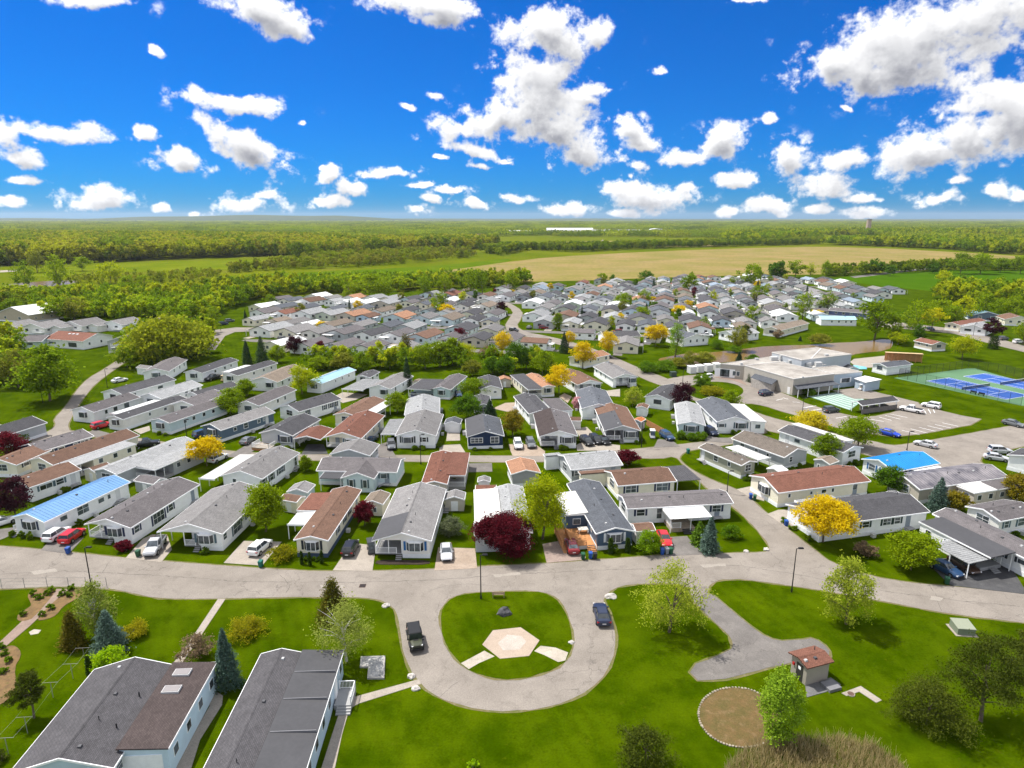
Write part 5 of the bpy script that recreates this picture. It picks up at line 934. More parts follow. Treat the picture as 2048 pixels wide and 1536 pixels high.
CARS=[
('jeep','olive',-11.69,69.13,-1.291,'olive off-road car with black soft top on the turning loop'),
('sedan','darkblue',11.54,74.5,1.586,'dark blue sedan parked at the right side of the turning loop'),
('sedan','silver',-10.01,90.58,-1.448,'silver sedan on the brick driveway'),
('suv','black',-24.96,91.8,1.554,'black SUV on the concrete driveway by the brown roofed home'),
('suv','white',-38.99,92.02,1.379,'white SUV on the wide driveway next to the green maple'),
('cart','dark',-21.74,91.84,-1.265,'dark golf cart under the porch edge beside the black SUV'),
('pickup','silver',-55.37,92.31,-1.389,'silver pickup under the wide carport'),
('suv','red',-70.46,95.76,1.562,'red SUV beside the white SUV on the left driveway'),
('suv','white',-73.34,96.34,1.491,'white SUV parked left of the red one'),
('sedan','white',-85.76,100.87,0.971,'white car cut by the left edge'),
('sedan','darkred',9.3,92.59,1.646,'dark red car below the orange deck'),
('sedan','red',24.22,94.87,-1.581,'bright red car beside the dense green bush'),
('sedan','midblue',63.08,85.81,-1.184,'blue sedan at the edge of the white carport'),
('sedan','brown',66.39,86.72,-1.4,'brown car in the shade of the white carport'),
('suv','white',1.35,139.4,-1.489,'white SUV facing the second street'),
('suv','grey',4.23,140.07,-1.442,'grey SUV beside the white one on the second street'),
('suv','black',17.06,141.56,-1.235,'leftmost of three black cars by the dark porch'),
('suv','black',19.24,142.59,-1.249,'middle one of three black cars by the dark porch'),
('sedan','black',20.99,142.42,-1.272,'rightmost of three black cars by the dark porch'),
('suv','grey',-27.06,139.07,-1.351,'dark grey van beside the white gabled home'),
('sedan','midblue',-32.48,142.78,1.449,'blue car beside the rust roofed home'),
('cart','white',32.94,146.03,-1.677,'white roofed golf cart beside the brown roofed home'),
('suv','midblue',36.21,145.25,-1.258,'dark blue SUV next to the white golf cart'),
('suv','darkblue',47.46,148.6,-1.362,'navy SUV tucked between the hedge and the corner home'),
('suv','white',-62.4,130.93,1.244,'white SUV under the left golden tree'),
('sedan','grey',-60.56,142.42,1.398,'pale car left of the fenced deck'),
('suv','midblue',-73.05,146.99,1.06,'blue SUV beside the steel blue home'),
('pickup','black',-82.58,139.85,0.433,'black vehicle behind the cream home with awnings'),
('suv','red',-100.95,153.53,1.083,'dark red SUV at the left block driveway'),
('sedan','white',-123.38,199.92,1.066,'white car on the grass by the west lane'),
('pickup','black',-95.17,202.74,-1.982,'black pickup beside the left white home'),
('cart','tan',-91.11,201.03,1.575,'tan golf cart next to the black pickup'),
('suv','grey',-139.92,322.4,0.843,'grey SUV parked at the end of the west street'),
('suv','darkblue',-139.09,312.98,0.748,'dark blue SUV parked at the end of the west street'),
('sedan','darkblue',-28.14,181.25,-1.362,'dark car on the centre block driveway'),
('sedan','midblue',-15.5,183.28,-1.388,'pale blue car near the steep cottage'),
('suv','darkblue',73.85,183.99,0.435,'navy SUV parked beside the club building entrance'),
('suv','white',62.17,203.45,-2.583,'white SUV in front of the portable units'),
('suv','greygreen',84.71,166.88,0.331,'grey green SUV in the marked parking bays'),
('pickup','white',106.13,167.13,2.317,'white pickup in the upper parking lot'),
('suv','white',113.88,171.05,2.298,'white SUV parked behind the white pickup'),
('sedan','royal',89.44,147.52,-0.903,'bright blue sedan in the parking lot'),
('sedan','silver',93.31,139.94,2.277,'silver sedan on the wide road above the azure roof'),
('sedan','grey',124.37,155.12,-1.039,'grey sedan by the right edge of the grass strip'),
('sedan','silver',103.17,131.29,-0.447,'silver sedan beside the white home at the right edge'),
('suv','silver',106.89,135.49,-0.13,'silver SUV behind the silver sedan at the right edge'),
('sedan','darkblue',192.6,298.31,-1.61,'dark car on the far right road'),
('suv','black',34.63,235.79,-0.324,'black SUV on the main drive beside the pond lawn'),
('suv','white',208.42,265.63,0.23,'white SUV under the right plum tree'),
('suv','grey',207.57,272.98,0.315,'grey SUV left of the plum tree car'),
('cart','white',104.75,189.69,0.41,'white golf cart beside the light blue wing'),
('suv','white',-19.96,319.83,1.326,'white SUV on the upper street driveway'),
('sedan','black',-4.1,342.57,0.607,'black car on the upper street'),
('suv','darkred',14.72,301.31,0.0,'dark red SUV near the pale blue home'),
('sedan','grey',8.02,302.85,1.306,'grey car in front of the pale blue home'),
('suv','black',0.85,294.62,-0.641,'dark SUV on the bend of the upper street'),
]
FAR_CARS=[
('pickup','white',84.44,280.67,-0.22),
('suv','midblue',76.67,332.69,-0.11),
('sedan','white',-32.44,408.58,-0.31),
('sedan','silver',53.18,330.19,3.02),
('suv','grey',137.74,386.69,3.06),
('suv','white',164.86,502.69,3.07),
('suv','darkred',149.94,365.16,-0.11),
('sedan','silver',13.74,446.66,2.79),
('suv','red',39.86,392.42,-0.15),
('pickup','darkblue',-42.18,409.82,2.74),
('pickup','grey',-23.43,250.29,5.96),
('suv','darkblue',203.39,503.99,3.13),
('sedan','silver',95.86,303.52,-0.07),
('suv','grey',250.24,493.37,0.05),
('suv','red',201.09,445.01,3.08),
('suv','grey',-96.5,272.37,-0.31),
('suv','midblue',-1.52,442.84,2.81),
('suv','grey',165.74,453.34,6.06),
('suv','black',193.94,396.85,3.02),
('suv','red',125.57,512.29,3.03),
('pickup','midblue',-78.81,409.99,2.74),
('pickup','white',-7.11,344.57,6.03),
('sedan','darkblue',107.98,525.96,2.93),
('suv','silver',83.62,523.6,3.02),
('pickup','black',-77.84,369.13,-0.37),
('pickup','silver',-17.03,346.23,2.83),
('suv','red',48.38,380.11,6.08),
('pickup','white',-64.6,306.83,5.94),
('suv','white',155.43,555.71,2.97),
('suv','darkred',47.16,290.61,2.89),
('pickup','midblue',-73.82,316.19,-0.44),
('sedan','white',59.39,336.64,-0.18),
('sedan','red',62.24,427.21,3.02),
('sedan','white',74.83,382.13,-0.19),
]
LAMPS=[
(-58.24,81.02,6.64,'leaning black lamp post by the left wire fence'),
(-4.2,78.81,6.73,'black lamp post on the turning loop island'),
(38.55,80.52,6.76,'black lamp post on the right lawn by the road'),
(40.33,114.1,3.5,'black lamp post behind the long white home'),
(29.13,139.49,6.14,'black lamp post beside the brown roofed home'),
(-76.43,146.19,3.05,'black lamp post beside the pale shingled roof'),
(-19.07,128.87,6.67,'black lamp post beside the ribbed rust roof'),
(87.61,137.29,3.95,'black lamp post above the azure roof'),
(52.88,196.88,4.87,'lamp post by the roundabout'),
(76.33,165.08,3.98,'lamp post at the marked parking bays'),
(-123.08,192.89,5.94,'dark lamp post on the west lawn'),
(-130.68,175.6,3.06,'slim post beside the large left tree'),
(-93.39,261.51,5.38,'lamp post beside the plum tree in the left block'),
(30.46,278.75,4.4,'lamp post in front of the pale blue far homes'),
(202.54,284.08,5.51,'lamp post by the right road'),
]
BINS=[
(-68.18,91.21,'blue','blue bin in front of the red SUV'),
(-56.91,90.29,'green','dark green bin beside the silver pickup'),
(-37.1,87.2,'teal','green bin at the corner of the wide driveway'),
(10.72,89.39,'green','green bin behind the dark red car'),
(11.89,89.69,'blue','blue recycling bin right of the dark red car'),
(12.55,89.54,'dark','black bin beside the blue recycling bin'),
(22.99,90.9,'blue','blue bin in front of the bright red car'),
(23.72,91.06,'grey','grey bin between blue and green bins by the red car'),
(24.33,91.06,'green','green bin right of the bright red car'),
(43.78,111.36,'blue','blue bin at the side street driveway'),
(44.28,110.7,'green','green bin at the side street driveway'),
(45.89,100.49,'blue','blue bin before the pale driveway'),
(61.23,82.56,'green','green bin next to the blue sedan'),
(38.55,135.33,'teal','teal bin at the street corner lawn'),
(-81.23,155.7,'teal','turquoise bin beside the pale blue home'),
]
ZONES=[
([(-608.0,627.0),(-529.0,729.0),(-495.0,753.0),(-377.0,859.0),(-318.0,905.0),(-302.0,998.0),(-261.0,1077.0),(-309.0,1278.0),(-479.0,1381.0),(-649.0,1440.0),(-924.0,1503.0),(-1258.0,1647.0),(-1743.0,1822.0)],7.5,17,25,'mix'),
([(-320.0,329.0),(-270.0,366.0),(-322.0,412.0),(-423.0,440.0)],6,7,12,'mix'),
([(-244.0,329.0),(-219.0,326.0),(-194.0,326.0),(-169.0,316.0),(-150.0,322.0),(-159.0,354.0),(-159.0,397.0),(-153.0,434.0),(-127.0,446.0),(-78.0,458.0),(-9.0,492.0),(14.0,508.0),(11.0,541.0),(-49.0,524.0),(-86.0,508.0),(-125.0,508.0),(-173.0,492.0),(-199.0,465.0),(-213.0,434.0),(-228.0,412.0),(-256.0,407.0),(-291.0,412.0)],4.6,6,13,'bright'),
([(-322.0,412.0),(-280.0,397.0),(-259.0,412.0),(-269.0,429.0),(-339.0,434.0)],6,6,11,'bright'),
([(-269.0,610.0),(-230.0,658.0),(-167.0,684.0),(-96.0,779.0),(-48.0,870.0),(-62.0,983.0),(-130.0,998.0),(-184.0,929.0),(-242.0,837.0),(-255.0,729.0),(-275.0,658.0)],7.5,6,12,'grey'),
([(-303.0,870.0),(-248.0,859.0),(-209.0,983.0),(-156.0,1077.0),(-60.0,1077.0),(-23.0,1278.0),(-149.0,1381.0),(-252.0,1278.0),(-354.0,1232.0)],7.5,13,22,'mix'),
([(29.0,1077.0),(94.0,998.0),(230.0,1112.0),(431.0,1210.0),(600.0,1303.0),(662.0,1440.0),(400.0,1255.0),(250.0,1210.0),(107.0,1130.0),(-20.0,1112.0),(-48.0,998.0),(-16.0,905.0)],6.5,8,15,'green'),
([(588.0,1278.0),(672.0,1189.0),(706.0,1077.0),(692.0,955.0),(722.0,929.0),(990.0,1278.0),(995.0,1440.0),(852.0,1381.0),(697.0,1381.0)],7.5,12,20,'bright'),
([(452.0,1328.0),(662.0,1440.0),(794.0,1730.0),(945.0,1822.0),(1214.0,1572.0),(1572.0,2038.0),(1329.0,2038.0),(1090.0,2166.0),(646.0,1822.0),(466.0,1503.0)],9,15,24,'bright'),
([(260.0,407.0),(266.0,383.0),(283.0,356.0),(330.0,418.0),(316.0,434.0),(297.0,446.0)],6,9,15,'bright'),
([(267.0,573.0),(328.0,599.0),(426.0,645.0),(504.0,645.0),(540.0,691.0),(452.0,684.0),(352.0,633.0),(286.0,604.0)],5,6,12,'green'),
([(-343.0,489.0),(-313.0,500.0),(-278.0,500.0),(-243.0,549.0),(-276.0,627.0),(-322.0,588.0),(-371.0,568.0)],8,3,8,'grey'),
([(-73.0,220.0),(-55.0,215.0),(-41.0,215.0),(-21.0,215.0),(-4.0,209.0),(13.0,211.0),(13.0,220.0),(-4.0,224.0),(-22.0,231.0),(-40.0,231.0),(-57.0,226.0),(-72.0,229.0)],5,5,9,'bright'),
([(-142.0,233.0),(-129.0,224.0),(-115.0,229.0),(-116.0,246.0),(-121.0,262.0),(-134.0,288.0),(-148.0,299.0),(-161.0,288.0),(-157.0,262.0)],5,6,10,'bright'),
([(-154.0,184.0),(-152.0,196.0),(-164.0,217.0),(-202.0,262.0),(-223.0,273.0)],5,6,11,'bright'),
]
FAR_GAPS=[
[(-100.0,563.0),(-76.0,615.0),(-49.0,691.0),(-14.0,762.0),(50.0,881.0),(212.0,1028.0),(409.0,1149.0),(557.0,1210.0),(639.0,1130.0),(664.0,1012.0),(687.0,929.0),(668.0,859.0),(600.0,827.0),(491.0,762.0),(407.0,706.0),(317.0,621.0),(290.0,604.0),(215.0,599.0),(119.0,568.0),(52.0,541.0),(-10.0,532.0),(-59.0,541.0)],
[(31.0,1354.0),(202.0,1536.0),(358.0,1470.0),(472.0,1328.0),(334.0,1189.0),(159.0,1210.0),(52.0,1232.0)],
[(271.0,563.0),(315.0,599.0),(354.0,621.0),(434.0,658.0),(558.0,658.0),(386.0,412.0),(310.0,440.0),(289.0,478.0),(276.0,508.0)],
[(-312.0,1647.0),(-283.0,1775.0),(-201.0,1647.0),(-176.0,1354.0),(-247.0,1382.0)],
[(-199.0,1647.0),(-44.0,1730.0),(-43.0,1470.0),(-152.0,1410.0)],
[(-147.0,1278.0),(-95.0,1354.0),(-33.0,1303.0),(-56.0,1169.0),(-124.0,1149.0)],
[(-1861.0,2569.0),(-1885.0,3156.0),(-1618.0,2776.0),(-1658.0,2311.0)],
[(-1371.0,2236.0),(-1116.0,2569.0),(-955.0,2236.0),(-1235.0,2038.0)],
[(775.0,1688.0),(958.0,1822.0),(883.0,1608.0),(736.0,1503.0)],
[(1138.0,1871.0),(1541.0,2236.0),(1341.0,1924.0),(1027.0,1647.0)],
[(1027.0,1440.0),(1214.0,1572.0),(1038.0,1328.0),(890.0,1232.0)],
[(131.0,2668.0),(888.0,3018.0),(766.0,2477.0),(150.0,2100.0)],
]
BED_RING=[(27.62, 57.07), (27.39, 56.42), (27.07, 55.8), (26.67, 55.22), (26.2, 54.69), (25.67, 54.23), (25.1, 53.84), (24.49, 53.53), (23.86, 53.3), (23.23, 53.17), (22.6, 53.12), (21.99, 53.17), (21.42, 53.3), (20.89, 53.53), (20.41, 53.84), (20.0, 54.23), (19.67, 54.69), (19.42, 55.22), (19.27, 55.8), (19.21, 56.42), (19.26, 57.07), (19.41, 57.73), (19.67, 58.39), (20.03, 59.02), (20.48, 59.62), (21.01, 60.16), (21.62, 60.63), (22.27, 61.01), (22.97, 61.29), (23.68, 61.46), (24.39, 61.52), (25.07, 61.46), (25.71, 61.29), (26.28, 61.01), (26.78, 60.63), (27.19, 60.16), (27.49, 59.62), (27.69, 59.02), (27.77, 58.39), (27.75, 57.73)]
# ------------------------------------------------------------------ labels that count along the picture from the left
RN={'gray':'grey','mgray':'mauve grey','dgray':'charcoal','slate':'slate','lgray':'pale grey','brown':'brown','rbrown':'rust brown','tan':'tan','white':'white','peach':'peach','skygrey':'blue grey'}
WN={'white':'white','offwhite':'off white','cream':'cream','gray':'grey','paleblue':'pale blue','beige':'beige','sage':'sage green','lblue':'light blue'}
KN={'round':('leafy_tree','green leafy tree'),'rounddark':('leafy_tree','dark green round tree'),'olive':('leafy_tree','olive grey tree'),'ygreen':('leafy_tree','yellow green tree'),'locust':('locust_tree','golden yellow locust tree'),'locust2':('locust_tree','golden green willow like tree'),
'crimson':('maple_tree','crimson maple'),'plum':('plum_tree','dark purple plum tree'),'spruce':('spruce_tree','dark spruce'),'cedar':('cedar_tree','brown tinged cedar'),'bronze':('leafy_tree','bronze leaved tree'),'sparse':('leafy_tree','thin pale green tree'),'sparsenarrow':('leafy_tree','tall thin green tree'),'pine':('pine_tree','dark ragged pine'),
'bushround':('bush','rounded green bush'),'yellowbush':('bush','yellow flowering bush'),'twig':('bush','brown twiggy bush'),'juniper':('bush','spreading green juniper'),'pink':('bush','pink flowering bush'),'column':('cedar_tree','clipped dark columnar cedar'),'willow':('willow_tree','huge olive willow'),
'tuft':('garden_plant','leafy garden plant in the left flower beds'),'shrub':('shrub','low shrub at the wall of a front home'),'birch':('birch_tree','weeping birch'),'bspruce':('spruce_tree','blue spruce'),'pineb':('pine_tree','dark pine'),'brightbush':('bush','lime green bush'),'rhodo':('bush','dark shrub'),'crimsonlow':('maple_tree','crimson maple'),'roundlow':('bush','dense green bush'),'spruceg':('fir_tree','green fir')}
ONES='first second third fourth fifth sixth seventh eighth ninth tenth eleventh twelfth thirteenth fourteenth fifteenth sixteenth seventeenth eighteenth nineteenth twentieth'.split()
def ordn(i):
    if i<20: return ONES[i]
    t=['','','twenty','thirty','forty','fifty','sixty','seventy','eighty'][(i+1)//10]; o=(i+1)%10
    return t[:-1]+'ieth' if o==0 else t+'-'+ONES[o-1]
TK={k:v[1] for k,v in KN.items()}; TK['tuft']='garden plant'; TK['shrub']='low shrub'
def plural(s): return s.replace('bush','bushes') if s.endswith('bush') else s+'s'
def count_labels(items,key,one,many,xy):
    g={}
    for it in items: g.setdefault(key(it),[]).append(it)
    out={}
    for k,ls in g.items():
        ls.sort(key=lambda it:xy(it)[0]/xy(it)[1])
        for i,it in enumerate(ls): out[id(it)]=one(k) if len(ls)==1 else many(ordn(i),k)
    return out
CN={'darkblue':'dark blue','midblue':'blue','darkred':'dark red'}; TN={'sedan':'sedan','suv':'SUV','pickup':'pickup'}
HLAB=count_labels(FAR_HOMES,lambda a:(a[6],a[5]),lambda k:'%s home with %s roof in the packed far rows'%(WN[k[0]],RN[k[1]]),lambda o,k:'%s from left of the far row %s homes with %s roof'%(o,WN[k[0]],RN[k[1]]),lambda a:(a[0],a[1]))
def tzone(t):
    if t[0]=='tuft': return 'in the left flower beds'
    if t[0]=='shrub': return 'along the front homes, '+('left third' if t[1]/t[2]<-.25 else 'middle third' if t[1]/t[2]<.25 else 'right third')
    return 'in the blocks nearest the front road' if t[2]<150 else 'in the middle blocks' if t[2]<225 else 'around the pond and near far rows' if t[2]<330 else 'among the far rows' if t[2]<520 else 'beyond the park'
TLAB=count_labels([t for t in TREES if len(t)==5],lambda t:(t[0],tzone(t)),lambda k:'the only %s %s'%(TK[k[0]],k[1]),lambda o,k:'%s from left of the %s %s'%(o,plural(TK[k[0]]),k[1]),lambda t:(t[1],t[2]))
FCLAB=count_labels(FAR_CARS,lambda c:(c[1],c[0]),lambda k:'%s %s in front of a far row home'%(CN.get(k[1],k[1]),TN[k[0]]) if 0 else '%s %s in the far rows'%(CN.get(k[0],k[0]),TN[k[1]]),lambda o,k:'%s from left of the %s %s vehicles in the far rows'%(o,CN.get(k[0],k[0]),TN[k[1]]),lambda c:(c[2],c[3]))
# ------------------------------------------------------------------ materials
MATS={}
def new_mat(name):
    m=bpy.data.materials.new(name); m.use_nodes=True; nt=m.node_tree; b=nt.nodes['Principled BSDF']; return m,nt,b
def pmat(key,rgb,rough=.7,var=.18,scale=1.2,bump=0,bscale=20,spec=.25,metal=0,rgb2=None,fine=0,wave=None,objrand=0):
    """principled with colour mottling from two noises, optional bump and horizontal siding lines"""
    if key in MATS: return MATS[key]
    m,nt,b=new_mat(key); L=nt.links.new
    tc=nt.nodes.new('ShaderNodeTexCoord'); co=tc.outputs['Object']
    n=nd(nt,'ShaderNodeTexNoise',inp={'Scale':scale,'Detail':5.0,'Roughness':.6}); L(co,n.inputs['Vector'])
    mx=nd(nt,'ShaderNodeMix',data_type='RGBA'); mr=nd(nt,'ShaderNodeMapRange',inp={1:.3,2:.7}); L(n.outputs[0],mr.inputs[0]); L(mr.outputs[0],mx.inputs[0])
    c1=tuple(max(0,c*(1-var)) for c in rgb); c2=rgb2 or tuple(min(1,c*(1+var)) for c in rgb)
    mx.inputs[6].default_value=c1+(1,); mx.inputs[7].default_value=c2+(1,); col=mx.outputs[2]
    if fine:
        n2=nd(nt,'ShaderNodeTexNoise',inp={'Scale':bscale,'Detail':2.0}); L(co,n2.inputs['Vector'])
        mr2=nd(nt,'ShaderNodeMapRange',inp={1:.3,2:.7,3:1-fine,4:1+fine}); L(n2.outputs[0],mr2.inputs[0])
        mm=nd(nt,'ShaderNodeVectorMath',operation='SCALE'); L(col,mm.inputs[0]); L(mr2.outputs[0],mm.inputs['Scale']); col=mm.outputs[0]
    if objrand:
        oi=nt.nodes.new('ShaderNodeObjectInfo'); mr3=nd(nt,'ShaderNodeMapRange',inp={3:1-objrand,4:1+objrand}); L(oi.outputs['Random'],mr3.inputs[0])
        mm=nd(nt,'ShaderNodeVectorMath',operation='SCALE'); L(col,mm.inputs[0]); L(mr3.outputs[0],mm.inputs['Scale']); col=mm.outputs[0]
    L(col,b.inputs['Base Color']); b.inputs['Roughness'].default_value=rough; b.inputs['Specular IOR Level'].default_value=spec; b.inputs['Metallic'].default_value=metal
    hgt=None
    if bump:
        n3=nd(nt,'ShaderNodeTexNoise',inp={'Scale':bscale,'Detail':4.0}); L(co,n3.inputs['Vector']); hgt=n3.outputs[0]
    if wave:
        sp=nt.nodes.new('ShaderNodeSeparateXYZ'); L(co,sp.inputs[0]); f=nd(nt,'ShaderNodeMath',operation='FRACT'); d=nd(nt,'ShaderNodeMath',operation='DIVIDE',inp={1:wave}); L(sp.outputs[2],d.inputs[0]); L(d.outputs[0],f.inputs[0]); hgt=f.outputs[0]; bump=.5
    if hgt is not None:
        bp=nd(nt,'ShaderNodeBump',inp={'Strength':min(1,bump),'Distance':.03}); L(hgt,bp.inputs['Height']); L(bp.outputs[0],b.inputs['Normal'])
    MATS[key]=m; return m
WALLC=dict(white=(.88,.885,.89),offwhite=(.80,.78,.74),cream=(.80,.75,.61),tan=(.45,.38,.29),gray=(.44,.46,.48),grey=(.36,.36,.37),lblue=(.52,.64,.74),paleblue=(.58,.68,.72),blue=(.075,.115,.18),navy=(.018,.035,.085),olive=(.34,.34,.27),teal=(.48,.60,.60),beige=(.52,.47,.40),taupe=(.38,.34,.285),sage=(.50,.55,.46),steel=(.11,.16,.22),indigo=(.12,.15,.30),brown2=(.25,.14,.10),red=(.30,.03,.03))
def wallmat(k): return pmat('siding_'+k,WALLC[k],.55,.06,.8,wave=.16,spec=.2,objrand=.05)
ROOFC=dict(gray=(.195,.188,.186),mgray=(.130,.119,.122),dgray=(.075,.074,.080),slate=(.100,.108,.124),lgray=(.28,.285,.29),brown=(.155,.092,.066),rbrown=(.175,.080,.057),tan=(.20,.162,.128),taupe=(.135,.115,.098),peach=(.35,.19,.118),orange=(.5,.17,.06),mbrown=(.066,.052,.050),charcoal=(.078,.075,.080),skygrey=(.22,.27,.33))
METAL=dict(skyblue=(.115,.245,.44),azure=(.010,.20,.50),icyblue=(.30,.48,.58),white=(.66,.66,.65),whitemem=(.54,.53,.505),streak=(.30,.29,.31),black=(.055,.055,.06))
def roofmat(k):
    key='roof_'+k
    if key in MATS: return MATS[key]
    if k in METAL:
        c=METAL[k]
        if k=='streak': return pmat(key,(.12,.115,.14),.5,.35,.5,spec=.3,rgb2=(.27,.25,.26))
        return pmat(key,c,.45 if k!='black' else .8,.10,.35,spec=.35,fine=.06,bscale=3,objrand=.04)
    rgb=ROOFC[k]; m,nt,b=new_mat(key); L=nt.links.new; tc=nt.nodes.new('ShaderNodeTexCoord'); co=tc.outputs['Object']
    sp=nt.nodes.new('ShaderNodeSeparateXYZ'); L(co,sp.inputs[0]); cb=nt.nodes.new('ShaderNodeCombineXYZ'); L(sp.outputs[1],cb.inputs[0]); L(sp.outputs[0],cb.inputs[1])
    br=nd(nt,'ShaderNodeTexBrick',inp={'Scale':1.0,'Mortar Size':.012,'Brick Width':.34,'Row Height':.15,'Bias':0.0}); L(cb.outputs[0],br.inputs['Vector'])
    br.inputs['Color1'].default_value=tuple(c*.87 for c in rgb)+(1,); br.inputs['Color2'].default_value=tuple(c*1.13 for c in rgb)+(1,); br.inputs['Mortar'].default_value=tuple(c*.45 for c in rgb)+(1,)
    n=nd(nt,'ShaderNodeTexNoise',inp={'Scale':.7,'Detail':6.0,'Roughness':.65}); L(co,n.inputs['Vector'])
    mr=nd(nt,'ShaderNodeMapRange',inp={1:.3,2:.7,3:.84,4:1.15}); L(n.outputs[0],mr.inputs[0])
    oi=nt.nodes.new('ShaderNodeObjectInfo'); mr3=nd(nt,'ShaderNodeMapRange',inp={3:.86,4:1.14}); L(oi.outputs['Random'],mr3.inputs[0]); ml=nd(nt,'ShaderNodeMath',operation='MULTIPLY'); L(mr.outputs[0],ml.inputs[0]); L(mr3.outputs[0],ml.inputs[1])
    n4=nd(nt,'ShaderNodeTexNoise',inp={'Scale':9.0,'Detail':3.0}); L(co,n4.inputs['Vector']); mr4=nd(nt,'ShaderNodeMapRange',inp={1:.3,2:.7,3:.88,4:1.12}); L(n4.outputs[0],mr4.inputs[0]); ml2=nd(nt,'ShaderNodeMath',operation='MULTIPLY'); L(ml.outputs[0],ml2.inputs[0]); L(mr4.outputs[0],ml2.inputs[1])
    vm=nd(nt,'ShaderNodeVectorMath',operation='SCALE'); L(br.outputs[0],vm.inputs[0]); L(ml2.outputs[0],vm.inputs['Scale']); L(vm.outputs[0],b.inputs['Base Color'])
    b.inputs['Roughness'].default_value=.9; b.inputs['Specular IOR Level'].default_value=.12
    bp=nd(nt,'ShaderNodeBump',inp={'Strength':.4,'Distance':.02}); L(br.outputs['Fac'],bp.inputs['Height']); bp.invert=True; L(bp.outputs[0],b.inputs['Normal'])
    MATS[key]=m; return m
def groundmat(key,ca,cb_,cc,s1,s2,s3,rough=.95,crack=0,bump=.15):
    """three-scale mottled ground: ca/cb_ broad patches, cc sparse spots"""
    if key in MATS: return MATS[key]
    m,nt,b=new_mat(key); L=nt.links.new; tc=nt.nodes.new('ShaderNodeTexCoord'); co=tc.outputs['Object']
    def nz(sc,d=5,r=.6): n=nd(nt,'ShaderNodeTexNoise',inp={'Scale':sc,'Detail':float(d),'Roughness':r}); L(co,n.inputs['Vector']); return n.outputs[0]
    def rng(v,a,b_,c=0.,d=1.): r=nd(nt,'ShaderNodeMapRange',inp={1:a,2:b_,3:c,4:d}); L(v,r.inputs[0]); return r.outputs[0]
    def mix(f,a,b2):
        x=nd(nt,'ShaderNodeMix',data_type='RGBA')
        L(f,x.inputs[0])
        for i,v in ((6,a),(7,b2)):
            if isinstance(v,tuple): x.inputs[i].default_value=v+(1,)
            else: L(v,x.inputs[i])
        return x.outputs[2]
    c=mix(rng(nz(s1),.35,.65),ca,cb_); c=mix(rng(nz(s2,6,.7),.52,.72,0,.75),c,cc)
    f=nz(s3,3,.7); vm=nd(nt,'ShaderNodeVectorMath',operation='SCALE'); L(c,vm.inputs[0]); L(rng(f,.3,.7,.80,1.2),vm.inputs['Scale']); c=vm.outputs[0]
    if crack:
        vo=nd(nt,'ShaderNodeTexVoronoi',feature='DISTANCE_TO_EDGE',inp={'Scale':crack}); n5=nd(nt,'ShaderNodeTexNoise',inp={'Scale':.6,'Detail':6.0}); L(co,n5.inputs['Vector'])
        wv=nd(nt,'ShaderNodeVectorMath',operation='MULTIPLY_ADD'); L(n5.outputs['Color'],wv.inputs[0]); wv.inputs[1].default_value=(3,3,3); L(co,wv.inputs[2]); L(wv.outputs[0],vo.inputs['Vector'])
        gate=rng(nz(.09,3),.42,.56)
        k=nd(nt,'ShaderNodeMath',operation='MULTIPLY'); L(rng(vo.outputs['Distance'],.011,.0,0,.5),k.inputs[0]); L(gate,k.inputs[1])
        c=mix(k.outputs[0],c,(.055,.05,.047))
    if key=='grass':
        sp=nt.nodes.new('ShaderNodeVectorMath'); sp.operation='DOT_PRODUCT'; L(co,sp.inputs[0]); sp.inputs[1].default_value=(3.4,1.5,0); sn=nd(nt,'ShaderNodeMath',operation='SINE'); L(sp.outputs['Value'],sn.inputs[0])
        am=nd(nt,'ShaderNodeMath',operation='MULTIPLY'); L(sn.outputs[0],am.inputs[0]); L(rng(nz(.05,2),.4,.65,0,.085),am.inputs[1]); a1=nd(nt,'ShaderNodeMath',operation='ADD',inp={1:1.0}); L(am.outputs[0],a1.inputs[0])
        v2=nd(nt,'ShaderNodeVectorMath',operation='SCALE'); L(c,v2.inputs[0]); L(a1.outputs[0],v2.inputs['Scale']); c=mix(rng(nz(.9,4,.7),.62,.78,0,.55),v2.outputs[0],(.10,.092,.006))
        c=mix(rng(nz(2.4,3,.6),.66,.76,0,.6),c,(.014,.028,.0))
    L(c,b.inputs['Base Color']); b.inputs['Roughness'].default_value=rough; b.inputs['Specular IOR Level'].default_value=.0 if 'grass' in key or 'lawn' in key or 'crop' in key or 'meadow' in key else .08
    if bump:
        bp=nd(nt,'ShaderNodeBump',inp={'Strength':bump,'Distance':.05}); L(f,bp.inputs['Height']); L(bp.outputs[0],b.inputs['Normal'])
    MATS[key]=m; return m
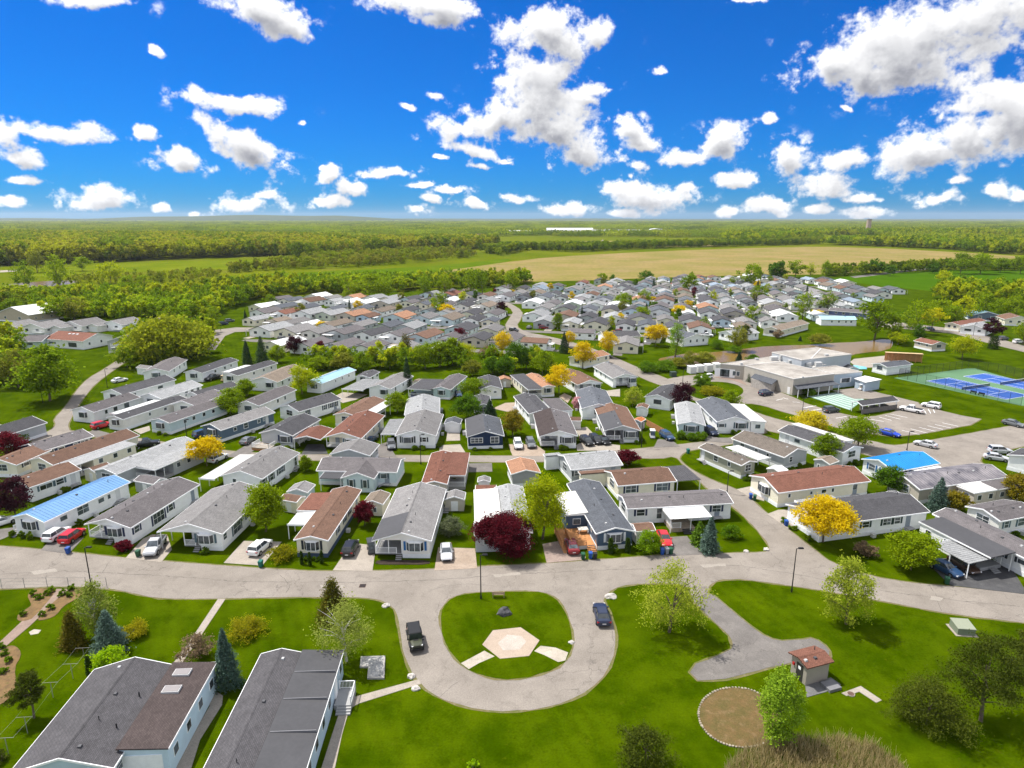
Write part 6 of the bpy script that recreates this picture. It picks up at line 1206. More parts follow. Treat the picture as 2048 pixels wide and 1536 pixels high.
def sheetmat(k):
    g=groundmat
    if k=='grass': return g('grass',(.025,.049,.0),(.056,.087,.0005),(.017,.035,.0),.16,.30,4,bump=.6)
    if k=='lawn': return g('grass',(.025,.049,.0),(.056,.087,.0005),(.017,.035,.0),.16,.30,4,bump=.6)
    if k=='lawnfar': return g('lawnfar',(.080,.118,.003),(.125,.150,.006),(.14,.15,.015),.03,.1,.6)
    if k=='crop': return g('crop',(.036,.088,.001),(.048,.102,.002),(.032,.078,.001),.02,.05,.8)
    if k=='crop2': return g('crop2',(.058,.105,.002),(.085,.125,.004),(.042,.078,.003),.02,.06,.6)
    if k=='stubble': return g('stubble',(.155,.142,.026),(.235,.170,.062),(.240,.168,.092),.016,.022,.25)
    if k=='asphalt': return g('asphalt',(.190,.168,.146),(.245,.218,.190),(.150,.132,.115),.16,.42,7,.9,.16)
    if k=='asphalt2': return g('asphalt2',(.125,.115,.108),(.165,.152,.142),(.20,.185,.17),.3,.5,9,.9,.25)
    if k=='asphaltdark': return g('asphaltdark',(.055,.055,.058),(.075,.075,.078),(.10,.10,.10),.4,.9,9)
    if k=='concrete': return g('concrete',(.275,.243,.208),(.325,.288,.245),(.22,.195,.168),.4,1.2,9,.85)
    if k=='hexconc': return g('hexconc',(.33,.265,.21),(.365,.295,.235),(.295,.235,.185),.5,1.5,9,.85)
    if k=='hexpale': return g('hexpale',(.40,.355,.31),(.34,.30,.26),(.45,.415,.37),.8,1.5,9,.85)
    if k=='gravel': return g('gravel',(.34,.30,.25),(.42,.38,.32),(.20,.20,.12),.5,1.2,12,1.0,0,.8)
    if k=='gravelfar': return g('gravelfar',(.40,.38,.35),(.50,.47,.42),(.16,.18,.10),.01,.03,.2)
    if k=='brickpath': return g('brickpath',(.21,.155,.128),(.26,.195,.16),(.18,.135,.11),.8,2,10)
    if k=='paver': return g('paver',(.28,.22,.17),(.34,.275,.22),(.21,.17,.14),.5,1.5,7)
    if k=='paver2': return g('paver2',(.23,.175,.15),(.28,.22,.19),(.17,.13,.115),.5,1.2,9)
    if k=='mulch': return g('mulch',(.20,.125,.06),(.13,.085,.045),(.06,.085,.02),1.2,2.5,10,1.0,0,.8)
    if k=='soil': return g('soil',(.030,.022,.018),(.05,.038,.03),(.07,.05,.04),1.2,3,10,1.0,0,.8)
    if k=='drybed': return g('drybed',(.135,.088,.038),(.095,.078,.028),(.20,.135,.075),.7,1.1,7,1.0,0,.9)
    if k=='slabdark': return g('slabdark',(.12,.12,.12),(.15,.15,.15),(.09,.09,.09),.8,2,9)
    if k=='court': return g('court',(.085,.17,.09),(.105,.20,.11),(.075,.15,.08),.1,.3,6,.8)
    if k=='shuffle': return g('shuffle',(.20,.30,.25),(.23,.33,.28),(.18,.27,.22),.2,.5,6,.8)
    if k=='poolwater': return pmat('poolwater',(.20,.55,.70),.05,.1,.5,spec=.5)
    if k=='water':
        m,nt,b=new_mat('pond_water'); MATS['pond_water']=m; b.inputs['Base Color'].default_value=(.17,.105,.03,1); b.inputs['Roughness'].default_value=.18; b.inputs['Specular IOR Level'].default_value=.16
        n=nd(nt,'ShaderNodeTexNoise',inp={'Scale':1.6,'Detail':4.0}); tc=nt.nodes.new('ShaderNodeTexCoord'); nt.links.new(tc.outputs['Object'],n.inputs['Vector']); bp=nd(nt,'ShaderNodeBump',inp={'Strength':.10,'Distance':.1}); nt.links.new(n.outputs[0],bp.inputs['Height']); nt.links.new(bp.outputs[0],b.inputs['Normal']); return m
def glassmat():
    if 'glass' in MATS: return MATS['glass']
    return pmat('glass',(.062,.074,.086),.07,.6,1.3,spec=.6,objrand=.75)
def paint(k,rgb,rough=.5,spec=.3): return pmat('paint_'+k,rgb,rough,.05,2,spec=spec)
TRIM=lambda: paint('trim_white',(.84,.845,.85))
SHUT=dict(dark=(.03,.035,.045),royal=(.02,.12,.33),navy=(.02,.03,.08),white=(.75,.76,.77),slate=(.10,.15,.18),dkgreen=(.015,.04,.035))
# ------------------------------------------------------------------ mesh helpers
class MB:
    def __init__(s): s.v=[]; s.f=[]
    def quad(s,*p):
        i=len(s.v); s.v+=list(p); s.f.append(tuple(range(i,i+len(p)))); return s
    def hexa(s,b,t):
        """two 4-point rings, bottom then top, counter-clockwise from above"""
        i=len(s.v); s.v+=list(b)+list(t); s.f+=[(i+3,i+2,i+1,i),(i+4,i+5,i+6,i+7)]+[(i+k,i+(k+1)%4,i+4+(k+1)%4,i+4+k) for k in range(4)]; return s
    def box(s,x0,x1,y0,y1,z0,z1): return s.hexa([(x0,y0,z0),(x1,y0,z0),(x1,y1,z0),(x0,y1,z0)],[(x0,y0,z1),(x1,y0,z1),(x1,y1,z1),(x0,y1,z1)])
    def prism(s,poly,z0,z1):
        n=len(poly); i=len(s.v); s.v+=[(x,y,z0) for x,y in poly]+[(x,y,z1) for x,y in poly]
        s.f+=[tuple(i+k for k in range(n-1,-1,-1)),tuple(i+n+k for k in range(n))]+[(i+k,i+(k+1)%n,i+n+(k+1)%n,i+n+k) for k in range(n)]; return s
    def extr(s,poly,fn,a,b):
        """polygon (u,z) extruded between a and b along fn(u,z,t)"""
        n=len(poly); i=len(s.v); s.v+=[fn(u,z,a) for u,z in poly]+[fn(u,z,b) for u,z in poly]
        s.f+=[tuple(i+k for k in range(n)),tuple(i+n+k for k in range(n-1,-1,-1))]+[(i+(k+1)%n,i+k,i+n+k,i+n+(k+1)%n) for k in range(n)]; return s
    def tube(s,p0,p1,r0,r1,n=6,cap=True):
        p0,p1=Vector(p0),Vector(p1); d=(p1-p0); d.normalize(); a=d.orthogonal().normalized(); b=d.cross(a); i=len(s.v)
        for p,r in ((p0,r0),(p1,r1)):
            for k in range(n):
                t=2*PI*k/n; s.v.append(tuple(p+(a*math.cos(t)+b*math.sin(t))*r))
        s.f+=[(i+k,i+(k+1)%n,i+n+(k+1)%n,i+n+k) for k in range(n)]
        if cap: s.f+=[tuple(i+k for k in range(n-1,-1,-1)),tuple(i+n+k for k in range(n))]
        return s
    def bar(s,p0,p1,w,h):
        """rectangular bar between two points, width w across, height h up"""
        p0,p1=Vector(p0),Vector(p1); d=(p1-p0); d.normalize(); sd_=Vector((-d.y,d.x,0)); sd_=sd_.normalized()*w/2 if sd_.length>1e-6 else Vector((w/2,0,0)); up=d.cross(sd_).normalized()*h/2
        if up.z<0: up=-up
        A=[p0-sd_-up,p0+sd_-up,p0+sd_+up,p0-sd_+up]; B=[p1-sd_-up,p1+sd_-up,p1+sd_+up,p1-sd_+up]
        i=len(s.v); s.v+=[tuple(q) for q in A+B]; s.f+=[(i,i+1,i+2,i+3),(i+7,i+6,i+5,i+4)]+[(i+(k+1)%4,i+k,i+4+k,i+4+(k+1)%4) for k in range(4)]; return s
    def mesh(s,name,smooth=False):
        me=bpy.data.meshes.new(name); me.from_pydata(s.v,[],s.f)
        if smooth: me.shade_smooth()
        return me
    def build(s,name,mat,parent=None,smooth=False,loc=None,rot=None):
        me=s.mesh(name,smooth); return link(name,me,mat,parent,loc,rot)
def link(name,me,mat=None,parent=None,loc=None,rot=None):
    if mat is not None and not me.materials: me.materials.append(mat)
    o=bpy.data.objects.new(name,me); COL.objects.link(o)
    if parent is not None: o.parent=parent
    if loc is not None: o.location=loc
    if rot is not None: o.rotation_euler=(0,0,rot)
    return o
def tag(o,label=None,cat=None,group=None,kind=None):
    for k,v in (('label',label),('category',cat),('group',group),('kind',kind)):
        if v: o[k]=v
    return o
def empty(name,loc,rot=0): 
    o=bpy.data.objects.new(name,None); o.empty_display_size=.3; COL.objects.link(o); o.location=loc; o.rotation_euler=(0,0,rot); return o
def copy_tree(o,parent=None):
    c=o.copy(); COL.objects.link(c); c.parent=parent
    for ch in o.children: copy_tree(ch,c)
    return c
# ------------------------------------------------------------------ ground, roads, fields
def smooth_poly(pl,it=1):
    for _ in range(it):
        q=[]
        for i in range(len(pl)):
            a=pl[i]; b=pl[(i+1)%len(pl)]
            q+=[(a[0]*.75+b[0]*.25,a[1]*.75+b[1]*.25),(a[0]*.25+b[0]*.75,a[1]*.25+b[1]*.75)]
        pl=q
    return pl
def sheet(name,mat,z,pl,smooth=0,skirt=True):
    if sum(a[0]*b[1]-b[0]*a[1] for a,b in zip(pl,pl[1:]+pl[:1]))<0: pl=pl[::-1]
    if smooth: pl=smooth_poly(pl,smooth)
    n=len(pl); v=[(x,y,z) for x,y in pl]; f=[tuple(range(n))]
    if skirt and z>.035:
        v+=[(x,y,-.05) for x,y in pl]; f+=[(i,n+i,n+(i+1)%n,(i+1)%n) for i in range(n)]
    me=bpy.data.meshes.new(name); me.from_pydata(v,[],f); o=link(name,me,mat); o['kind']='structure'; return o
gm=groundmat('meadow_ground',(.070,.100,.002),(.112,.130,.004),(.14,.132,.022),.006,.02,.3)
sheet('ground',gm,-.03,[(-26000,-300),(26000,-300),(26000,32000),(-26000,32000)],skirt=False)
sheet('lawn',sheetmat('lawn'),-.004,[(-140,-40),(140,-40),(330,330),(430,560),(250,700),(-60,470),(-210,400),(-330,330)],skirt=False)
def ragged(pl,amp,step=1.3,ymax=175):
    out=[]
    for a,b in zip(pl,pl[1:]+pl[:1]):
        L_=math.hypot(b[0]-a[0],b[1]-a[1]); n=max(1,int(L_/step)) if min(a[1],b[1])<ymax else 1
        nx,ny=(b[1]-a[1])/(L_+1e-6),-(b[0]-a[0])/(L_+1e-6)
        for i in range(n):
            t=i/n; x,y=a[0]+(b[0]-a[0])*t,a[1]+(b[1]-a[1])*t; k=amp*(math.sin(x*2.1+y*1.3)+.7*math.sin(x*5.3-y*3.7)+random.uniform(-.6,.6)); out.append((x+nx*k,y+ny*k))
    return out
def grown(pl,d):
    if sum(a[0]*b[1]-b[0]*a[1] for a,b in zip(pl,pl[1:]+pl[:1]))<0: pl=pl[::-1]
    n=len(pl); out=[]
    for i in range(n):
        a,b,c_=pl[i-1],pl[i],pl[(i+1)%n]; tx,ty=c_[0]-a[0],c_[1]-a[1]; L_=math.hypot(tx,ty)+1e-6; out.append((b[0]+ty/L_*d,b[1]-tx/L_*d))
    return out
vm_=groundmat('verge_soil',(.15,.125,.06),(.10,.11,.03),(.22,.19,.13),.8,1.5,8,1.,0,.6)
zc={}
for (nm,mk,z,pl) in SHEETS:
    zc[nm]=zc.get(nm,0)+1
    if nm in('road','paved_path','lawn_island') and pl[0][1]<210: pl=ragged(smooth_poly(pl,1),.045); sheet('verge',vm_,.006 if nm!='lawn_island' else .034+.012*(mk=='x'),ragged(grown(pl,.28 if nm!='lawn_island' else .22),.09),skirt=False)
    sheet(nm,sheetmat(mk),z+.0011*zc[nm],pl,smooth=1 if nm in('pond','flower_bed','street','stubble_field','meadow') else 0)
for i,(x,y,r,w,l,ro,wa) in enumerate(FAR_HOMES):
    if i%5<3:
        c_,s_=math.cos(r),math.sin(r); a0=(-1 if i%2 else 1)*w*.28; q=[(a0-1.7,-4.6),(a0+1.7,-4.6),(a0+1.7,.3),(a0-1.7,.3)]
        sheet('driveway',sheetmat('concrete' if i%3 else 'asphalt2'),.022+.0001*(i%20),[(x+c_*a-s_*b,y+s_*a+c_*b) for a,b in q],skirt=False)
# distant ridge on the horizon
def ridge(name,y,x0,x1,hmax,seed,mat):
    rg=np.random.default_rng(seed); n=90; v=[];f=[]; ph=rg.uniform(0,6,5)
    for i in range(n+1):
        t=i/n; x=x0+(x1-x0)*t; e=min(1,t*6,(1-t)*6); hh=hmax*e*(.62+.2*math.sin(5*t+ph[0])+.1*math.sin(13*t+ph[1])+.05*math.sin(37*t+ph[2]))
        v+=[(x,y-900,-1),(x,y,hh),(x,y+1500,-1)]
    for i in range(n):
        a=i*3; f+=[(a,a+3,a+4,a+1),(a+1,a+4,a+5,a+2)]
    me=bpy.data.meshes.new(name); me.from_pydata(v,[],f); o=link(name,me,mat); o['kind']='structure'
def haze():
    m=bpy.data.materials.new('haze'); m.use_nodes=True; nt=m.node_tree; nt.nodes.clear(); pv=nt.nodes.new('ShaderNodeVolumePrincipled'); pv.inputs['Color'].default_value=(.86,.92,1,1); pv.inputs['Density'].default_value=.000032; pv.inputs['Anisotropy'].default_value=.2; ou=nt.nodes.new('ShaderNodeOutputMaterial'); nt.links.new(pv.outputs[0],ou.inputs['Volume'])
    o=MB().box(-16000,16000,-280,17000,-1.03,160).build('haze',m); tag(o,None,None,None,'stuff')
haze()
fm=groundmat('far_woods',(.022,.05,.014),(.035,.066,.018),(.05,.075,.022),.004,.012,.05)
ridge('hill',11500,-12000,-1200,125,1,fm); ridge('hill',14000,-6000,12000,62,2,fm)
# ------------------------------------------------------------------ homes
def face_box(mb,face,w,l,ins,u,zc_,bw,bh,d0,d1):
    """box lying on an outer wall face; u = position along the face, d0..d1 = depth range outwards"""
    if face=='F': mb.box(u-bw/2,u+bw/2,ins-d1,ins-d0,zc_-bh/2,zc_+bh/2)
    elif face=='B': mb.box(u-bw/2,u+bw/2,l-ins+d0,l-ins+d1,zc_-bh/2,zc_+bh/2)
    elif face=='R': mb.box(w/2-ins+d0,w/2-ins+d1,u-bw/2,u+bw/2,zc_-bh/2,zc_+bh/2)
    else: mb.box(-w/2+ins-d1,-w/2+ins-d0,u-bw/2,u+bw/2,zc_-bh/2,zc_+bh/2)
    return mb
def window(root,face,w,l,ins,u,zc_,bw,bh,shut=None,detail=2,name='window'):
    f=face_box(MB(),face,w,l,ins,u,zc_,bw+.16,bh+.16,-.04,.05)
    fo=f.build(name,TRIM(),root)
    nx=max(1,round(bw/1.0)) if detail>1 else 1
    pw=bw/nx
    for i in range(nx):
        face_box(MB(),face,w,l,ins,u-bw/2+pw*(i+.5),zc_,pw-.07,bh-.06,-.03,.065).build('pane',glassmat(),fo)
    if detail>1 and bh>.9:
        face_box(MB(),face,w,l,ins,u,zc_,bw,.05,-.02,.08).build('glazing_bar',TRIM(),fo)
    if shut:
        for s in (-1,1): face_box(MB(),face,w,l,ins,u+s*(bw/2+.28),zc_,.34,bh+.1,-.03,.05).build('shutter',paint('shutter_'+shut,SHUT[shut],.6),root)
def chevron(hw,ze,rz,th): return [(-hw,ze),(0,rz),(hw,ze),(hw,ze-th),(0,rz-th),(-hw,ze-th)]
def gable_roof(root,cx,y0,y1,hw,ze,pitch,mat,axis='y',th=.15,trim=True,ribs=False,name='roof',yc=None,ribmat=None):
    rz=ze+pitch*hw
    fn=(lambda u,z,t:(cx+u,t,z)) if axis=='y' else (lambda u,z,t:(t,yc+u,z))
    r=MB().extr(chevron(hw,ze,rz,th),fn,y0,y1).build(name,mat,root)
    if trim:
        for a,b in ((y0-.03,y0+.05),(y1-.05,y1+.03)):
            MB().extr(chevron(hw+.03,ze+.004-.03*pitch,rz+.006,th+.06),fn,a,b).build('rake_board',TRIM(),r)
        for s in (-1,1):
            MB().extr([(s*hw,ze-th-.08),(s*(hw+.07),ze-th-.08),(s*(hw+.07),ze-.03),(s*hw,ze-.02)],fn,y0+.06,y1-.06).build('gutter',TRIM(),r)
    if ribs:
        k=int((y1-y0)/.62)
        mb=MB()
        for i in range(1,k):
            t=y0+(y1-y0)*i/k
            for s in (-1,1): mb.bar(fn(s*.05,rz+.02-.05*pitch,t),fn(s*(hw-.02),ze+.025,t),.05,.05)
        o=mb.build('roof_seams',ribmat or mat,r); o['kind']='stuff'
    else:
        MB().extr([(-.16,rz-.16*pitch+.012),(0,rz+.03),(.16,rz-.16*pitch+.012)],fn,y0+.06,y1-.06).build('ridge_cap',mat,r)
    return r,rz,fn
def railing(root,p0,p1,z0,h=.95,mat=None,step=.14):
    mat=mat or TRIM(); d=math.hypot(p1[0]-p0[0],p1[1]-p0[1]); mb=MB().bar((*p0,z0+h),(*p1,z0+h),.07,.06); mb.bar((*p0,z0+.12),(*p1,z0+.12),.05,.05)
    for q in (p0,p1): mb.box(q[0]-.05,q[0]+.05,q[1]-.05,q[1]+.05,z0,z0+h+.06)
    r=mb.build('railing',mat,root)
    n=max(2,int(d/step)); b=MB()
    for i in range(1,n):
        t=i/n; x=p0[0]+(p1[0]-p0[0])*t; y=p0[1]+(p1[1]-p0[1])*t; b.box(x-.018,x+.018,y-.018,y+.018,z0+.1,z0+h)
    o=b.build('balusters',mat,r); o['kind']='stuff'; return r
def steps(root,x,y,z,w=1.3,n=4,dirx=0,diry=-1,mat=None):
    for i in range(n):
        h=z*(n-i)/(n+1); a=.28*i; b=.28*(i+1)
        if dirx: x0,x1=sorted((x+dirx*a,x+dirx*b)); m=MB().box(x0,x1,y-w/2,y+w/2,h-.06,h)
        else: y0,y1=sorted((y+diry*a,y+diry*b)); m=MB().box(x-w/2,x+w/2,y0,y1,h-.06,h)
        m.build('step',mat or paint('deckgrey',(.30,.30,.30)),root)
def post(root,x,y,z0,z1,mat=None,r=.055): return MB().box(x-r,x+r,y-r,y+r,z0,z1).build('post',mat or TRIM(),root)
def home(d):
    rnd=random.Random(hash((round(d['x']),round(d['y'])))&0xffff)
    w,l,ze=d['w'],d['l'],d['z']; shedh=d.get('shed'); near=math.hypot(d['x'],d['y'])<170; vnear=d['y']<128
    root=empty(d['n'],(d['x'],d['y'],0),d['r']); tag(root,d['lab'],{'mobile_home':'mobile home','garden_shed':'shed','utility_shed':'shed','pool_house':'building','garden_building':'building'}.get(d['n'],d['n']),'homes of the park' if d['n']=='mobile_home' else None)
    wm=wallmat(d['wall']); rm=roofmat(d['roof']); ins=.15 if shedh else .32; pitch=d.get('pitch',.34 if shedh else (.30 if w>6.5 else .26)); metal=d['roof'] in METAL
    axis='x' if w>1.3*l else 'y'
    sk=0 if (shedh or d.get('skirt')==0) else .65
    hwx=w/2-ins
    porch=d.get('porch'); cport=d.get('carport'); vis=[]
    if axis=='y':
        roof,rz,fn=gable_roof(root,0,0,l,w/2,ze,pitch,rm,'y',trim=(not shedh or near) and d['n']!='utility_shed',ribs=bool(d.get('ribs')) and metal or d.get('ribs')==1 and near)
        boxes=[]
        xa=-hwx; xb=hwx
        if cport:
            x1=cport[1]*w; boxes.append((x1,xb,ins,l-ins)); xa=x1
            for yy in (ins,cport[2]*.5,cport[2]-.2): post(root,-hwx+.05,yy,0,ze-.1)
            boxes=[(x1,xb,ins,l-ins),(-hwx,x1,cport[2],l-ins)]
        if porch:
            p0,p1,pd=porch[0]*w,porch[1]*w,porch[2]; p0=max(p0,-hwx); p1=min(p1,hwx)
            if cport: boxes=[(p1,xb,ins,l-ins),(p0,p1,pd,l-ins),(-hwx,p0,cport[2],l-ins)]
            else:
                boxes=[(-hwx,hwx,pd,l-ins)]
                if p0>-hwx+.3: boxes.append((-hwx,p0,ins,pd))
                if p1<hwx-.3: boxes.append((p1,hwx,ins,pd))
            MB().box(p0+.02,p1-.02,ins,pd,sk-.06,sk+.06).build('porch_floor',paint('deckgrey',(.30,.30,.30)),root)
            ns=max(2,int((p1-p0)/2)+1)
            for i in range(ns): post(root,p0+.08+(p1-p0-.16)*i/(ns-1),ins+.06,sk,ze-.1)
            railing(root,(p0+.1,ins+.06),(p1-.9,ins+.06),sk+.05)
            if not cport and pd>2: railing(root,(p0+.06,ins+.1),(p0+.06,min(pd,ins+4)),sk+.05)
            steps(root,p1-.5,ins-.05,sk,.9,3)
            face_box(MB(),'F',w,l,pd,(p0+p1)/2,sk+1.05,.95,2.05,-.02,.04).build('door',paint('door_grey',(.30,.33,.36)),root)
        if not boxes: boxes=[(-hwx,hwx,ins,l-ins)]
        mb=MB()
        for i,(x0,x1,y0,y1) in enumerate(boxes): mb.box(x0,x1,y0,y1,sk,ze-.04-.002*i)
        gz=ze+pitch*ins-.16
        tri=[(-hwx,ze-.06),(hwx,ze-.06),(hwx,gz-.0),(0,rz-.16),(-hwx,gz)]
        fy=lambda u,z,t:(u,t,z)
        mb.extr(tri,fy,ins,ins+.12); mb.extr(tri,fy,l-ins-.12,l-ins)
        mb.build('wall',wm,root)
        if sk:
            ms=MB()
            for (x0,x1,y0,y1) in boxes: ms.box(x0-.04 if x0<=-hwx+.01 else x0,x1+.04 if x1>=hwx-.01 else x1,y0-.04 if y0<=ins+.01 else y0,y1+.04,-.1,sk+.02)
            ms.build('skirting',paint('skirt_navy',(.06,.09,.16)) if d.get('skirt')=='navy' else paint('skirt_white',(.80,.815,.83)),root)
    else:
        roof,rz,fn=gable_roof(root,0,-w/2,w/2,l/2,ze,pitch,rm,'x',yc=l/2,ribs=bool(d.get('ribs')) and metal)
        mb=MB().box(-hwx,hwx,ins,l-ins,sk,ze-.04)
        gz=ze+pitch*ins-.16; hl=l/2-ins; tri=[(-hl,ze-.06),(hl,ze-.06),(hl,gz),(0,rz-.16),(-hl,gz)]
        fx=lambda u,z,t:(t,l/2+u,z)
        mb.extr(tri,fx,-hwx,-hwx+.12); mb.extr(tri,fx,hwx-.12,hwx); mb.build('wall',wm,root)
        if sk: MB().box(-hwx-.04,hwx+.04,ins-.04,l-ins+.04,-.1,sk+.02).build('skirting',paint('skirt_white',(.80,.815,.83)),root)
    for (sd_,ya,yb,mk) in d.get('patch',[]):
        MB().extr([(sd_*.05,rz-.05*pitch+.004),(sd_*(w/2+.02),ze+.004),(sd_*(w/2+.02),ze+.05),(sd_*.05,rz-.05*pitch+.05)],fn,ya,min(yb,l+.02)).build('flat_roofing',roofmat(mk),roof)
    # ---- windows
    sh=d.get('shut') or rnd.choice(['dark','dark','navy','slate']); zc_=sk+1.35 if not shedh else 1.15
    det=2 if near else 1
    fw=d.get('fw'); xo=0
    if porch: xo=porch[1]*w
    if d.get('bay') or d.get('bayx') is not None:
        bx=((d.get('bayx',.5))-.5)*w; bw=2.3 if w<5.8 else 2.6
        pl=[(bx-bw/2,ins+.02),(bx-bw/2+.45,ins-.5),(bx+bw/2-.45,ins-.5),(bx+bw/2,ins+.02)]
        by=MB().prism(pl,sk+.55,sk+2.15).build('bay_window',TRIM(),root)
        MB().prism([(bx-bw/2+.5,ins-.53),(bx+bw/2-.5,ins-.53),(bx+bw/2-.5,ins-.45),(bx+bw/2-.5,ins-.45),(bx-bw/2+.5,ins-.45)][:4],sk+.72,sk+2.0).build('pane',glassmat(),by)
        for s in (-1,1):
            a=Vector((bx+s*(bw/2-.06),ins-.07)); b=Vector((bx+s*(bw/2-.39),ins-.46)); nrm=Vector((s*.75,-.66))*.035
            q=[a+nrm,b+nrm,b-nrm,a-nrm]
            MB().prism([tuple(v) for v in (q if s<0 else q[::-1])],sk+.72,sk+2.0).build('pane',glassmat(),by)
        if vnear:
            MB().box(bx-.03,bx+.03,ins-.56,ins-.5,sk+.72,sk+2.0).build('glazing_bar',TRIM(),by)
        for s in (-1,1):
            if near: face_box(MB(),'F',w,l,ins,bx+s*(bw/2+.28),sk+1.36,.34,1.5,-.03,.05).build('shutter',paint('shutter_'+sh,SHUT[sh],.6),root)
    elif fw is None and not porch:
        fw=[(.5,min(2.2,w*.35),1.3,0)] if w<9 else [(.25,1.5,1.2,0),(.7,1.8,1.2,0)]
    for (t,ww,hh,s_) in fw or []:
        if hh>1.55 and d.get('shed'): face_box(MB(),'F',w,l,ins,(t-.5)*(w-2*ins),.95,ww,1.8,-.02,.05).build('door',TRIM(),root); continue
        window(root,'F',w,l,ins,(t-.5)*(w-2*ins),zc_ if hh<1.7 else sk+hh/2+.1,ww,hh,sh if s_ else None,det)
    c,s=math.cos(d['r']),math.sin(d['r']); cxw,cyw=d['x']-s*l/2,d['y']+c*l/2
    for face,key,nx_,ny_ in (('R','rw',c,s),('L','lw',-c,-s)):
        lst=d.get(key)
        if nx_*(-cxw)+ny_*(-cyw)<-2: continue
        if lst is None and not shedh and axis=='y':
            n=max(2,int(l/4.2)); lst=[((i+.6+rnd.uniform(-.15,.15))/n,rnd.choice([.7,1.0,1.3]),rnd.choice([.7,.9,1.1]),rnd.random()<.4) for i in range(n)]
        for (t,ww,hh,s_) in lst or []:
            y=ins+t*(l-2*ins)
            if porch and face=='L' and y<porch[2]+.8: continue
            if cport and face=='L' and y<cport[2]+.8: continue
            if any(a[0]=='flat' or a[0]=='flatopen' for a in d.get('adds',[]) if a[3]<y<a[4] and ((a[2]>0)==(face=='R'))): continue
            window(root,face,w,l,ins,y,zc_ if hh<1.7 else sk+hh/2+.1,ww,hh,sh if s_ and near else None,det)
    # ---- side door with landing and an air conditioner on the side one sees
    if near and d['n']=='mobile_home' and axis=='y':
        side='R' if c*(-cxw)+s*(-cyw)>0 else 'L'; sg=1 if side=='R' else -1; blk=[a for a in d.get('adds',[]) if (a[1]+a[2]>0)==(sg>0)]
        y_=l*rnd.uniform(.80,.9)
        if not any(a[3]-1<y_<a[4]+1 for a in blk):
            face_box(MB(),side,w,l,ins,y_,sk+1.0,.9,2.0,-.03,.05).build('door',paint('door_'+rnd.choice(['a','b']),(.62,.63,.64) if rnd.random()<.6 else (.24,.28,.33)),root)
            xa,xb=sorted((sg*hwx,sg*(hwx+1.1))); MB().box(xa,xb,y_-.7,y_+.7,sk-.12,sk).build('landing',paint('deckgrey',(.30,.30,.30)),root); steps(root,sg*(hwx+.55),y_-.7,sk,1.0,3)
        y_=l*rnd.uniform(.45,.6)
        if not any(a[3]-1<y_<a[4]+1 for a in blk) and rnd.random()<.7:
            xx=sg*(hwx+.75); MB().box(xx-.3,xx+.3,y_-.3,y_+.3,0,.62).build('air_conditioner',paint('hvac',(.48,.48,.47)),root)
    # ---- vents on the roof
    if not shedh and d['n'] not in('garage',):
        nv=d.get('rounds',rnd.randint(3,6) if near else 2)
        for i in range(nv):
            t=(i+.5+rnd.uniform(-.25,.25))/nv; s_=rnd.choice((-1,1)); off=rnd.uniform(.5,1.1) if (axis=='y' and w>5) else .6
            L_=(l*t if axis=='y' else -w/2+w*t); px,py,pz=fn(s_*off,rz-off*pitch,L_)
            if i%3==2: MB().tube((px,py,pz-.05),(px,py,pz+.45),.05,.05,6).build('vent_pipe',paint('pipe',(.06,.06,.06) if rnd.random()<.6 else (.7,.7,.7)),roof)
            else:
                mb=MB().hexa([(px-.17,py-.2,pz-.08),(px+.17,py-.2,pz-.08),(px+.17,py+.2,pz-.08),(px-.17,py+.2,pz-.08)],[(px-.13,py-.15,pz+.15),(px+.13,py-.15,pz+.15),(px+.13,py+.15,pz+.15),(px-.13,py+.15,pz+.15)]); mb.build('roof_vent',paint('vent_'+('dark' if i%2 else 'grey'),(.07,.07,.075) if i%2 else (.42,.42,.42)),roof)
    # ---- side wings, awnings, carports
    for (kind,x0,x1,y0,y1,z,rc,wc) in d.get('adds',[]):
        side=1 if (x0+x1)/2>0 else -1
        if kind in('flat','flatopen','flatfar'):
            if side>0: x0=max(x0,hwx-.1)
            else: x1=min(x1,-hwx+.1)
            if x1-x0<.6: continue
            hi=z+.22; lo=z+.02; zl,zr=(lo,hi) if side<0 else (hi,lo)
            wing=MB().hexa([(x0-.15,y0-.15,zl-.14),(x1+.15,y0-.15,zr-.14),(x1+.15,y1+.15,zr-.14),(x0-.15,y1+.15,zl-.14)],[(x0-.15,y0-.15,zl),(x1+.15,y0-.15,zr),(x1+.15,y1+.15,zr),(x0-.15,y1+.15,zl)]).build('wing_roof',roofmat(rc),root)
            MB().box(x0-.19,x1+.19,y0-.19,y0-.15,lo-.22,lo+.0).build('fascia',TRIM(),wing)
            xe=x0-.19 if side<0 else x1+.15; MB().box(xe,xe+.04,y0-.15,y1+.15,lo-.20,lo+.01).build('fascia',TRIM(),wing)
            ya=y0+(y1-y0)*.35 if kind=='flatopen' else y0
            ye=y1
            if kind=='flatfar':
                y1=y0+(y1-y0)*.55; MB().box(x0+.3,x1-.02,y1,ye-1.2,0,.6).build('porch_floor',paint('deckgrey',(.30,.30,.30)),root); railing(root,(x0+.35,y1+.1),(x0+.35,ye-1.3),.6); steps(root,(x0+x1)/2,ye-1.2,.6,1.2,4,0,1)
                for yy in (y1+2,ye-.1): post(root,x0+.1,yy,0,lo-.13)
            MB().box(x0+.05,x1-.02,ya+.05,y1-.05,-.1,lo-.13).build('wing_wall',wallmat(wc),root)
            if kind=='flatopen':
                MB().box(x0+.05,x1-.02,y0+.05,ya+.03,0,.6).build('porch_floor',paint('deckgrey',(.30,.30,.30)),root)
                xo_=x0+.08 if side<0 else x1-.08
                for yy in (y0+.1,(y0+ya)/2): post(root,xo_,yy,.6,lo-.13)
                railing(root,(x0+.1,y0+.08),(x1-.1,y0+.08),.6)
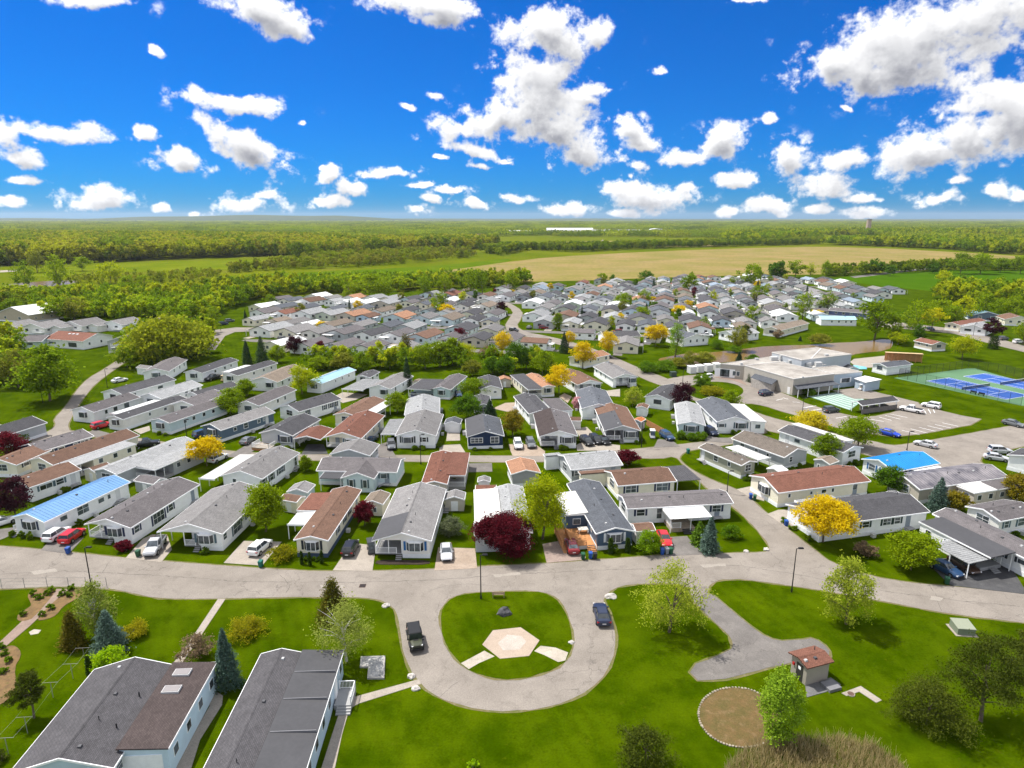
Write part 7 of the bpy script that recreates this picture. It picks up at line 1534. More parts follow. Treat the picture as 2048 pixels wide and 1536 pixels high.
            n=max(1,int((y1-ya)/2.6))
            for i in range(n):
                yy=ya+(y1-ya)*(i+.5)/n; xx=x0+.05 if side<0 else x1-.02
                m=MB().box(min(xx,xx+side*.05),max(xx,xx+side*.05),yy-.5,yy+.5,1.25,2.3); fo=m.build('window',TRIM(),root)
                MB().box(min(xx,xx+side*.065),max(xx,xx+side*.065),yy-.43,yy+.43,1.32,2.23).build('pane',glassmat(),fo)
            if x1-x0>2.4 and kind=='flat':
                fo=MB().box((x0+x1)/2-.65,(x0+x1)/2+.65,ya-.0,ya+.06,1.2,2.3).build('window',TRIM(),root); MB().box((x0+x1)/2-.58,(x0+x1)/2+.58,ya-.02,ya+.06,1.27,2.23).build('pane',glassmat(),fo)
        else:
            zo=z-.18; zl,zr=(zo,z) if side<0 else (z,zo)
            if side>0: x0=max(x0,hwx) if y0<l and kind=='awning' and y0>-.5 and y1<l+1 else x0
            elif y0>-.5: x1=min(x1,-hwx)
            if x1-x0<.5: continue
            if kind=='carport' and rc=='rbrown':
                r2,_,_=gable_roof(root,(x0+x1)/2,y0,y1,(x1-x0)/2,z,.25,roofmat(rc),'y',name='carport_roof')
            else:
                can=MB().hexa([(x0,y0,zl-.09),(x1,y0,zr-.09),(x1,y1,zr-.09),(x0,y1,zl-.09)],[(x0,y0,zl),(x1,y0,zr),(x1,y1,zr),(x0,y1,zl)]).build('canopy',roofmat(rc),root)
                sm=MB(); k=int((y1-y0)/.45)
                for i in range(1,k): yy=y0+(y1-y0)*i/k; sm.bar((x0,yy,zl+.015),(x1,yy,zr+.015),.04,.03)
                if k>1: o=sm.build('canopy_seams',roofmat(rc),can); o['kind']='stuff'
                MB().box(x0-.02,x1+.02,y0-.05,y0-.003,min(zl,zr)-.14,max(zl,zr)+.0).build('fascia',TRIM(),can)
            xo_=x0+.1 if side<0 else x1-.1; n=max(2,int((y1-y0)/2.6)+1)
            for i in range(n): post(root,xo_,y0+.1+(y1-y0-.2)*i/(n-1),0,zo-.1)
    if d.get('crossg'):
        x0,x1,y0,y1=d['crossg']; 
        gable_roof(root,0,x0,x1,(y1-y0)/2,ze-.1,.36,rm,'x',yc=(y0+y1)/2,name='gable_roof')
        yc=(y0+y1)/2; hl=(y1-y0)/2-.3
        MB().box(hwx,x1-.3,y0+.3,y1-.3,.0,ze-.2).extr([(-hl,ze-.22),(hl,ze-.22),(hl,ze-.12),(0,ze+.36*hl-.12),(-hl,ze-.12)],lambda u,z,t:(t,yc+u,z),x1-.42,x1-.3).build('gable_wall',wm,root)
        for yy in (yc-1.3,yc+1.3):
            fo=MB().box(x1-.33,x1-.24,yy-.4,yy+.4,.9,2.5).build('window',TRIM(),root); MB().box(x1-.3,x1-.22,yy-.33,yy+.33,.97,2.43).build('pane',glassmat(),fo)
            for s_ in(-1,1): MB().box(x1-.32,x1-.25,yy+s_*.62-.16,yy+s_*.62+.16,.85,2.55).build('shutter',paint('shutter_slate',SHUT['slate']),root)
    if d.get('deck'):
        MB().box(-w/2,0.2,-3.2,.2,.5,.66).build('deck_floor',pmat('deck_wood_grey',(.34,.28,.22),.8,.2,2),root)
        MB().box(-w/2+.05,.15,-3.15,.1,-.05,.5).build('deck_skirt',pmat('deck_wood',(.42,.20,.085),.8,.2,2),root)
        railing(root,(-w/2+.1,-3.1),(.1,-3.1),.66); railing(root,(-w/2+.1,-3.1),(-w/2+.1,0),.66); railing(root,(.1,-3.1),(.1,0.0),.66)
    if d.get('porchL'):
        steps(root,-w/2+.8,ins-.2,.65,1.0,4); railing(root,(-w/2+.2,ins-.3),(-w/2+.2,2.4),.6)
    if d.get('skyl'):
        for i in range(d['skyl']):
            x=-2+i*2.0; px,py,pz=fn(-1.9,rz-1.9*pitch,x) if axis=='x' else fn(x,rz-abs(x)*pitch,l*.3)
            MB().box(px-.4,px+.4,py-.55,py+.55,pz-.15,pz+.14).build('skylight',TRIM(),roof)
    if d.get('garage'):
        gx=w/2; gable_roof(root,gx+2.6,3.0,11,3.3,ze-.1,.3,rm,'y',name='garage_roof')
        MB().box(gx-.4,gx+5.6,3.35,10.7,-.1,ze-.2).extr([(-3.0,ze-.2),(3.0,ze-.2),(0,ze+.7)],lambda u,z,t:(gx+2.6+u,t,z),3.35,3.45).build('garage_wall',wm,root)
        MB().box(gx+.4,gx+4.8,3.26,3.36,.02,2.3).build('garage_door',TRIM(),root)
        MB().box(w*.05,w*.45,-.9,.35,1.0,1.12).build('balcony_floor',TRIM(),root); railing(root,(w*.05,-.85),(w*.45,-.85),1.1)
    if d.get('balc'):
        MB().box(-w*.3,w*.2,-1.3,ins,2.3,2.45).build('balcony_floor',TRIM(),root); railing(root,(-w*.3,-1.25),(w*.2,-1.25),2.45)
        for xx in(-w*.3,w*.2): post(root,xx,-1.25,0,4.2)
        MB().box(-w*.27,w*.17,ins-.06,ins+.02,.1,2.1).build('garage_door',paint('garage_grey',(.45,.44,.43)),root)
    if d.get('shed') and not d.get('fw'):
        MB().box(-.5,.5,ins-.05,ins+.02,.05,1.85).build('door',TRIM(),root)
    return root,roof,fn,rz
KEEP={}
for d in HOUSES:
    d=dict(d)
    KEEP[d['lab']]=(home(d),d)
# simple distant homes: wall, roof, door and windows
def far_home(x,y,r,w,l,roof,wall,lab):
    rnd=random.Random(int(x*7+y*13)); root=empty('mobile_home',(x,y,0),r); tag(root,lab,'mobile home','homes of the far rows')
    ze=2.95; pitch=.32; ins=.3; hw=w/2-ins; rz=ze+pitch*w/2; rm=roofmat(roof)
    fn=lambda u,z,t:(u,t,z)
    MB().extr(chevron(w/2,ze,rz,.2),fn,0,l).build('roof',rm,root)
    gz=ze+pitch*ins-.2
    mb=MB().box(-hw,hw,ins,l-ins,-.1,ze-.04); tri=[(-hw,ze-.06),(hw,ze-.06),(hw,gz),(0,rz-.2),(-hw,gz)]; mb.extr(tri,fn,ins,ins+.1); mb.extr(tri,fn,l-ins-.1,l-ins); mb.build('wall',wallmat(wall),root)
    g=glassmat()
    def win(face,u,bw,bh,zc_=1.9): face_box(MB(),face,w,l,ins,u,zc_,bw,bh,-.03,.05).build('window',g,root)
    ff='F' if math.cos(r)>0 else 'B'
    win(ff,-w*.2+rnd.uniform(-.3,.3),1.6,1.1); win(ff,w*.22,1.2,1.1)
    c,s=math.cos(r),math.sin(r); sd_='R' if c*(-x)+s*(-y)>0 else 'L'
    for i in range(3): win(sd_,l*(.2+.3*i)+rnd.uniform(-.6,.6),rnd.choice([.9,1.3]),.9)
    k=rnd.random()*.75
    if k<.45:
        s2=rnd.choice((-1,1)); y0=rnd.uniform(0,3); y1=y0+rnd.uniform(4,7); x0,x1=(w/2-.4,w/2+1.6) if s2>0 else (-w/2-1.6,-w/2+.4)
        MB().box(x0,x1,y0,y1,2.5,2.62).build('canopy',roofmat(rnd.choice(['white','whitemem','lgray',roof])),root)
        for yy in(y0+.1,y1-.1): post(root,x1-.1 if s2>0 else x0+.1,yy,0,2.5)
    elif k<.7:
        MB().box(-hw*.9,-.1,-2.2,ins,.0,.62).build('porch_floor',TRIM(),root)
        MB().box(-hw,0,-2.3,.2,2.5,2.62).build('porch_roof',roofmat(rnd.choice([roof,'white'])),root)
        for xx in(-hw+.1,-.15): post(root,xx,-2.1,.6,2.5)
    if rnd.random()<.5:
        yy=l*rnd.uniform(.3,.7); MB().box(.5,.85,yy-.2,yy+.2,rz-.45,rz+.05).build('roof_vent',paint('vent_grey',(.42,.42,.42)),root)
for a in FAR_HOMES: far_home(*a,HLAB[id(a)])
# ------------------------------------------------------------------ trees and shrubs
def leafmat(key,ca,cb_,trans=.35,rough=.6,gain=1.9):
    """leaf colour ranges between two tones by a per-leaf random value and a per-tree random value"""
    key='leaf_'+key
    if key in MATS: return MATS[key]
    m,nt,b=new_mat(key); L=nt.links.new
    at=nd(nt,'ShaderNodeAttribute',attribute_name='tone'); oi=nt.nodes.new('ShaderNodeObjectInfo')
    ad=nd(nt,'ShaderNodeMath',operation='MULTIPLY_ADD',inp={1:.45}); L(oi.outputs['Random'],ad.inputs[0]); ad.inputs[2].default_value=-.22
    a2=nd(nt,'ShaderNodeMath',operation='ADD',use_clamp=True); L(ad.outputs[0],a2.inputs[0]); L(at.outputs['Fac'],a2.inputs[1])
    if ca[1]>ca[2]*2.2 and ca[1]>ca[0] and key not in('leaf_birch','leaf_sparse','leaf_sparsenarrow'): ca=(ca[0]*1.04,ca[1],ca[2]*.3); cb_=(cb_[0]*1.06,cb_[1],cb_[2]*.3)
    ca=tuple(min(.8,v*gain) for v in ca); cb_=tuple(min(.8,v*gain) for v in cb_)
    mx=nd(nt,'ShaderNodeMix',data_type='RGBA'); L(a2.outputs[0],mx.inputs[0]); mx.inputs[6].default_value=ca+(1,); mx.inputs[7].default_value=cb_+(1,)
    L(mx.outputs[2],b.inputs['Base Color']); b.inputs['Roughness'].default_value=rough; b.inputs['Specular IOR Level'].default_value=.04
    tr=nt.nodes.new('ShaderNodeBsdfTranslucent'); L(mx.outputs[2],tr.inputs[0]); ms=nd(nt,'ShaderNodeMixShader',inp={0:trans}); L(b.outputs[0],ms.inputs[1]); L(tr.outputs[0],ms.inputs[2]); L(ms.outputs[0],nt.nodes['Material Output'].inputs[0])
    MATS[key]=m; return m
bark=lambda: pmat('bark',(.11,.085,.065),.9,.3,4,bump=.5,bscale=12)
birchbark=lambda: pmat('birch_bark',(.55,.52,.48),.8,.3,4)
LEAF=dict(round=((.062,.112,.006),(.150,.205,.010)),rounddark=((.022,.060,.010),(.060,.120,.014)),olive=((.075,.095,.030),(.155,.165,.050)),ygreen=((.12,.17,.008),(.27,.29,.012)),locust=((.46,.33,.006),(.70,.53,.008)),locust2=((.20,.22,.01),(.36,.33,.015)),
 crimson=((.075,.008,.014),(.20,.018,.030)),plum=((.028,.008,.014),(.065,.016,.024)),spruce=((.014,.030,.014),(.035,.060,.025)),cedar=((.035,.042,.014),(.105,.085,.028)),bronze=((.08,.085,.018),(.17,.13,.030)),sparse=((.12,.155,.010),(.25,.27,.028)),sparsenarrow=((.075,.14,.006),(.16,.235,.016)),pine=((.022,.036,.012),(.062,.080,.024)),
 bushround=((.035,.085,.010),(.085,.150,.014)),yellowbush=((.19,.18,.008),(.38,.31,.012)),twig=((.10,.07,.045),(.19,.14,.07)),juniper=((.085,.10,.010),(.24,.22,.018)),pink=((.30,.12,.14),(.5,.28,.28)),column=((.012,.028,.010),(.030,.055,.016)),willow=((.085,.115,.012),(.19,.21,.030)),birch=((.095,.125,.014),(.20,.225,.045)),bspruce=((.026,.050,.036),(.085,.125,.098)),pineb=((.022,.036,.012),(.065,.085,.024)),
 brightbush=((.10,.20,.008),(.22,.32,.012)),rhodo=((.045,.060,.028),(.13,.14,.075)),crimsonlow=((.075,.008,.014),(.22,.020,.035)),roundlow=((.05,.115,.008),(.12,.20,.012)),spruceg=((.035,.080,.020),(.10,.17,.045)))
CONIF={'spruce','bspruce','spruceg','cedar','column'}
LEAF['shrub']=((.03,.075,.010),(.11,.16,.016)); LEAF['tuft']=((.035,.075,.010),(.10,.16,.014))
LOW={'tuft','shrub','bushround','yellowbush','twig','juniper','pink','brightbush','rhodo','crimsonlow','roundlow','pineb'}
def leaf_mesh(name,C,size,rg,up=.35,flat=1.0,tone=None,aspect=.6):
    """rhombic leaves at centres C with sizes size; normals random with an upward bias"""
    n=len(C); nr=rg.normal(size=(n,3)); nr[:,2]=nr[:,2]*flat+up; nr/=np.linalg.norm(nr,axis=1)[:,None]
    t=rg.normal(size=(n,3)); a=np.cross(nr,t); a/=np.linalg.norm(a,axis=1)[:,None]+1e-9; b=np.cross(nr,a)
    s=np.asarray(size).reshape(-1,1)*rg.uniform(.65,1.25,(n,1))
    V=np.stack([C+a*s,C+b*s*aspect,C-a*s,C-b*s*aspect],1).reshape(-1,3)
    return mesh_from_quads(name,V,rg.uniform(0,1,n)*.75+.12 if tone is None else tone)
def mesh_from_quads(name,V,tone):
    n=len(V)//4; me=bpy.data.meshes.new(name); me.vertices.add(4*n); me.vertices.foreach_set('co',V.astype(np.float32).ravel()); me.loops.add(4*n); me.loops.foreach_set('vertex_index',np.arange(4*n,dtype=np.int32)); me.polygons.add(n); me.polygons.foreach_set('loop_start',np.arange(0,4*n,4,dtype=np.int32))
    at=me.attributes.new('tone','FLOAT','FACE'); at.data.foreach_set('value',np.asarray(tone,dtype=np.float32)); me.update(); return me
def crown_points(kind,h,r,n,rg):
    """leaf centres in metres: clumps spread through an uneven crown"""
    low=kind in LOW
    if kind in('spruce','bspruce','spruceg','cedar','column'):
        t=rg.power(1.7,n) if kind!='column' else rg.uniform(0,1,n); t=1-t if False else t
        z=h*(1-t*.95); prof=(1-z/h)**(.85 if kind!='column' else .25)*r+.06*r
        tiers=np.round((z/h)*13)/13; lob=1+.22*np.sin(np.round(z/h*13)*2.4+0)
        ang=rg.uniform(0,2*PI,n); arms=.82+.18*np.cos(ang*7+tiers*40)
        rad=prof*np.clip(rg.uniform(.25,1.0,n)**.5,0,1)*arms*(.85+.15*lob)
        z=z-rad*.16; P=np.stack([np.cos(ang)*rad,np.sin(ang)*rad,np.maximum(z,.06)],1)
        if kind!='column': P[:,:2]*=(1+.16*np.sin(ang*3+z/h*9+r)+.10*rg.normal(size=n))[:,None]; P[:,2]+=rg.normal(size=n)*h*.018; P[:,2]=np.maximum(P[:,2],.05)
        if kind=='cedar': P+=rg.normal(size=P.shape)*r*.12; P[:,2]=np.clip(P[:,2],.1,h*1.05)
        return P
    zb=(.02 if low else (.26 if kind in('pine','locust','locust2') else .06 if kind in('sparse','sparsenarrow','birch') else .16))*h; hz=(h-zb)/2; nc=int(max(10,min(90,n/36)))
    if kind=='pine': nc=46
    c=rg.normal(size=(nc,3)); c/=np.linalg.norm(c,axis=1)[:,None]; c*=(rg.uniform(.25,1,nc)**.45)[:,None]
    lump=1+.24*np.sin(3*np.arctan2(c[:,1],c[:,0])+rg.uniform(0,6))+.14*rg.normal(size=nc)
    c[:,:2]*=lump[:,None]
    # wider low, narrower top
    zz=c[:,2]; sh={'locust':1-.10*zz,'locust2':1-.1*zz,'sparse':1-.32*zz,'birch':1-.25*zz,'willow':1-.28*zz,'pine':1-.45*zz,'sparsenarrow':1-.30*zz}.get(kind,1-.20*zz)
    if kind=='birch': c[:,2]*=.92
    X=np.stack([c[:,0]*r*sh,c[:,1]*r*sh,zb+hz+c[:,2]*hz*.94],1)
    if kind=='pine': X+=np.array([.18*r,0,0])*np.sin(zz*3)[:,None]
    rc=r*{'sparse':.20,'birch':.22,'sparsenarrow':.26,'pine':.26,'locust':.24}.get(kind,.24)
    k=rg.integers(0,nc,n); off=rg.normal(size=(n,3))*rc*.62; off[:,2]*=.72*min(1.3,hz/r)
    if kind in('birch','willow'): off[:,2]-=np.abs(rg.normal(size=n))*rc*.55
    if kind=='pine': off[:,2]*=.5
    P=X[k]+off; P[:,:2]*=.84; P[:,2]=np.clip(P[:,2],.05,h*1.02); return P
def trunk_mesh(kind,h,r,rg,name='trunk'):
    mb=MB(); tr=max(.05,h*.018); top=h*.62
    if kind in CONIF: mb.tube((0,0,-.15),(0,0,h*.9),tr,.02,6); return mb
    lean=rg.normal(size=2)*.03*h; p=[(0,0,-.2),(lean[0]*.5,lean[1]*.5,h*.3),(lean[0],lean[1],top)]
    if kind in LOW and kind not in('crimsonlow','pineb'): tr*=.7
    mb.tube(p[0],p[1],tr*1.15,tr*.8,7,False); mb.tube(p[1],p[2],tr*.8,tr*.35,7)
    nb={'sparse':11,'birch':14,'twig':16,'pine':10}.get(kind,7)
    for i in range(nb):
        a=rg.uniform(0,2*PI); z0=rg.uniform(.18,.55)*h; f=z0/top; q0=(lean[0]*f,lean[1]*f,z0); rr=r*rg.uniform(.45,.85); z1=min(h*.95,z0+rg.uniform(.12,.36)*h)
        mid=(q0[0]+math.cos(a)*rr*.5,q0[1]+math.sin(a)*rr*.5,(z0+z1)/2+.03*h); mb.tube(q0,mid,tr*.42,tr*.26,5,False); mb.tube(mid,(q0[0]+math.cos(a)*rr,q0[1]+math.sin(a)*rr,z1),tr*.26,tr*.08,5,False)
    return mb
TCACHE={}
NLEAF=dict(sparse=.46,birch=.32,sparsenarrow=.8,twig=.5,pine=1.1,pineb=1.2,ygreen=.85,locust=.85,crimsonlow=1.5,willow=1.3,juniper=1.3)
def tree(kind,x,y,h,r,label,name):
    d=math.hypot(x,y); near=d<125
    # leaf size follows what the eye can still resolve at that distance
    if near: n=int(8200*NLEAF.get(kind,1)*min(1.6,max(.03,(h*r)/14))); ls=max(.12,.040*d/24)
    elif d<300: n=int(4600*NLEAF.get(kind,1)); ls=.036*r+.08
    else: n=int(1500*NLEAF.get(kind,1)); ls=.055*r+.12
    if kind in('juniper','bushround','rhodo','roundlow'): ls*=.75
    ks=kind
    if near: key=None
    else:
        v=random.randrange(3); asp=round(h/max(r,.1)*2)/2; key=(kind,v,asp,d<300)
    root=empty(name,(x,y,0)); tag(root,label,{'bush':'bush','shrub':'bush','garden_plant':'plant'}.get(name,'tree'),{'bush':'bushes of the park','garden_plant':'plants in the left flower beds','shrub':'shrubs at the front homes'}.get(name,'trees of the park'))
    if key is None or key not in TCACHE:
        rg=np.random.default_rng(int(abs(x*31+y*17))+1)
        hh,rr=h,r
        if key is not None: rr=4.0; hh=4.0*key[2]; sc=rr/r; ls2=ls*sc
        else: ls2=ls
        P=crown_points(kind,hh,rr,n,rg)
        if kind in CONIF: me=leaf_mesh('crown',P,np.full(n,ls2*1.1),rg,.8,.6,aspect=.42)
        elif kind in('pine','pineb'): me=leaf_mesh('crown',P,np.full(n,ls2),rg,.5,1,aspect=.38)
        else: me=leaf_mesh('crown',P,np.full(n,ls2),rg,1.0)
        tm=trunk_mesh(kind,hh,rr,rg).mesh('trunk')
        me.materials.append(leafmat(ks,*LEAF[kind],gain={'crimson':1.0,'crimsonlow':.9,'plum':1.05,'locust':1.12,'pine':1.35,'pineb':1.35}.get(kind,1.85),trans=.25 if kind in CONIF or kind in('pine','pineb') else .5)); tm.materials.append(birchbark() if kind in('birch',) else bark())
        if key is not None: TCACHE[key]=(me,tm,hh,rr)
    else: me,tm,hh,rr=TCACHE[key]
    a=link('crown',me,None,root); b=link('trunk',tm,None,root)
    if key is not None:
        for o in (a,b): o.scale=(r/rr,r/rr,h/hh)
        root.rotation_euler.z=random.uniform(0,6.28)
for t in TREES: tree(*t[:5],t[5] if len(t)>5 else TLAB[id(t)],KN[t[0]][0])
# ------------------------------------------------------------------ woods: trees nobody could count, instanced on points
def inside(px,py,pl):
    c=np.zeros(len(px),bool); n=len(pl)
    for i in range(n):
        x1,y1=pl[i]; x2,y2=pl[i-1]
        if y1==y2: continue
        c^=((y1>py)!=(y2>py))&(px<(x2-x1)*(py-y1)/(y2-y1)+x1)
    return c
PAL=dict(mix=[(.115,.150,.008),(.165,.185,.010),(.175,.175,.012),(.085,.125,.010),(.060,.095,.010)],bright=[(.11,.17,.008),(.155,.20,.010),(.075,.125,.008),(.175,.205,.014),(.06,.10,.010)],green=[(.070,.115,.010),(.10,.145,.010),(.05,.085,.010),(.115,.15,.016),(.075,.115,.010)],grey=[(.095,.12,.020),(.135,.155,.035),(.11,.145,.012),(.125,.135,.04),(.075,.10,.014)],far=[(.110,.160,.016),(.145,.190,.016),(.080,.125,.015),(.160,.195,.020),(.100,.145,.018)])
def wood_source(name,ci,col,seed,patch=0):
    rg=np.random.default_rng(seed); parts=[]; tones=[]
    if not patch:
        h=1.0; P=crown_points(['round','olive','ygreen','rounddark','sparsenarrow'][ci%5],10,3.6,520,rg)/10.; sz=np.full(len(P),.046)
    else:
        # a 70 m patch of closed canopy: separate crowns of uneven height
        L_=[];S_=[]
        for i in range(58):
            x,y=rg.uniform(-35,35,2); h=rg.uniform(9,17); r=rg.uniform(3,5.5); q=crown_points('round',h,r,62,rg); q[:,2]=np.maximum(q[:,2],h*.18); L_.append(q+np.array([x,y,0])); S_.append(np.full(62,1.15))
        P=np.concatenate(L_); sz=np.concatenate(S_)
    me=leaf_mesh(name,P,sz,rg,1.1); 
    c=col; me.materials.append(leafmat(name,tuple(v*.62 for v in c),tuple(v*1.5 for v in c),.5))
    return bpy.data.objects.new(name,me)
def scatter(name,label,pts,scl,rot,idx,sources):
    me=bpy.data.meshes.new(name); me.from_pydata([tuple(p) for p in pts],[],[])
    for nm,tp,vals in (('wscale','FLOAT',scl),('wrot','FLOAT',rot),('widx','INT',idx)):
        a=me.attributes.new(nm,tp,'POINT'); a.data.foreach_set('value',np.asarray(vals,dtype=np.float32 if tp=='FLOAT' else np.int32))
    ob=bpy.data.objects.new(name,me); COL.objects.link(ob); tag(ob,label,'woods',None,'stuff')
    col=bpy.data.collections.new(name+'_source')
    for o in sources: col.objects.link(o)
    ng=bpy.data.node_groups.new(name,'GeometryNodeTree'); ng.interface.new_socket('Geometry',in_out='INPUT',socket_type='NodeSocketGeometry'); ng.interface.new_socket('Geometry',in_out='OUTPUT',socket_type='NodeSocketGeometry')
    N=ng.nodes; L=ng.links.new; gi=N.new('NodeGroupInput'); go=N.new('NodeGroupOutput'); ip=N.new('GeometryNodeInstanceOnPoints'); ci=N.new('GeometryNodeCollectionInfo'); ci.inputs['Collection'].default_value=col; ci.inputs['Separate Children'].default_value=True
    def at(nm,tp): n=N.new('GeometryNodeInputNamedAttribute'); n.data_type=tp; n.inputs[0].default_value=nm; return n.outputs[0]
    cx=N.new('ShaderNodeCombineXYZ'); L(at('wrot','FLOAT'),cx.inputs[2]); sx=N.new('ShaderNodeCombineXYZ'); s=at('wscale','FLOAT'); [L(s,sx.inputs[i]) for i in range(3)]
    ip.inputs['Pick Instance'].default_value=True; L(gi.outputs[0],ip.inputs['Points']); L(ci.outputs[0],ip.inputs['Instance']); L(at('widx','INT'),ip.inputs['Instance Index']); L(cx.outputs[0],ip.inputs['Rotation']); L(sx.outputs[0],ip.inputs['Scale']); L(ip.outputs[0],go.inputs[0])
    md=ob.modifiers.new('instances','NODES'); md.node_group=ng; return ob
WSRC={p:[wood_source('%s_%d'%(p,i),i,c,50+i+7*len(p)) for i,c in enumerate(PAL[p])] for p in('mix','bright','green','grey')}
WLAB=['yellowing wood behind the left meadow','trees at the far left edge behind the barn','bright thicket along the back of the park','saplings on the bank left of the barn','grey green scrub across the middle meadow','trees behind the middle meadow','hedgerow along the back of the stubble field','tree belt behind the right of the stubble field','wood behind the right tree belt','thicket behind the right hand homes','hedge between the crop field and stubble field','scattered scrub on the left meadow','green thicket behind the centre block','thicket around the big willow','thicket at the left edge by the west road']
for i,(pl,sp,h0,h1,pal) in enumerate(ZONES):
    xs=[p[0] for p in pl]; ys=[p[1] for p in pl]; ar=(max(xs)-min(xs))*(max(ys)-min(ys)); n=int(min(60000,ar/(sp*sp)*1.15))
    px=RNG.uniform(min(xs),max(xs),n); py=RNG.uniform(min(ys),max(ys),n); k=inside(px,py,pl); px,py=px[k],py[k]
    patch=np.sin(px*.035+i)*np.cos(py*.022+1.3*i)*.5+.5; idx=np.clip((patch*3.2+RNG.uniform(0,2.0,len(px))).astype(int),0,4)
    scatter('woods',WLAB[i],np.stack([px,py,np.zeros(len(px))],1),RNG.uniform(h0,h1,len(px)),RNG.uniform(0,6.28,len(px)),idx,WSRC[pal])
FSRC=[wood_source('far_%d'%i,i,c,90+i,1) for i,c in enumerate(PAL['far'])]
fx=[];fy=[];yv=1150.
while yv<11000:
    st=62*(1+max(0,(yv-3500)/9000)); m=int(2*.86*yv/st)
    fx.append(np.linspace(-.86*yv,.86*yv,m)+RNG.uniform(-14,14,m)); fy.append(yv+RNG.uniform(-20,20,m)); yv+=st*(1 if yv<2600 else 1+(yv-2600)/1500)
fx=np.concatenate(fx); fy=np.concatenate(fy); keep=np.ones(len(fx),bool)
for g_ in FAR_GAPS:
    gx=np.array([p[0] for p in g_]); gy=np.array([p[1] for p in g_]); cx_,cy_=gx.mean(),gy.mean()
    big=[(cx_+(a-cx_)*1.0+(30 if a>cx_ else -30),b+(35 if b>cy_ else -45)) for a,b in zip(gx,gy)]
    keep&=~inside(fx,fy,big)
nb=(fy<1500)
# open country just behind the park: keep patches only where woods stand
keep&=~(nb&(fx>-260)&(fx<900)); keep&=~((fy<1900)&(np.sin(fx*.006+2)*np.sin(fy*.011)>.35)); keep&=~(np.sin(fx*.0031+1.1)*np.sin(fy*.0047+.4)>.40)
fx,fy=fx[keep],fy[keep]
t_=np.clip((np.sin(fx*.004+fy*.003)+1)*1.6+RNG.uniform(0,2,len(fx)),0,4.99).astype(int)
scatter('woods','unbroken green woodland reaching to the horizon',np.stack([fx,fy,np.zeros(len(fx))],1),RNG.uniform(.85,1.2,len(fx)),RNG.uniform(0,6.28,len(fx)),t_,FSRC)
# ------------------------------------------------------------------ vehicles
PAINT=dict(white=(.78,.78,.78),silver=(.46,.47,.49),grey=(.13,.14,.15),black=(.014,.014,.016),darkblue=(.012,.020,.050),midblue=(.022,.055,.125),royal=(.012,.05,.42),red=(.50,.012,.020),darkred=(.20,.012,.018),brown=(.055,.028,.018),olive=(.050,.055,.032),greygreen=(.06,.075,.075),tan=(.50,.37,.20),dark=(.05,.05,.05))
def carpaint(k): return pmat('car_'+k,PAINT[k],.28,.03,1,spec=.55)
blackp=lambda: pmat('black_plastic',(.016,.016,.018),.55,.1,3); rubber=lambda: pmat('rubber',(.018,.018,.018),.85,.1,3); rimm=lambda: pmat('rim_metal',(.42,.43,.45),.3,.1,3,metal=.8)
CAR=dict(
 sedan=dict(st=[(-2.33,.74,.36,.80),(-2.2,.87,.26,.99),(-1.35,.91,.20,1.03),(0,.92,.19,.99),(1.0,.92,.19,.95),(1.75,.89,.21,.86),(2.2,.80,.27,.72),(2.36,.66,.36,.58)],gh=(-1.95,1.02,-1.2,.16,.97,1.45,.80,.61),wb=1.38,wr=.33),
 suv=dict(st=[(-2.28,.80,.40,.92),(-2.18,.90,.30,1.10),(-1.35,.93,.24,1.12),(0,.94,.23,1.10),(.95,.93,.23,1.08),(1.75,.90,.25,1.00),(2.18,.83,.30,.86),(2.32,.70,.40,.66)],gh=(-2.16,1.12,-1.9,.30,1.07,1.70,.83,.66),wb=1.36,wr=.37),
 pickup=dict(st=[(-2.85,.90,.48,1.12),(-2.78,.95,.42,1.14),(-1.7,.97,.34,1.14),(0,.98,.33,1.14),(1.15,.97,.33,1.13),(2.1,.95,.34,1.10),(2.65,.90,.38,1.00),(2.85,.80,.48,.76)],gh=(-.75,1.30,-.55,.52,1.12,1.86,.86,.70),wb=1.80,wr=.42),
 jeep=dict(st=[(-1.95,.76,.50,1.10),(-1.88,.80,.48,1.14),(-1.0,.80,.46,1.14),(.1,.80,.46,1.12),(.55,.78,.46,1.12),(1.2,.70,.50,1.08),(1.75,.66,.52,1.04),(1.85,.62,.54,.98)],gh=(-1.90,.72,-1.86,.50,1.11,1.84,.78,.72),wb=1.2,wr=.42))
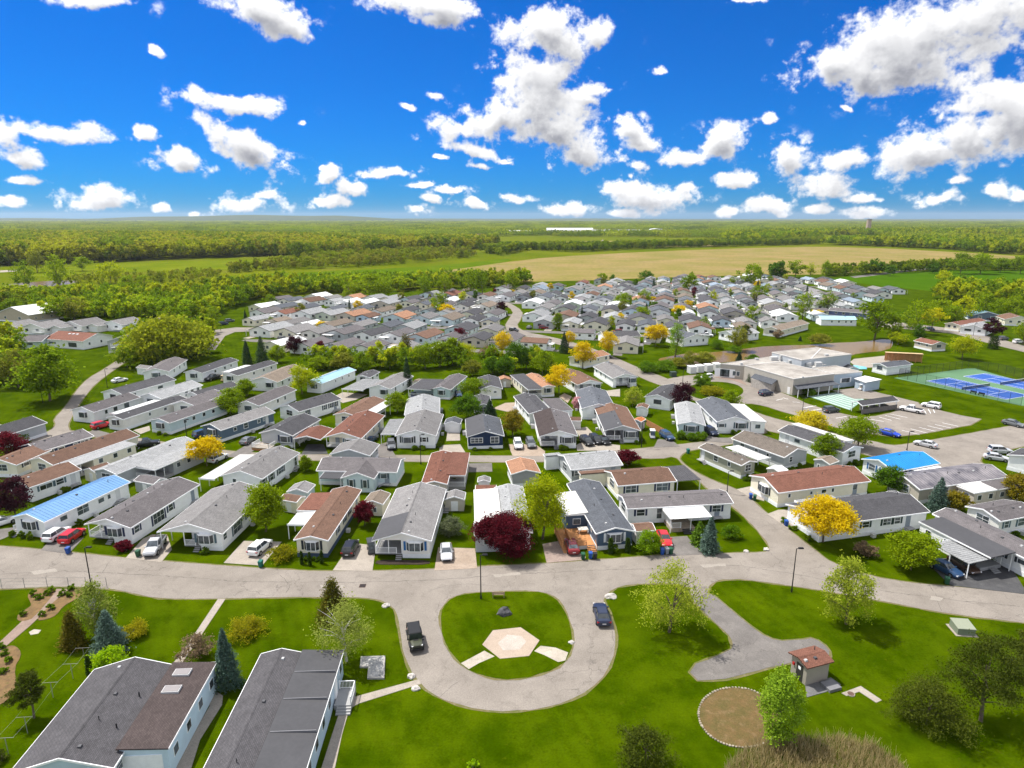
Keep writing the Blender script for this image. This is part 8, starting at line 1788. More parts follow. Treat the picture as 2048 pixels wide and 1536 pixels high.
def car_proto(typ):
    root=bpy.data.objects.new('parked_car',None); COL.objects.link(root); c=CAR[typ]; P=carpaint('white')
    mb=MB(); rings=[]
    for (x,w,zb,zt) in c['st']:
        pts=[(x,-w*.88,zb),(x,-w,zb+.18),(x,-w,zt-.2),(x,-w*.90,zt-.03),(x,-w*.5,zt+.03),(x,w*.5,zt+.03),(x,w*.90,zt-.03),(x,w,zt-.2),(x,w,zb+.18),(x,w*.88,zb)]
        rings.append(len(mb.v)); mb.v+=pts
    n=10
    for a,b in zip(rings,rings[1:]):
        for k in range(n): mb.f.append((a+k,b+k,b+(k+1)%n,a+(k+1)%n))
    mb.f.append(tuple(rings[0]+k for k in range(n))); mb.f.append(tuple(rings[-1]+k for k in range(n-1,-1,-1)))
    body=mb.build('body',P,root,smooth=False); me=body.data
    xr,xf,rr,rf,z0,z1,w0,w1=c['gh']
    glass=MB().hexa([(xr,-w0,z0-.05),(xf,-w0,z0-.05),(xf,w0,z0-.05),(xr,w0,z0-.05)],[(rr,-w1,z1-.03),(rf,-w1,z1-.03),(rf,w1,z1-.03),(rr,w1,z1-.03)]).build('window_glass',glassmat(),root)
    rm=blackp() if typ=='jeep' else P
    xm=(rr+rf)/2
    top=MB().hexa([(rr-.05,-w1-.02,z1-.05),(rf+.05,-w1-.02,z1-.05),(rf+.05,w1+.02,z1-.05),(rr-.05,w1+.02,z1-.05)],[(rr+.06,-w1+.08,z1+.03),(rf-.06,-w1+.08,z1+.03),(rf-.06,w1-.08,z1+.03),(rr+.06,w1-.08,z1+.03)]).build('roof_panel',rm,root)
    for s in (-1,1):
        for (a,b,wd) in (((xf-.02,s*(w0+.005),z0-.03),(rf,s*(w1+.005),z1-.02),.07),((xr+.02,s*(w0+.005),z0-.03),(rr,s*(w1+.005),z1-.02),.13 if typ!='sedan' else .09),((xm,s*(w0+.01),z0-.03),(xm-.05,s*(w1+.01),z1-.02),.07)):
            MB().bar(a,b,.05,wd).build('pillar',rm,root)
    for s in (-1,1):
        for sx in (1,-1):
            x=sx*c['wb']; w=max(q[1] for q in c['st']); wr=c['wr']; y0=s*(w-.20); y1=s*(w+.015)
            MB().tube((x,y0,wr),(x,y1,wr),wr*1.14,wr*1.14,14).build('wheel_arch',blackp(),root)
            ty=MB().tube((x,y0,wr),(x,s*(w+.035),wr),wr,wr,14).build('wheel',rubber(),root)
            MB().tube((x,y0,wr),(x,s*(w+.05),wr),wr*.60,wr*.56,10).build('rim',rimm(),ty)
        xl=c['st'][-2][0]; wl=c['st'][-2][1]; zl=c['st'][-2][3]
        MB().box(xl-.08,xl+.09,min(s*wl*.55,s*wl*.98),max(s*wl*.55,s*wl*.98),zl-.20,zl-.04).build('headlight',pmat('lamp_glass',(.75,.76,.78),.12,.05,3,spec=.6),root)
        xt=c['st'][1][0]; wt=c['st'][1][1]; zt=c['st'][1][3]
        MB().box(xt-.10,xt+.10,min(s*wt*.62,s*wt*1.01),max(s*wt*.62,s*wt*1.01),zt-.30,zt-.12).build('taillight',pmat('tail_red',(.35,.01,.012),.25,.05,3,spec=.5),root)
        MB().box(xf-.28,xf-.12,min(s*(w0+.05),s*(w0+.25)),max(s*(w0+.05),s*(w0+.25)),z0-.02,z0+.12).build('side_mirror',P if typ!='jeep' else blackp(),root)
    xa=c['st'][-1][0]; MB().box(xa-.10,xa+.03,-.55,.55,.36,.52).build('grille',blackp(),root)
    xb=c['st'][0][0]; MB().box(xb-.02,xb+.05,-.24,.24,.56,.68).build('number_plate',pmat('plate',(.7,.7,.72),.5,.05,3),root)
    if typ=='pickup':
        MB().box(-2.7,-.82,-.80,.80,.8,1.185).build('cargo_bed',blackp(),root)
    if typ=='jeep':
        MB().box(1.84,1.98,-.74,.74,.46,.66).build('bumper',blackp(),root); sp=MB().tube((-1.98,0,1.0),(-2.18,0,1.0),.40,.40,14).build('spare_wheel',rubber(),root)
        for s in(-1,1):
            for x in(1.2,-1.2): MB().box(x-.52,x+.52,min(s*.62,s*.95),max(s*.62,s*.95),.86,.95).build('fender',blackp(),root)
        for i in range(7): MB().box(1.84,1.88,-.36+.12*i-.03,-.36+.12*i+.03,.72,.98).build('grille_slot',blackp(),root)
        MB().box(.55,1.0,-.3,.3,1.12,1.15).build('hood_scoop',blackp(),root)
    return root
def cart_proto():
    root=bpy.data.objects.new('golf_cart',None); COL.objects.link(root); P=carpaint('white')
    MB().hexa([(-1.1,-.55,.25),(1.15,-.55,.25),(1.15,.55,.25),(-1.1,.55,.25)],[(-1.1,-.55,.62),(1.0,-.5,.72),(1.0,.5,.72),(-1.1,.55,.62)]).build('body',P,root)
    MB().box(-.55,.1,-.5,.5,.62,.85).build('seat',pmat('cart_seat',(.45,.40,.33),.7,.1,3),root); MB().box(-.62,-.5,-.5,.5,.85,1.25).build('backrest',pmat('cart_seat',(.45,.40,.33),.7,.1,3),root)
    MB().box(-1.0,.75,-.6,.6,1.80,1.87).build('roof_panel',P,root)
    for x,x2 in((-.9,-.85),(.85,.6)):
        for s in(-1,1): MB().bar((x,s*.5,.6),(x2,s*.52,1.8),.04,.04).build('post',blackp(),root)
    MB().hexa([(.86,-.48,.72),(.89,-.48,.72),(.89,.48,.72),(.86,.48,.72)],[(.62,-.48,1.78),(.65,-.48,1.78),(.65,.48,1.78),(.62,.48,1.78)]).build('windscreen',glassmat(),root)
    for sx in(.8,-.75):
        for s in(-1,1):
            w=MB().tube((sx,s*.42,.23),(sx,s*.6,.23),.23,.23,12).build('wheel',rubber(),root); MB().tube((sx,s*.42,.23),(sx,s*.615,.23),.12,.12,8).build('rim',rimm(),w)
    return root
PROTO={}; USED=set()
for (typ,pk,x,y,a,lab) in CARS+[(*c,FCLAB[id(c)]) for c in FAR_CARS]:
    if typ not in PROTO: PROTO[typ]=cart_proto() if typ=='cart' else car_proto(typ); r=PROTO[typ]
    else: r=copy_tree(PROTO[typ])
    r.location=(x,y,.045); r.rotation_euler=(0,0,a); tag(r,lab,'golf cart' if typ=='cart' else ('pickup truck' if typ=='pickup' else 'car'),'vehicles parked in the park')
    for ch in r.children:
        if ch.name.split('.')[0] in('body','roof_panel','pillar','side_mirror') and ch.data.materials[0].name.startswith('car_'):
            ch.material_slots[0].link='OBJECT'; ch.material_slots[0].material=carpaint(pk)
# ------------------------------------------------------------------ lamp posts and bins
def lamp(x,y,h,lab):
    h=min(max(h,4.5),8.5); r=empty('lamp_post',(x,y,0)); tag(r,lab,'lamp post','lamp posts'); k=blackp()
    MB().tube((0,0,-.2),(0,0,h-.15),.085,.06,8).build('pole',k,r); MB().tube((0,0,-.05),(0,0,.5),.13,.12,8).build('base_cover',k,r)
    MB().bar((0,0,h-.2),(.55,0,h-.12),.06,.06).build('arm',k,r); hd=MB().hexa([(.25,-.18,h-.16),(.95,-.18,h-.16),(.95,.18,h-.16),(.25,.18,h-.16)],[(.30,-.13,h),(.90,-.13,h),(.90,.13,h),(.30,.13,h)]).build('lamp_head',k,r)
    MB().box(.4,.85,-.11,.11,h-.19,h-.155).build('lens',pmat('lamp_glass',(.75,.76,.78),.12,.05,3,spec=.6),hd)
for a in LAMPS: lamp(*a)
BINC=dict(blue=(.015,.07,.30),green=(.012,.075,.035),teal=(.01,.12,.10),dark=(.02,.02,.022),grey=(.22,.24,.26))
for (x,y,c,lab) in BINS:
    r=empty('wheelie_bin',(x,y,.03),random.uniform(-.4,.4)); tag(r,lab,'bin','bins at the kerb'); m=paint('bin_'+c,BINC[c])
    MB().hexa([(-.22,-.25,.05),(.22,-.25,.05),(.22,.25,.05),(-.22,.25,.05)],[(-.29,-.34,.95),(.29,-.34,.95),(.29,.34,.95),(-.29,.34,.95)]).build('body',m,r)
    MB().hexa([(-.31,-.37,.95),(.31,-.37,.95),(.31,.37,.95),(-.31,.37,.95)],[(-.27,-.30,1.03),(.27,-.30,1.03),(.27,.33,1.06),(-.27,.33,1.06)]).build('lid',m,r)
    for s in(-1,1): MB().tube((s*.24,.3,.1),(s*.3,.3,.1),.1,.1,8).build('wheel',rubber(),r)
# ------------------------------------------------------------------ club building
def block(root,poly,z,wm,rm,par=.25,z0=-.1):
    if sum(a[0]*b[1]-b[0]*a[1] for a,b in zip(poly,poly[1:]+poly[:1]))<0: poly=poly[::-1]
    cx=sum(p[0] for p in poly)/len(poly); cy=sum(p[1] for p in poly)/len(poly)
    def sc(k): return [(cx+(x-cx)*k,cy+(y-cy)*k) for x,y in poly]
    b=MB().prism(poly,z0,z-par).build('wall',wm,root)
    MB().prism(sc(.975),z-par+.002,z-.12).build('roof_membrane',rm,root)
    o=sc(1.008); i=sc(.974); n=len(o); mb=MB(); k=len(mb.v)
    mb.v+=[(x,y,z-par-.02) for x,y in o]+[(x,y,z) for x,y in o]+[(x,y,z) for x,y in i]+[(x,y,z-par) for x,y in i]
    for q in range(n):
        for a in range(3): mb.f.append((a*n+q,a*n+(q+1)%n,(a+1)*n+(q+1)%n,(a+1)*n+q))
    mb.build('parapet',paint('coping',(.55,.53,.50)),root); return poly
def wall_item(root,name,a,b,t,wd,z0,z1,mat,out=.05,child=None):
    """panel on the wall line a->b (outside on the right-hand side)"""
    a,b=Vector(a),Vector(b); d=(b-a); L_=d.length; d.normalize(); n=Vector((d.y,-d.x)); p=a+d*L_*t
    q=[p-d*wd/2+n*out,p+d*wd/2+n*out,p+d*wd/2-n*.04,p-d*wd/2-n*.04]
    return MB().prism([tuple(v) for v in q],z0,z1).build(name,mat,root)
club=empty('club_building',(0,0,0)); tag(club,'large flat roofed club building with beige walls beside the pond','building')
cbw=pmat('club_beige',(.42,.39,.34),.8,.08,1,bump=.2,bscale=8); cgw=pmat('club_grey',(.47,.50,.53),.7,.06,1); clb=pmat('club_blue',(.38,.46,.54),.7,.06,1,wave=.3); mem=pmat('membrane',(.29,.26,.23),.95,.35,.18,fine=.12,bscale=2,rgb2=(.40,.375,.34)); mem2=pmat('membrane_pale',(.50,.48,.45),.95,.2,.3,fine=.1,bscale=2)
block(club,[(87.49,216.27),(106.14,224.75),(112.50,212.84),(92.13,203.77)],6.3,cgw,mem); block(club,[(67.16,205.88),(88.19,217.66),(87.88,209.46),(73.81,202.86)],4.6,cbw,mem)
block(club,[(73.41,201.81),(86.76,207.15),(96.29,190.29),(81.42,183.85)],5.0,cbw,mem); block(club,[(94.48,201.24),(103.33,204.20),(107.42,195.56),(97.25,192.02)],4.4,clb,mem)
block(club,[(88.70,210.99),(96.39,213.56),(101.53,206.62),(95.32,202.71)],4.2,cgw,mem2,.1)
MB().prism([(103.46,192.43),(104.27,187.34),(111.18,191.13),(108.58,196.01)],2.86,3.0).build('annex_roof',roofmat('white'),club); MB().prism([(103.86,192.30),(104.59,187.96),(110.66,191.13),(108.30,195.47)],-.1,2.86).build('annex_wall',clb,club)
pe=[(72.91,194.66),(76.15,185.96),(80.71,191.24),(77.01,199.72)]; MB().hexa([(x,y,2.6 if i in(0,1) else 3.5) for i,(x,y) in enumerate(pe)],[(x,y,2.75 if i in(0,1) else 3.65) for i,(x,y) in enumerate(pe)]).build('entry_roof',roofmat('slate'),club); MB().prism([(72.91,193.60),(76.53,186.94),(80.34,191.24),(76.75,198.74)],-.1,2.62).build('entry_wall',pmat('club_stone',(.38,.35,.32),.9,.25,2,bump=.6,bscale=5),club)
pc=[(81.71,184.47),(81.46,180.70),(96.34,186.53),(95.79,190.92)]; cn=MB().hexa([(x,y,2.5 if i in(1,2) else 2.85) for i,(x,y) in enumerate(pc)],[(x,y,2.6 if i in(1,2) else 2.95) for i,(x,y) in enumerate(pc)]).build('patio_canopy',roofmat('slate'),club)
for t in(0.02,.25,.5,.75,.98): post(club,pc[1][0]+(pc[2][0]-pc[1][0])*t,pc[1][1]+(pc[2][1]-pc[1][1])*t,0,2.5,TRIM(),.07)
wa,wb_=(67.16,205.88),(73.81,202.86)
sf=wall_item(club,'shop_front',wa,wb_,.20,6.2,.3,3.0,TRIM(),.06)
for i in range(4): wall_item(sf,'pane',wa,wb_,.20-.105+.07*i,1.35,.45,2.85,glassmat(),.08)
for t in(.60,.76): wn=wall_item(club,'window',wa,wb_,t,1.1,1.0,2.6,TRIM(),.05); wall_item(wn,'pane',wa,wb_,t,.92,1.1,2.5,glassmat(),.07)
ea,eb=(97.25,192.02),(107.42,195.56)
wn=wall_item(club,'window',ea,eb,.42,4.2,1.4,2.9,TRIM(),.05)
for i in range(3): wall_item(wn,'pane',ea,eb,.42-.088+.088*i,1.2,1.5,2.8,glassmat(),.07)
wall_item(club,'door',(73.41,201.81),(81.42,183.85),.93,1.0,0,2.2,paint('door_white',(.7,.7,.7)))
ca_,cb2=(81.42,183.85),(96.29,190.29)
wn=wall_item(club,'window',ca_,cb2,.5,5.5,.9,2.2,TRIM(),.05); wall_item(wn,'pane',ca_,cb2,.5,5.3,1.0,2.1,glassmat(),.07)
for i,(p,sx,sy,sz) in enumerate((((86.28,211.38),2.2,1.6,1.3),((89.84,212.67),2.4,1.8,1.5),((90.79,208.34),1.6,1.2,.9),((93.96,209.91),1.8,1.2,1.0),((94.62,204.51),1.6,1.4,.9),((97.90,204.51),2.0,1.4,1.1),((80.99,212.18),1.0,1.0,.7),((73.24,204.36),.8,.8,.8),((103.17,210.67),1.1,1.1,.6),((84.68,185.36),.5,.5,.4))):
    z=6.15 if i==8 else (4.9 if i==9 else 4.3 if i in(2,3,4,5) else 4.4)
    MB().box(p[0]-sx/2,p[0]+sx/2,p[1]-sy/2,p[1]+sy/2,z-.2,z+sz).build('rooftop_unit',paint('hvac',(.48,.48,.47)),club)
g0,g1=(95.97,205.81),(107.08,222.89); MB().bar((*g0,6.25),(*g1,6.25),.35,.15).build('roof_pipe',paint('coping',(.55,.53,.50)),club)
for i,p in enumerate(((59.70,212.02),(62.67,213.52),(65.94,214.73),(69.17,216.26))):
    r=empty('portable_unit',(p[0],p[1],0),.25); tag(r,['first','second','third','fourth'][i]+' white portable unit from the left by the club building','container','portable units')
    MB().box(-1.1,1.1,-1.2,1.2,.1,2.3).build('body',paint('unit_grey',(.55,.56,.56)),r); MB().box(-1.17,1.17,-1.27,1.27,2.3,2.42).build('lid',TRIM(),r)
    for k in range(-2,3): MB().box(k*.48-.04,k*.48+.04,-1.26,-1.2,.15,2.3).build('rib',TRIM(),r)
r=empty('utility_box',(*(52.41,207.25),0),.2); tag(r,'dark green utility box on the lawn by the portable units','utility box'); MB().box(-.9,.9,-.8,.8,0,1.5).build('body',paint('box_green',(.04,.06,.045)),r); MB().box(-.95,.95,-.85,.85,1.5,1.6).build('lid',paint('box_green',(.04,.06,.045)),r)
# shelter by the shuffleboard court
sl=[(91.12,168.38),(90.53,164.15),(102.57,168.89),(104.04,173.57)]; c0=Vector(((sl[0][0]+sl[1][0])/2,(sl[0][1]+sl[1][1])/2)); c1=Vector(((sl[2][0]+sl[3][0])/2,(sl[2][1]+sl[3][1])/2)); dv=(c1-c0); SL=dv.length; dv.normalize(); sw=abs((Vector(sl[1])-Vector(sl[0])).dot(Vector((dv.y,-dv.x))))
shel=empty('open_shelter',(c0.x,c0.y,0),math.atan2(dv.y,dv.x)-PI/2); tag(shel,'open shelter with dark gable roof and grey plank screens by the shuffleboard court','shelter')
gable_roof(shel,0,0,SL,sw/2,2.5,.42,roofmat('dgray'),'y')
for t in(.04,.5,.96):
    for s in(-1,1): post(shel,s*(sw/2-.25),SL*t,0,2.45,TRIM(),.07)
pk=pmat('plank_grey',(.17,.155,.145),.9,.25,3)
for i in range(int(SL/.5)): MB().box(sw/2-.22,sw/2-.16,.3+i*.5,.3+i*.5+.46,.05,1.35).build('plank',pk,shel)
for t in(.25,.5,.75): MB().box(-sw/2+.3,sw/2-.2,SL*t-.03,SL*t+.03,.05,1.5).build('partition',pk,shel)
for i in range(7):
    a,b=(86.50,182.82),(95.38,186.48); a2,b2=(91.07,169.41),(99.80,179.28); t=i/6
    p=Vector(a).lerp(Vector(b),t); q=Vector(a2).lerp(Vector(b2),t); o=MB().bar((p.x,p.y,.062),(q.x,q.y,.062),.16,.012).build('lane_line',TRIM()); o['kind']='structure'
# wooden screen by the pool
r=empty('wooden_screen',(*(140.55,230.67),0),.25-PI/6); tag(r,'reddish wooden privacy screen beside the pool','screen'); wd=pmat('deck_wood',(.42,.20,.085),.8,.2,2)
for i in range(-9,10): MB().box(i*.62-.28,i*.62+.28,-.06,.06,.1,2.9).build('board',wd,r)
for i in range(-3,4): MB().box(i*1.9-.1,i*1.9+.1,-1.5,-1.3,0,3.1).build('post',wd,r)
MB().box(-6,6,-1.55,.2,3.1,3.2).build('top_beam',pmat('deck_wood_pale',(.5,.36,.2),.8,.2,2),r)
# ------------------------------------------------------------------ tennis courts
bluec=groundmat('court_blue',(.030,.085,.30),(.038,.10,.35),(.025,.075,.27),.2,.5,6,.8)
def court(o,u,v,lab):
    o=Vector(o); W_,L_=10.97,23.77
    def P(a,b): q=o+u*a+v*b; return (q.x,q.y)
    s=sheet('court_surface',bluec,.062,[P(0,0),P(W_,0),P(W_,L_),P(0,L_)],skirt=False)
    def ln(a0,b0,a1,b1): 
        p,q=P(a0,b0),P(a1,b1); x=MB().bar((*p,.071),(*q,.071),.11,.01).build('court_line',TRIM()); x['kind']='structure'
    for a in(0,W_,1.37,W_-1.37): ln(a,0,a,L_)
    for b in(0,L_): ln(0,b,W_,b)
    for b in(L_/2-6.4,L_/2+6.4): ln(1.37,b,W_-1.37,b)
    ln(W_/2,L_/2-6.4,W_/2,L_/2+6.4)
    c=o+u*(W_/2)+v*(L_/2); n=empty('tennis_net',(c.x,c.y,0),math.atan2(u.y,u.x)); tag(n,lab,'net','tennis nets')
    MB().box(-6.4,6.4,-.02,.02,.06,.95).build('netting',wiremat('net_mesh',(.02,.03,.05),.5),n); MB().box(-6.4,6.4,-.035,.035,.92,1.0).build('headband',TRIM(),n)
    for s_ in(-1,1): MB().tube((s_*6.4,0,0),(s_*6.4,0,1.1),.05,.05,8).build('post',blackp(),n)
def wiremat(key,rgb,alpha):
    """wire mesh seen from afar: the open part of the weave lets light through"""
    if key in MATS: return MATS[key]
    m,nt,b=new_mat(key); b.inputs['Base Color'].default_value=rgb+(1,); b.inputs['Roughness'].default_value=.7; t=nt.nodes.new('ShaderNodeBsdfTransparent'); ms=nd(nt,'ShaderNodeMixShader',inp={0:alpha}); nt.links.new(t.outputs[0],ms.inputs[1]); nt.links.new(b.outputs[0],ms.inputs[2]); nt.links.new(ms.outputs[0],nt.nodes['Material Output'].inputs[0]); MATS[key]=m; return m
q0=Vector((130.94,201.05)); q1=Vector((140.51,204.98)); q2=Vector((139.92,179.81))
cv=(q2-q0).normalized(); cu=Vector((-cv.y,cv.x)); 
if cu.dot(q1-q0)<0: cu=-cu
court(q0,cu,cv,'net across the nearer blue tennis court'); court(Vector((146.86,207.23)),cu,cv,'net across the farther blue tennis court')
cf=empty('court_fence',(0,0,0)); tag(cf,'tall black chain link fence around the tennis courts','fence')
def fence_run(root,pts,h,sp,pm,mm,pr=.045):
    for a,b in zip(pts,pts[1:]):
        a,b=Vector(a),Vector(b); L_=(b-a).length; n=max(1,round(L_/sp))
        for i in range(n+1):
            p=a.lerp(b,i/n); MB().tube((p.x,p.y,-.1),(p.x,p.y,h),pr,pr,6).build('post',pm,root)
        MB().bar((a.x,a.y,h),(b.x,b.y,h),.05,.05).build('top_rail',pm,root)
        if mm: MB().quad((a.x,a.y,.05),(b.x,b.y,.05),(b.x,b.y,h-.03),(a.x,a.y,h-.03)).build('wire_mesh',mm,root)
cm=wiremat('chain_link',(.02,.025,.025),.22)
fence_run(cf,[(139.90,173.10),(124.75,205.42),(138.24,211.20),(155.88,218.39),(161.95,212.81),(164.38,201.48)],3.0,3.0,blackp(),cm)
for i,p in enumerate(((135.06,185.39),(136.04,183.35))):
    r=empty('court_bench',(p[0],p[1],.05),math.atan2(cv.y,cv.x)); tag(r,('left' if i==0 else 'right')+' one of two dark benches inside the near court fence','bench','court benches')
    MB().box(-.9,.9,-.2,.2,.42,.47).build('seat',blackp(),r); MB().box(-.9,.9,.2,.25,.5,.9).build('backrest',blackp(),r)
    for s in(-.7,.7): MB().box(s-.04,s+.04,-.2,.22,0,.42).build('leg',blackp(),r)
# parking bay lines
for a,b in zip([(89.46,158.48),(91.84,160.35),(95.03,162.26),(97.41,163.81),(99.44,164.87),(94.65,151.40),(97.46,152.54),(100.21,153.69),(103.08,154.98),(105.56,156.05),(108.24,157.38),(79.89,171.03),(80.05,168.24),(83.39,161.30),(110.75,169.07),(112.28,169.63),(113.31,169.07),(77.63,181.03),(78.63,176.72),(78.95,170.79),(80.56,168.15),(74.66,178.31)],[(91.24,156.96),(94.10,158.48),(96.66,159.41),(99.44,160.35),(102.11,161.87),(96.91,148.07),(99.50,149.17),(102.30,150.56),(105.04,152.08),(107.68,153.11),(110.40,154.51),(83.49,172.82),(83.59,169.98),(87.01,162.90),(108.95,165.00),(110.43,165.53),(111.91,166.20),(78.58,179.39),(80.42,176.19),(82.54,172.59),(83.98,169.61),(77.19,179.94)]):
    o=MB().bar((*a,.058),(*b,.058),.13,.008).build('parking_line',TRIM()); o['kind']='structure'
# ------------------------------------------------------------------ cracks and repairs of the front road
def crack(pts,seed,wd=.05):
    rg=random.Random(seed); q=[]
    for a,b in zip(pts,pts[1:]):
        n=max(2,int(math.hypot(b[0]-a[0],b[1]-a[1])/.6))
        for i in range(n): t=i/n; q.append((a[0]+(b[0]-a[0])*t+rg.uniform(-.1,.1),a[1]+(b[1]-a[1])*t+rg.uniform(-.13,.13)))
    v=[];f=[]
    for i in range(len(q)-1):
        (x0,y0),(x1,y1)=q[i],q[i+1]; L_=math.hypot(x1-x0,y1-y0)+1e-6; w_=wd*rg.uniform(.3,1.1)/2; nx,ny=-(y1-y0)/L_*w_,(x1-x0)/L_*w_; k=len(v); v+=[(x0-nx,y0-ny,.0245),(x1-nx,y1-ny,.0245),(x1+nx,y1+ny,.0245),(x0+nx,y0+ny,.0245)]; f.append((k,k+1,k+2,k+3))
    me=bpy.data.meshes.new('road_crack'); me.from_pydata(v,[],f); o=link('road_crack',me,pmat('crack_tar',(.075,.068,.062),.9,.3,2)); o['kind']='structure'
for i,l_ in enumerate(([(-75.42,84.96),(-66.05,86.06),(-52.30,84.96),(-38.60,83.21),(-22.92,82.95),(-10.26,83.61),(-1.01,84.96),(12.90,86.34),(22.48,86.63),(33.15,87.77),(41.61,84.96),(50.33,81.02),(59.14,78.57),(68.60,76.81)],[(-59.50,85.51),(-60.13,87.77),(-60.43,89.54)],[(-15.10,83.61),(-14.16,82.04),(-14.49,81.02)],[(-7.75,60.09),(-6.56,61.80),(-5.29,63.43)],[(8.96,67.54),(10.42,67.36),(11.69,67.08)],[(-11.37,81.02),(-8.71,82.30),(-3.10,82.56)],[(58.75,82.30),(57.86,79.53),(56.22,75.56)],[(12.55,71.72),(12.32,68.95),(11.75,67.54)],[(-33.52,84.96),(-31.20,82.30),(-31.06,79.78)],[(32.21,122.95),(35.38,121.64),(37.21,114.30),(40.08,108.77)])): crack(l_,i+2,.09 if i==0 else .06)
for i,l_ in enumerate(([(-2.82,84.96),(1.17,85.78),(1.30,85.09),(-2.44,84.28)],[(27.95,87.77),(31.80,88.21),(31.72,87.48),(28.11,87.05)],[(57.18,79.53),(58.44,79.05),(57.57,78.21),(56.38,78.69)],[(-70.33,85.92),(-67.25,86.77),(-66.32,85.92),(-69.02,85.09)],[(-26.99,82.30),(-23.47,82.30),(-23.28,81.53),(-26.63,81.53)])): sheet('road_patch',groundmat('patch_pale',(.26,.235,.205),(.29,.262,.23),(.22,.20,.175),.5,1.2,9),.0252,ragged(l_,.08,.6),skirt=False)
# ------------------------------------------------------------------ front lawn furniture
b=empty('park_bench',(*(-1.84,79.29),.05),PI); tag(b,'weathered wooden bench on the loop island facing the front road','bench'); bw=pmat('bench_wood',(.30,.22,.15),.8,.2,3)
for i in range(4): MB().box(-.85,.85,-.2+i*.13,-.1+i*.13,.43,.47).build('seat_slat',bw,b)
for i in range(3): MB().box(-.85,.85,.30+i*.03,.34+i*.03,.55+i*.15,.66+i*.15).build('back_slat',bw,b)
for s in(-.75,.75):
    MB().box(s-.05,s+.05,-.2,-.1,0,.43).build('leg',bw,b); MB().bar((s,.28,0),(s,.38,.98),.09,.07).build('leg',bw,b); MB().box(s-.05,s+.05,-.22,.32,.62,.67).build('armrest',bw,b)
def rock(name,p,sx,sy,sz,mat,lab,seed):
    import bmesh
    bm=bmesh.new(); bmesh.ops.create_icosphere(bm,subdivisions=3,radius=1); rg=random.Random(seed); d=[Vector((rg.uniform(-1,1),rg.uniform(-1,1),rg.uniform(-.4,1))).normalized() for _ in range(14)]
    for v in bm.verts:
        n=v.co.normalized(); k=1-.28*max(0,max(n.dot(q) for q in d)-.86)/.14+.05*math.sin(7*n.x+seed)*math.cos(5*n.y); v.co=Vector((n.x*sx*k,n.y*sy*k,max(-.25,n.z*k)*sz))
    me=bpy.data.meshes.new(name); bm.to_mesh(me); bm.free(); o=link(name,me,mat,None,(p[0],p[1],.05)); tag(o,lab,'rock','rocks of the lawn'); return o
rg_=pmat('rock_dark',(.075,.075,.08),.85,.45,3,bump=.8,bscale=6); rl=pmat('rock_pale',(.46,.43,.40),.85,.3,4,bump=.6,bscale=8)
rock('boulder',(-1.04,75.34),1.05,.8,.95,rg_,'large dark boulder on the loop island',1)
for i,(p,s,lab) in enumerate((((-16.75,77.16),.5,'pale rock at the corner of the left lawn and the loop'),((-11.29,63.26),.45,'pale rock above the footpath by the loop'),((-10.51,61.33),.45,'pale rock below the footpath by the loop'),((13.41,79.29),.7,'grey rock behind the dark blue sedan'),((36.14,91.68),.4,'pale rock on the corner lawn beside the road'),((39.54,92.31),.45,'pale rock at the tip of the corner lawn'),((25.13,76.24),.2,'small dark stone on the paved path edge'),((7.22,69.34),.35,'small rock at the right rim of the loop island'))): rock('rock',p,s*1.2,s,s*.8,rl if i!=6 else rg_,lab,i+3)
pl=[(-17.72,66.56),(-14.88,66.69),(-14.27,62.86),(-16.17,62.86),(-16.47,64.76),(-17.43,64.76)]; r=empty('planter_bed',(0,0,0)); tag(r,'L shaped pale stone planter with white gravel beside the birch','planter')
MB().prism(pl[::-1],-.05,.22).build('kerb',pmat('planter_stone',(.36,.345,.32),.9,.15,2),r); cx_=sum(p[0] for p in pl)/6; cy_=sum(p[1] for p in pl)/6
MB().prism([(-17.47,66.36),(-15.03,66.46),(-14.50,63.14),(-16.04,63.14),(-16.36,65.01),(-17.27,65.01)][::-1],.20,.245).build('gravel',groundmat('planter_gravel',(.33,.325,.31),(.40,.395,.38),(.05,.05,.05),1.2,2.2,14,1.,0,.9),r)
t=[(55.76,72.73),(54.99,71.17),(56.67,70.79),(57.37,72.73)]; r=empty('transformer_box',(0,0,0)); tag(r,'grey green transformer box on the right lawn by the road','utility box')
tb=[(54.97,71.31),(55.20,71.16),(57.22,71.11),(57.85,72.03)]; c_=Vector(((t[0][0]+t[2][0])/2,(t[0][1]+t[2][1])/2)); r.location=(c_.x,c_.y,0); r.rotation_euler.z=-.12
MB().hexa([(-1.05,-1.0,0),(1.05,-1.0,0),(1.05,1.0,0),(-1.05,1.0,0)],[(-1.0,-.95,.85),(1.0,-.95,.85),(1.0,.95,1.05),(-1.0,.95,1.05)]).build('body',paint('box_sage',(.17,.20,.14)),r); MB().hexa([(-1.08,-1.03,.85),(1.08,-1.03,.85),(1.08,1.03,1.05),(-1.08,1.03,1.05)],[(-1.04,-1.0,.93),(1.04,-1.0,.93),(1.04,1.0,1.13),(-1.04,1.0,1.13)]).build('lid',paint('box_sage2',(.24,.26,.19)),r); MB().box(-1.3,1.3,-1.25,1.25,-.05,.06).build('pad',sheetmat('concrete'),r)
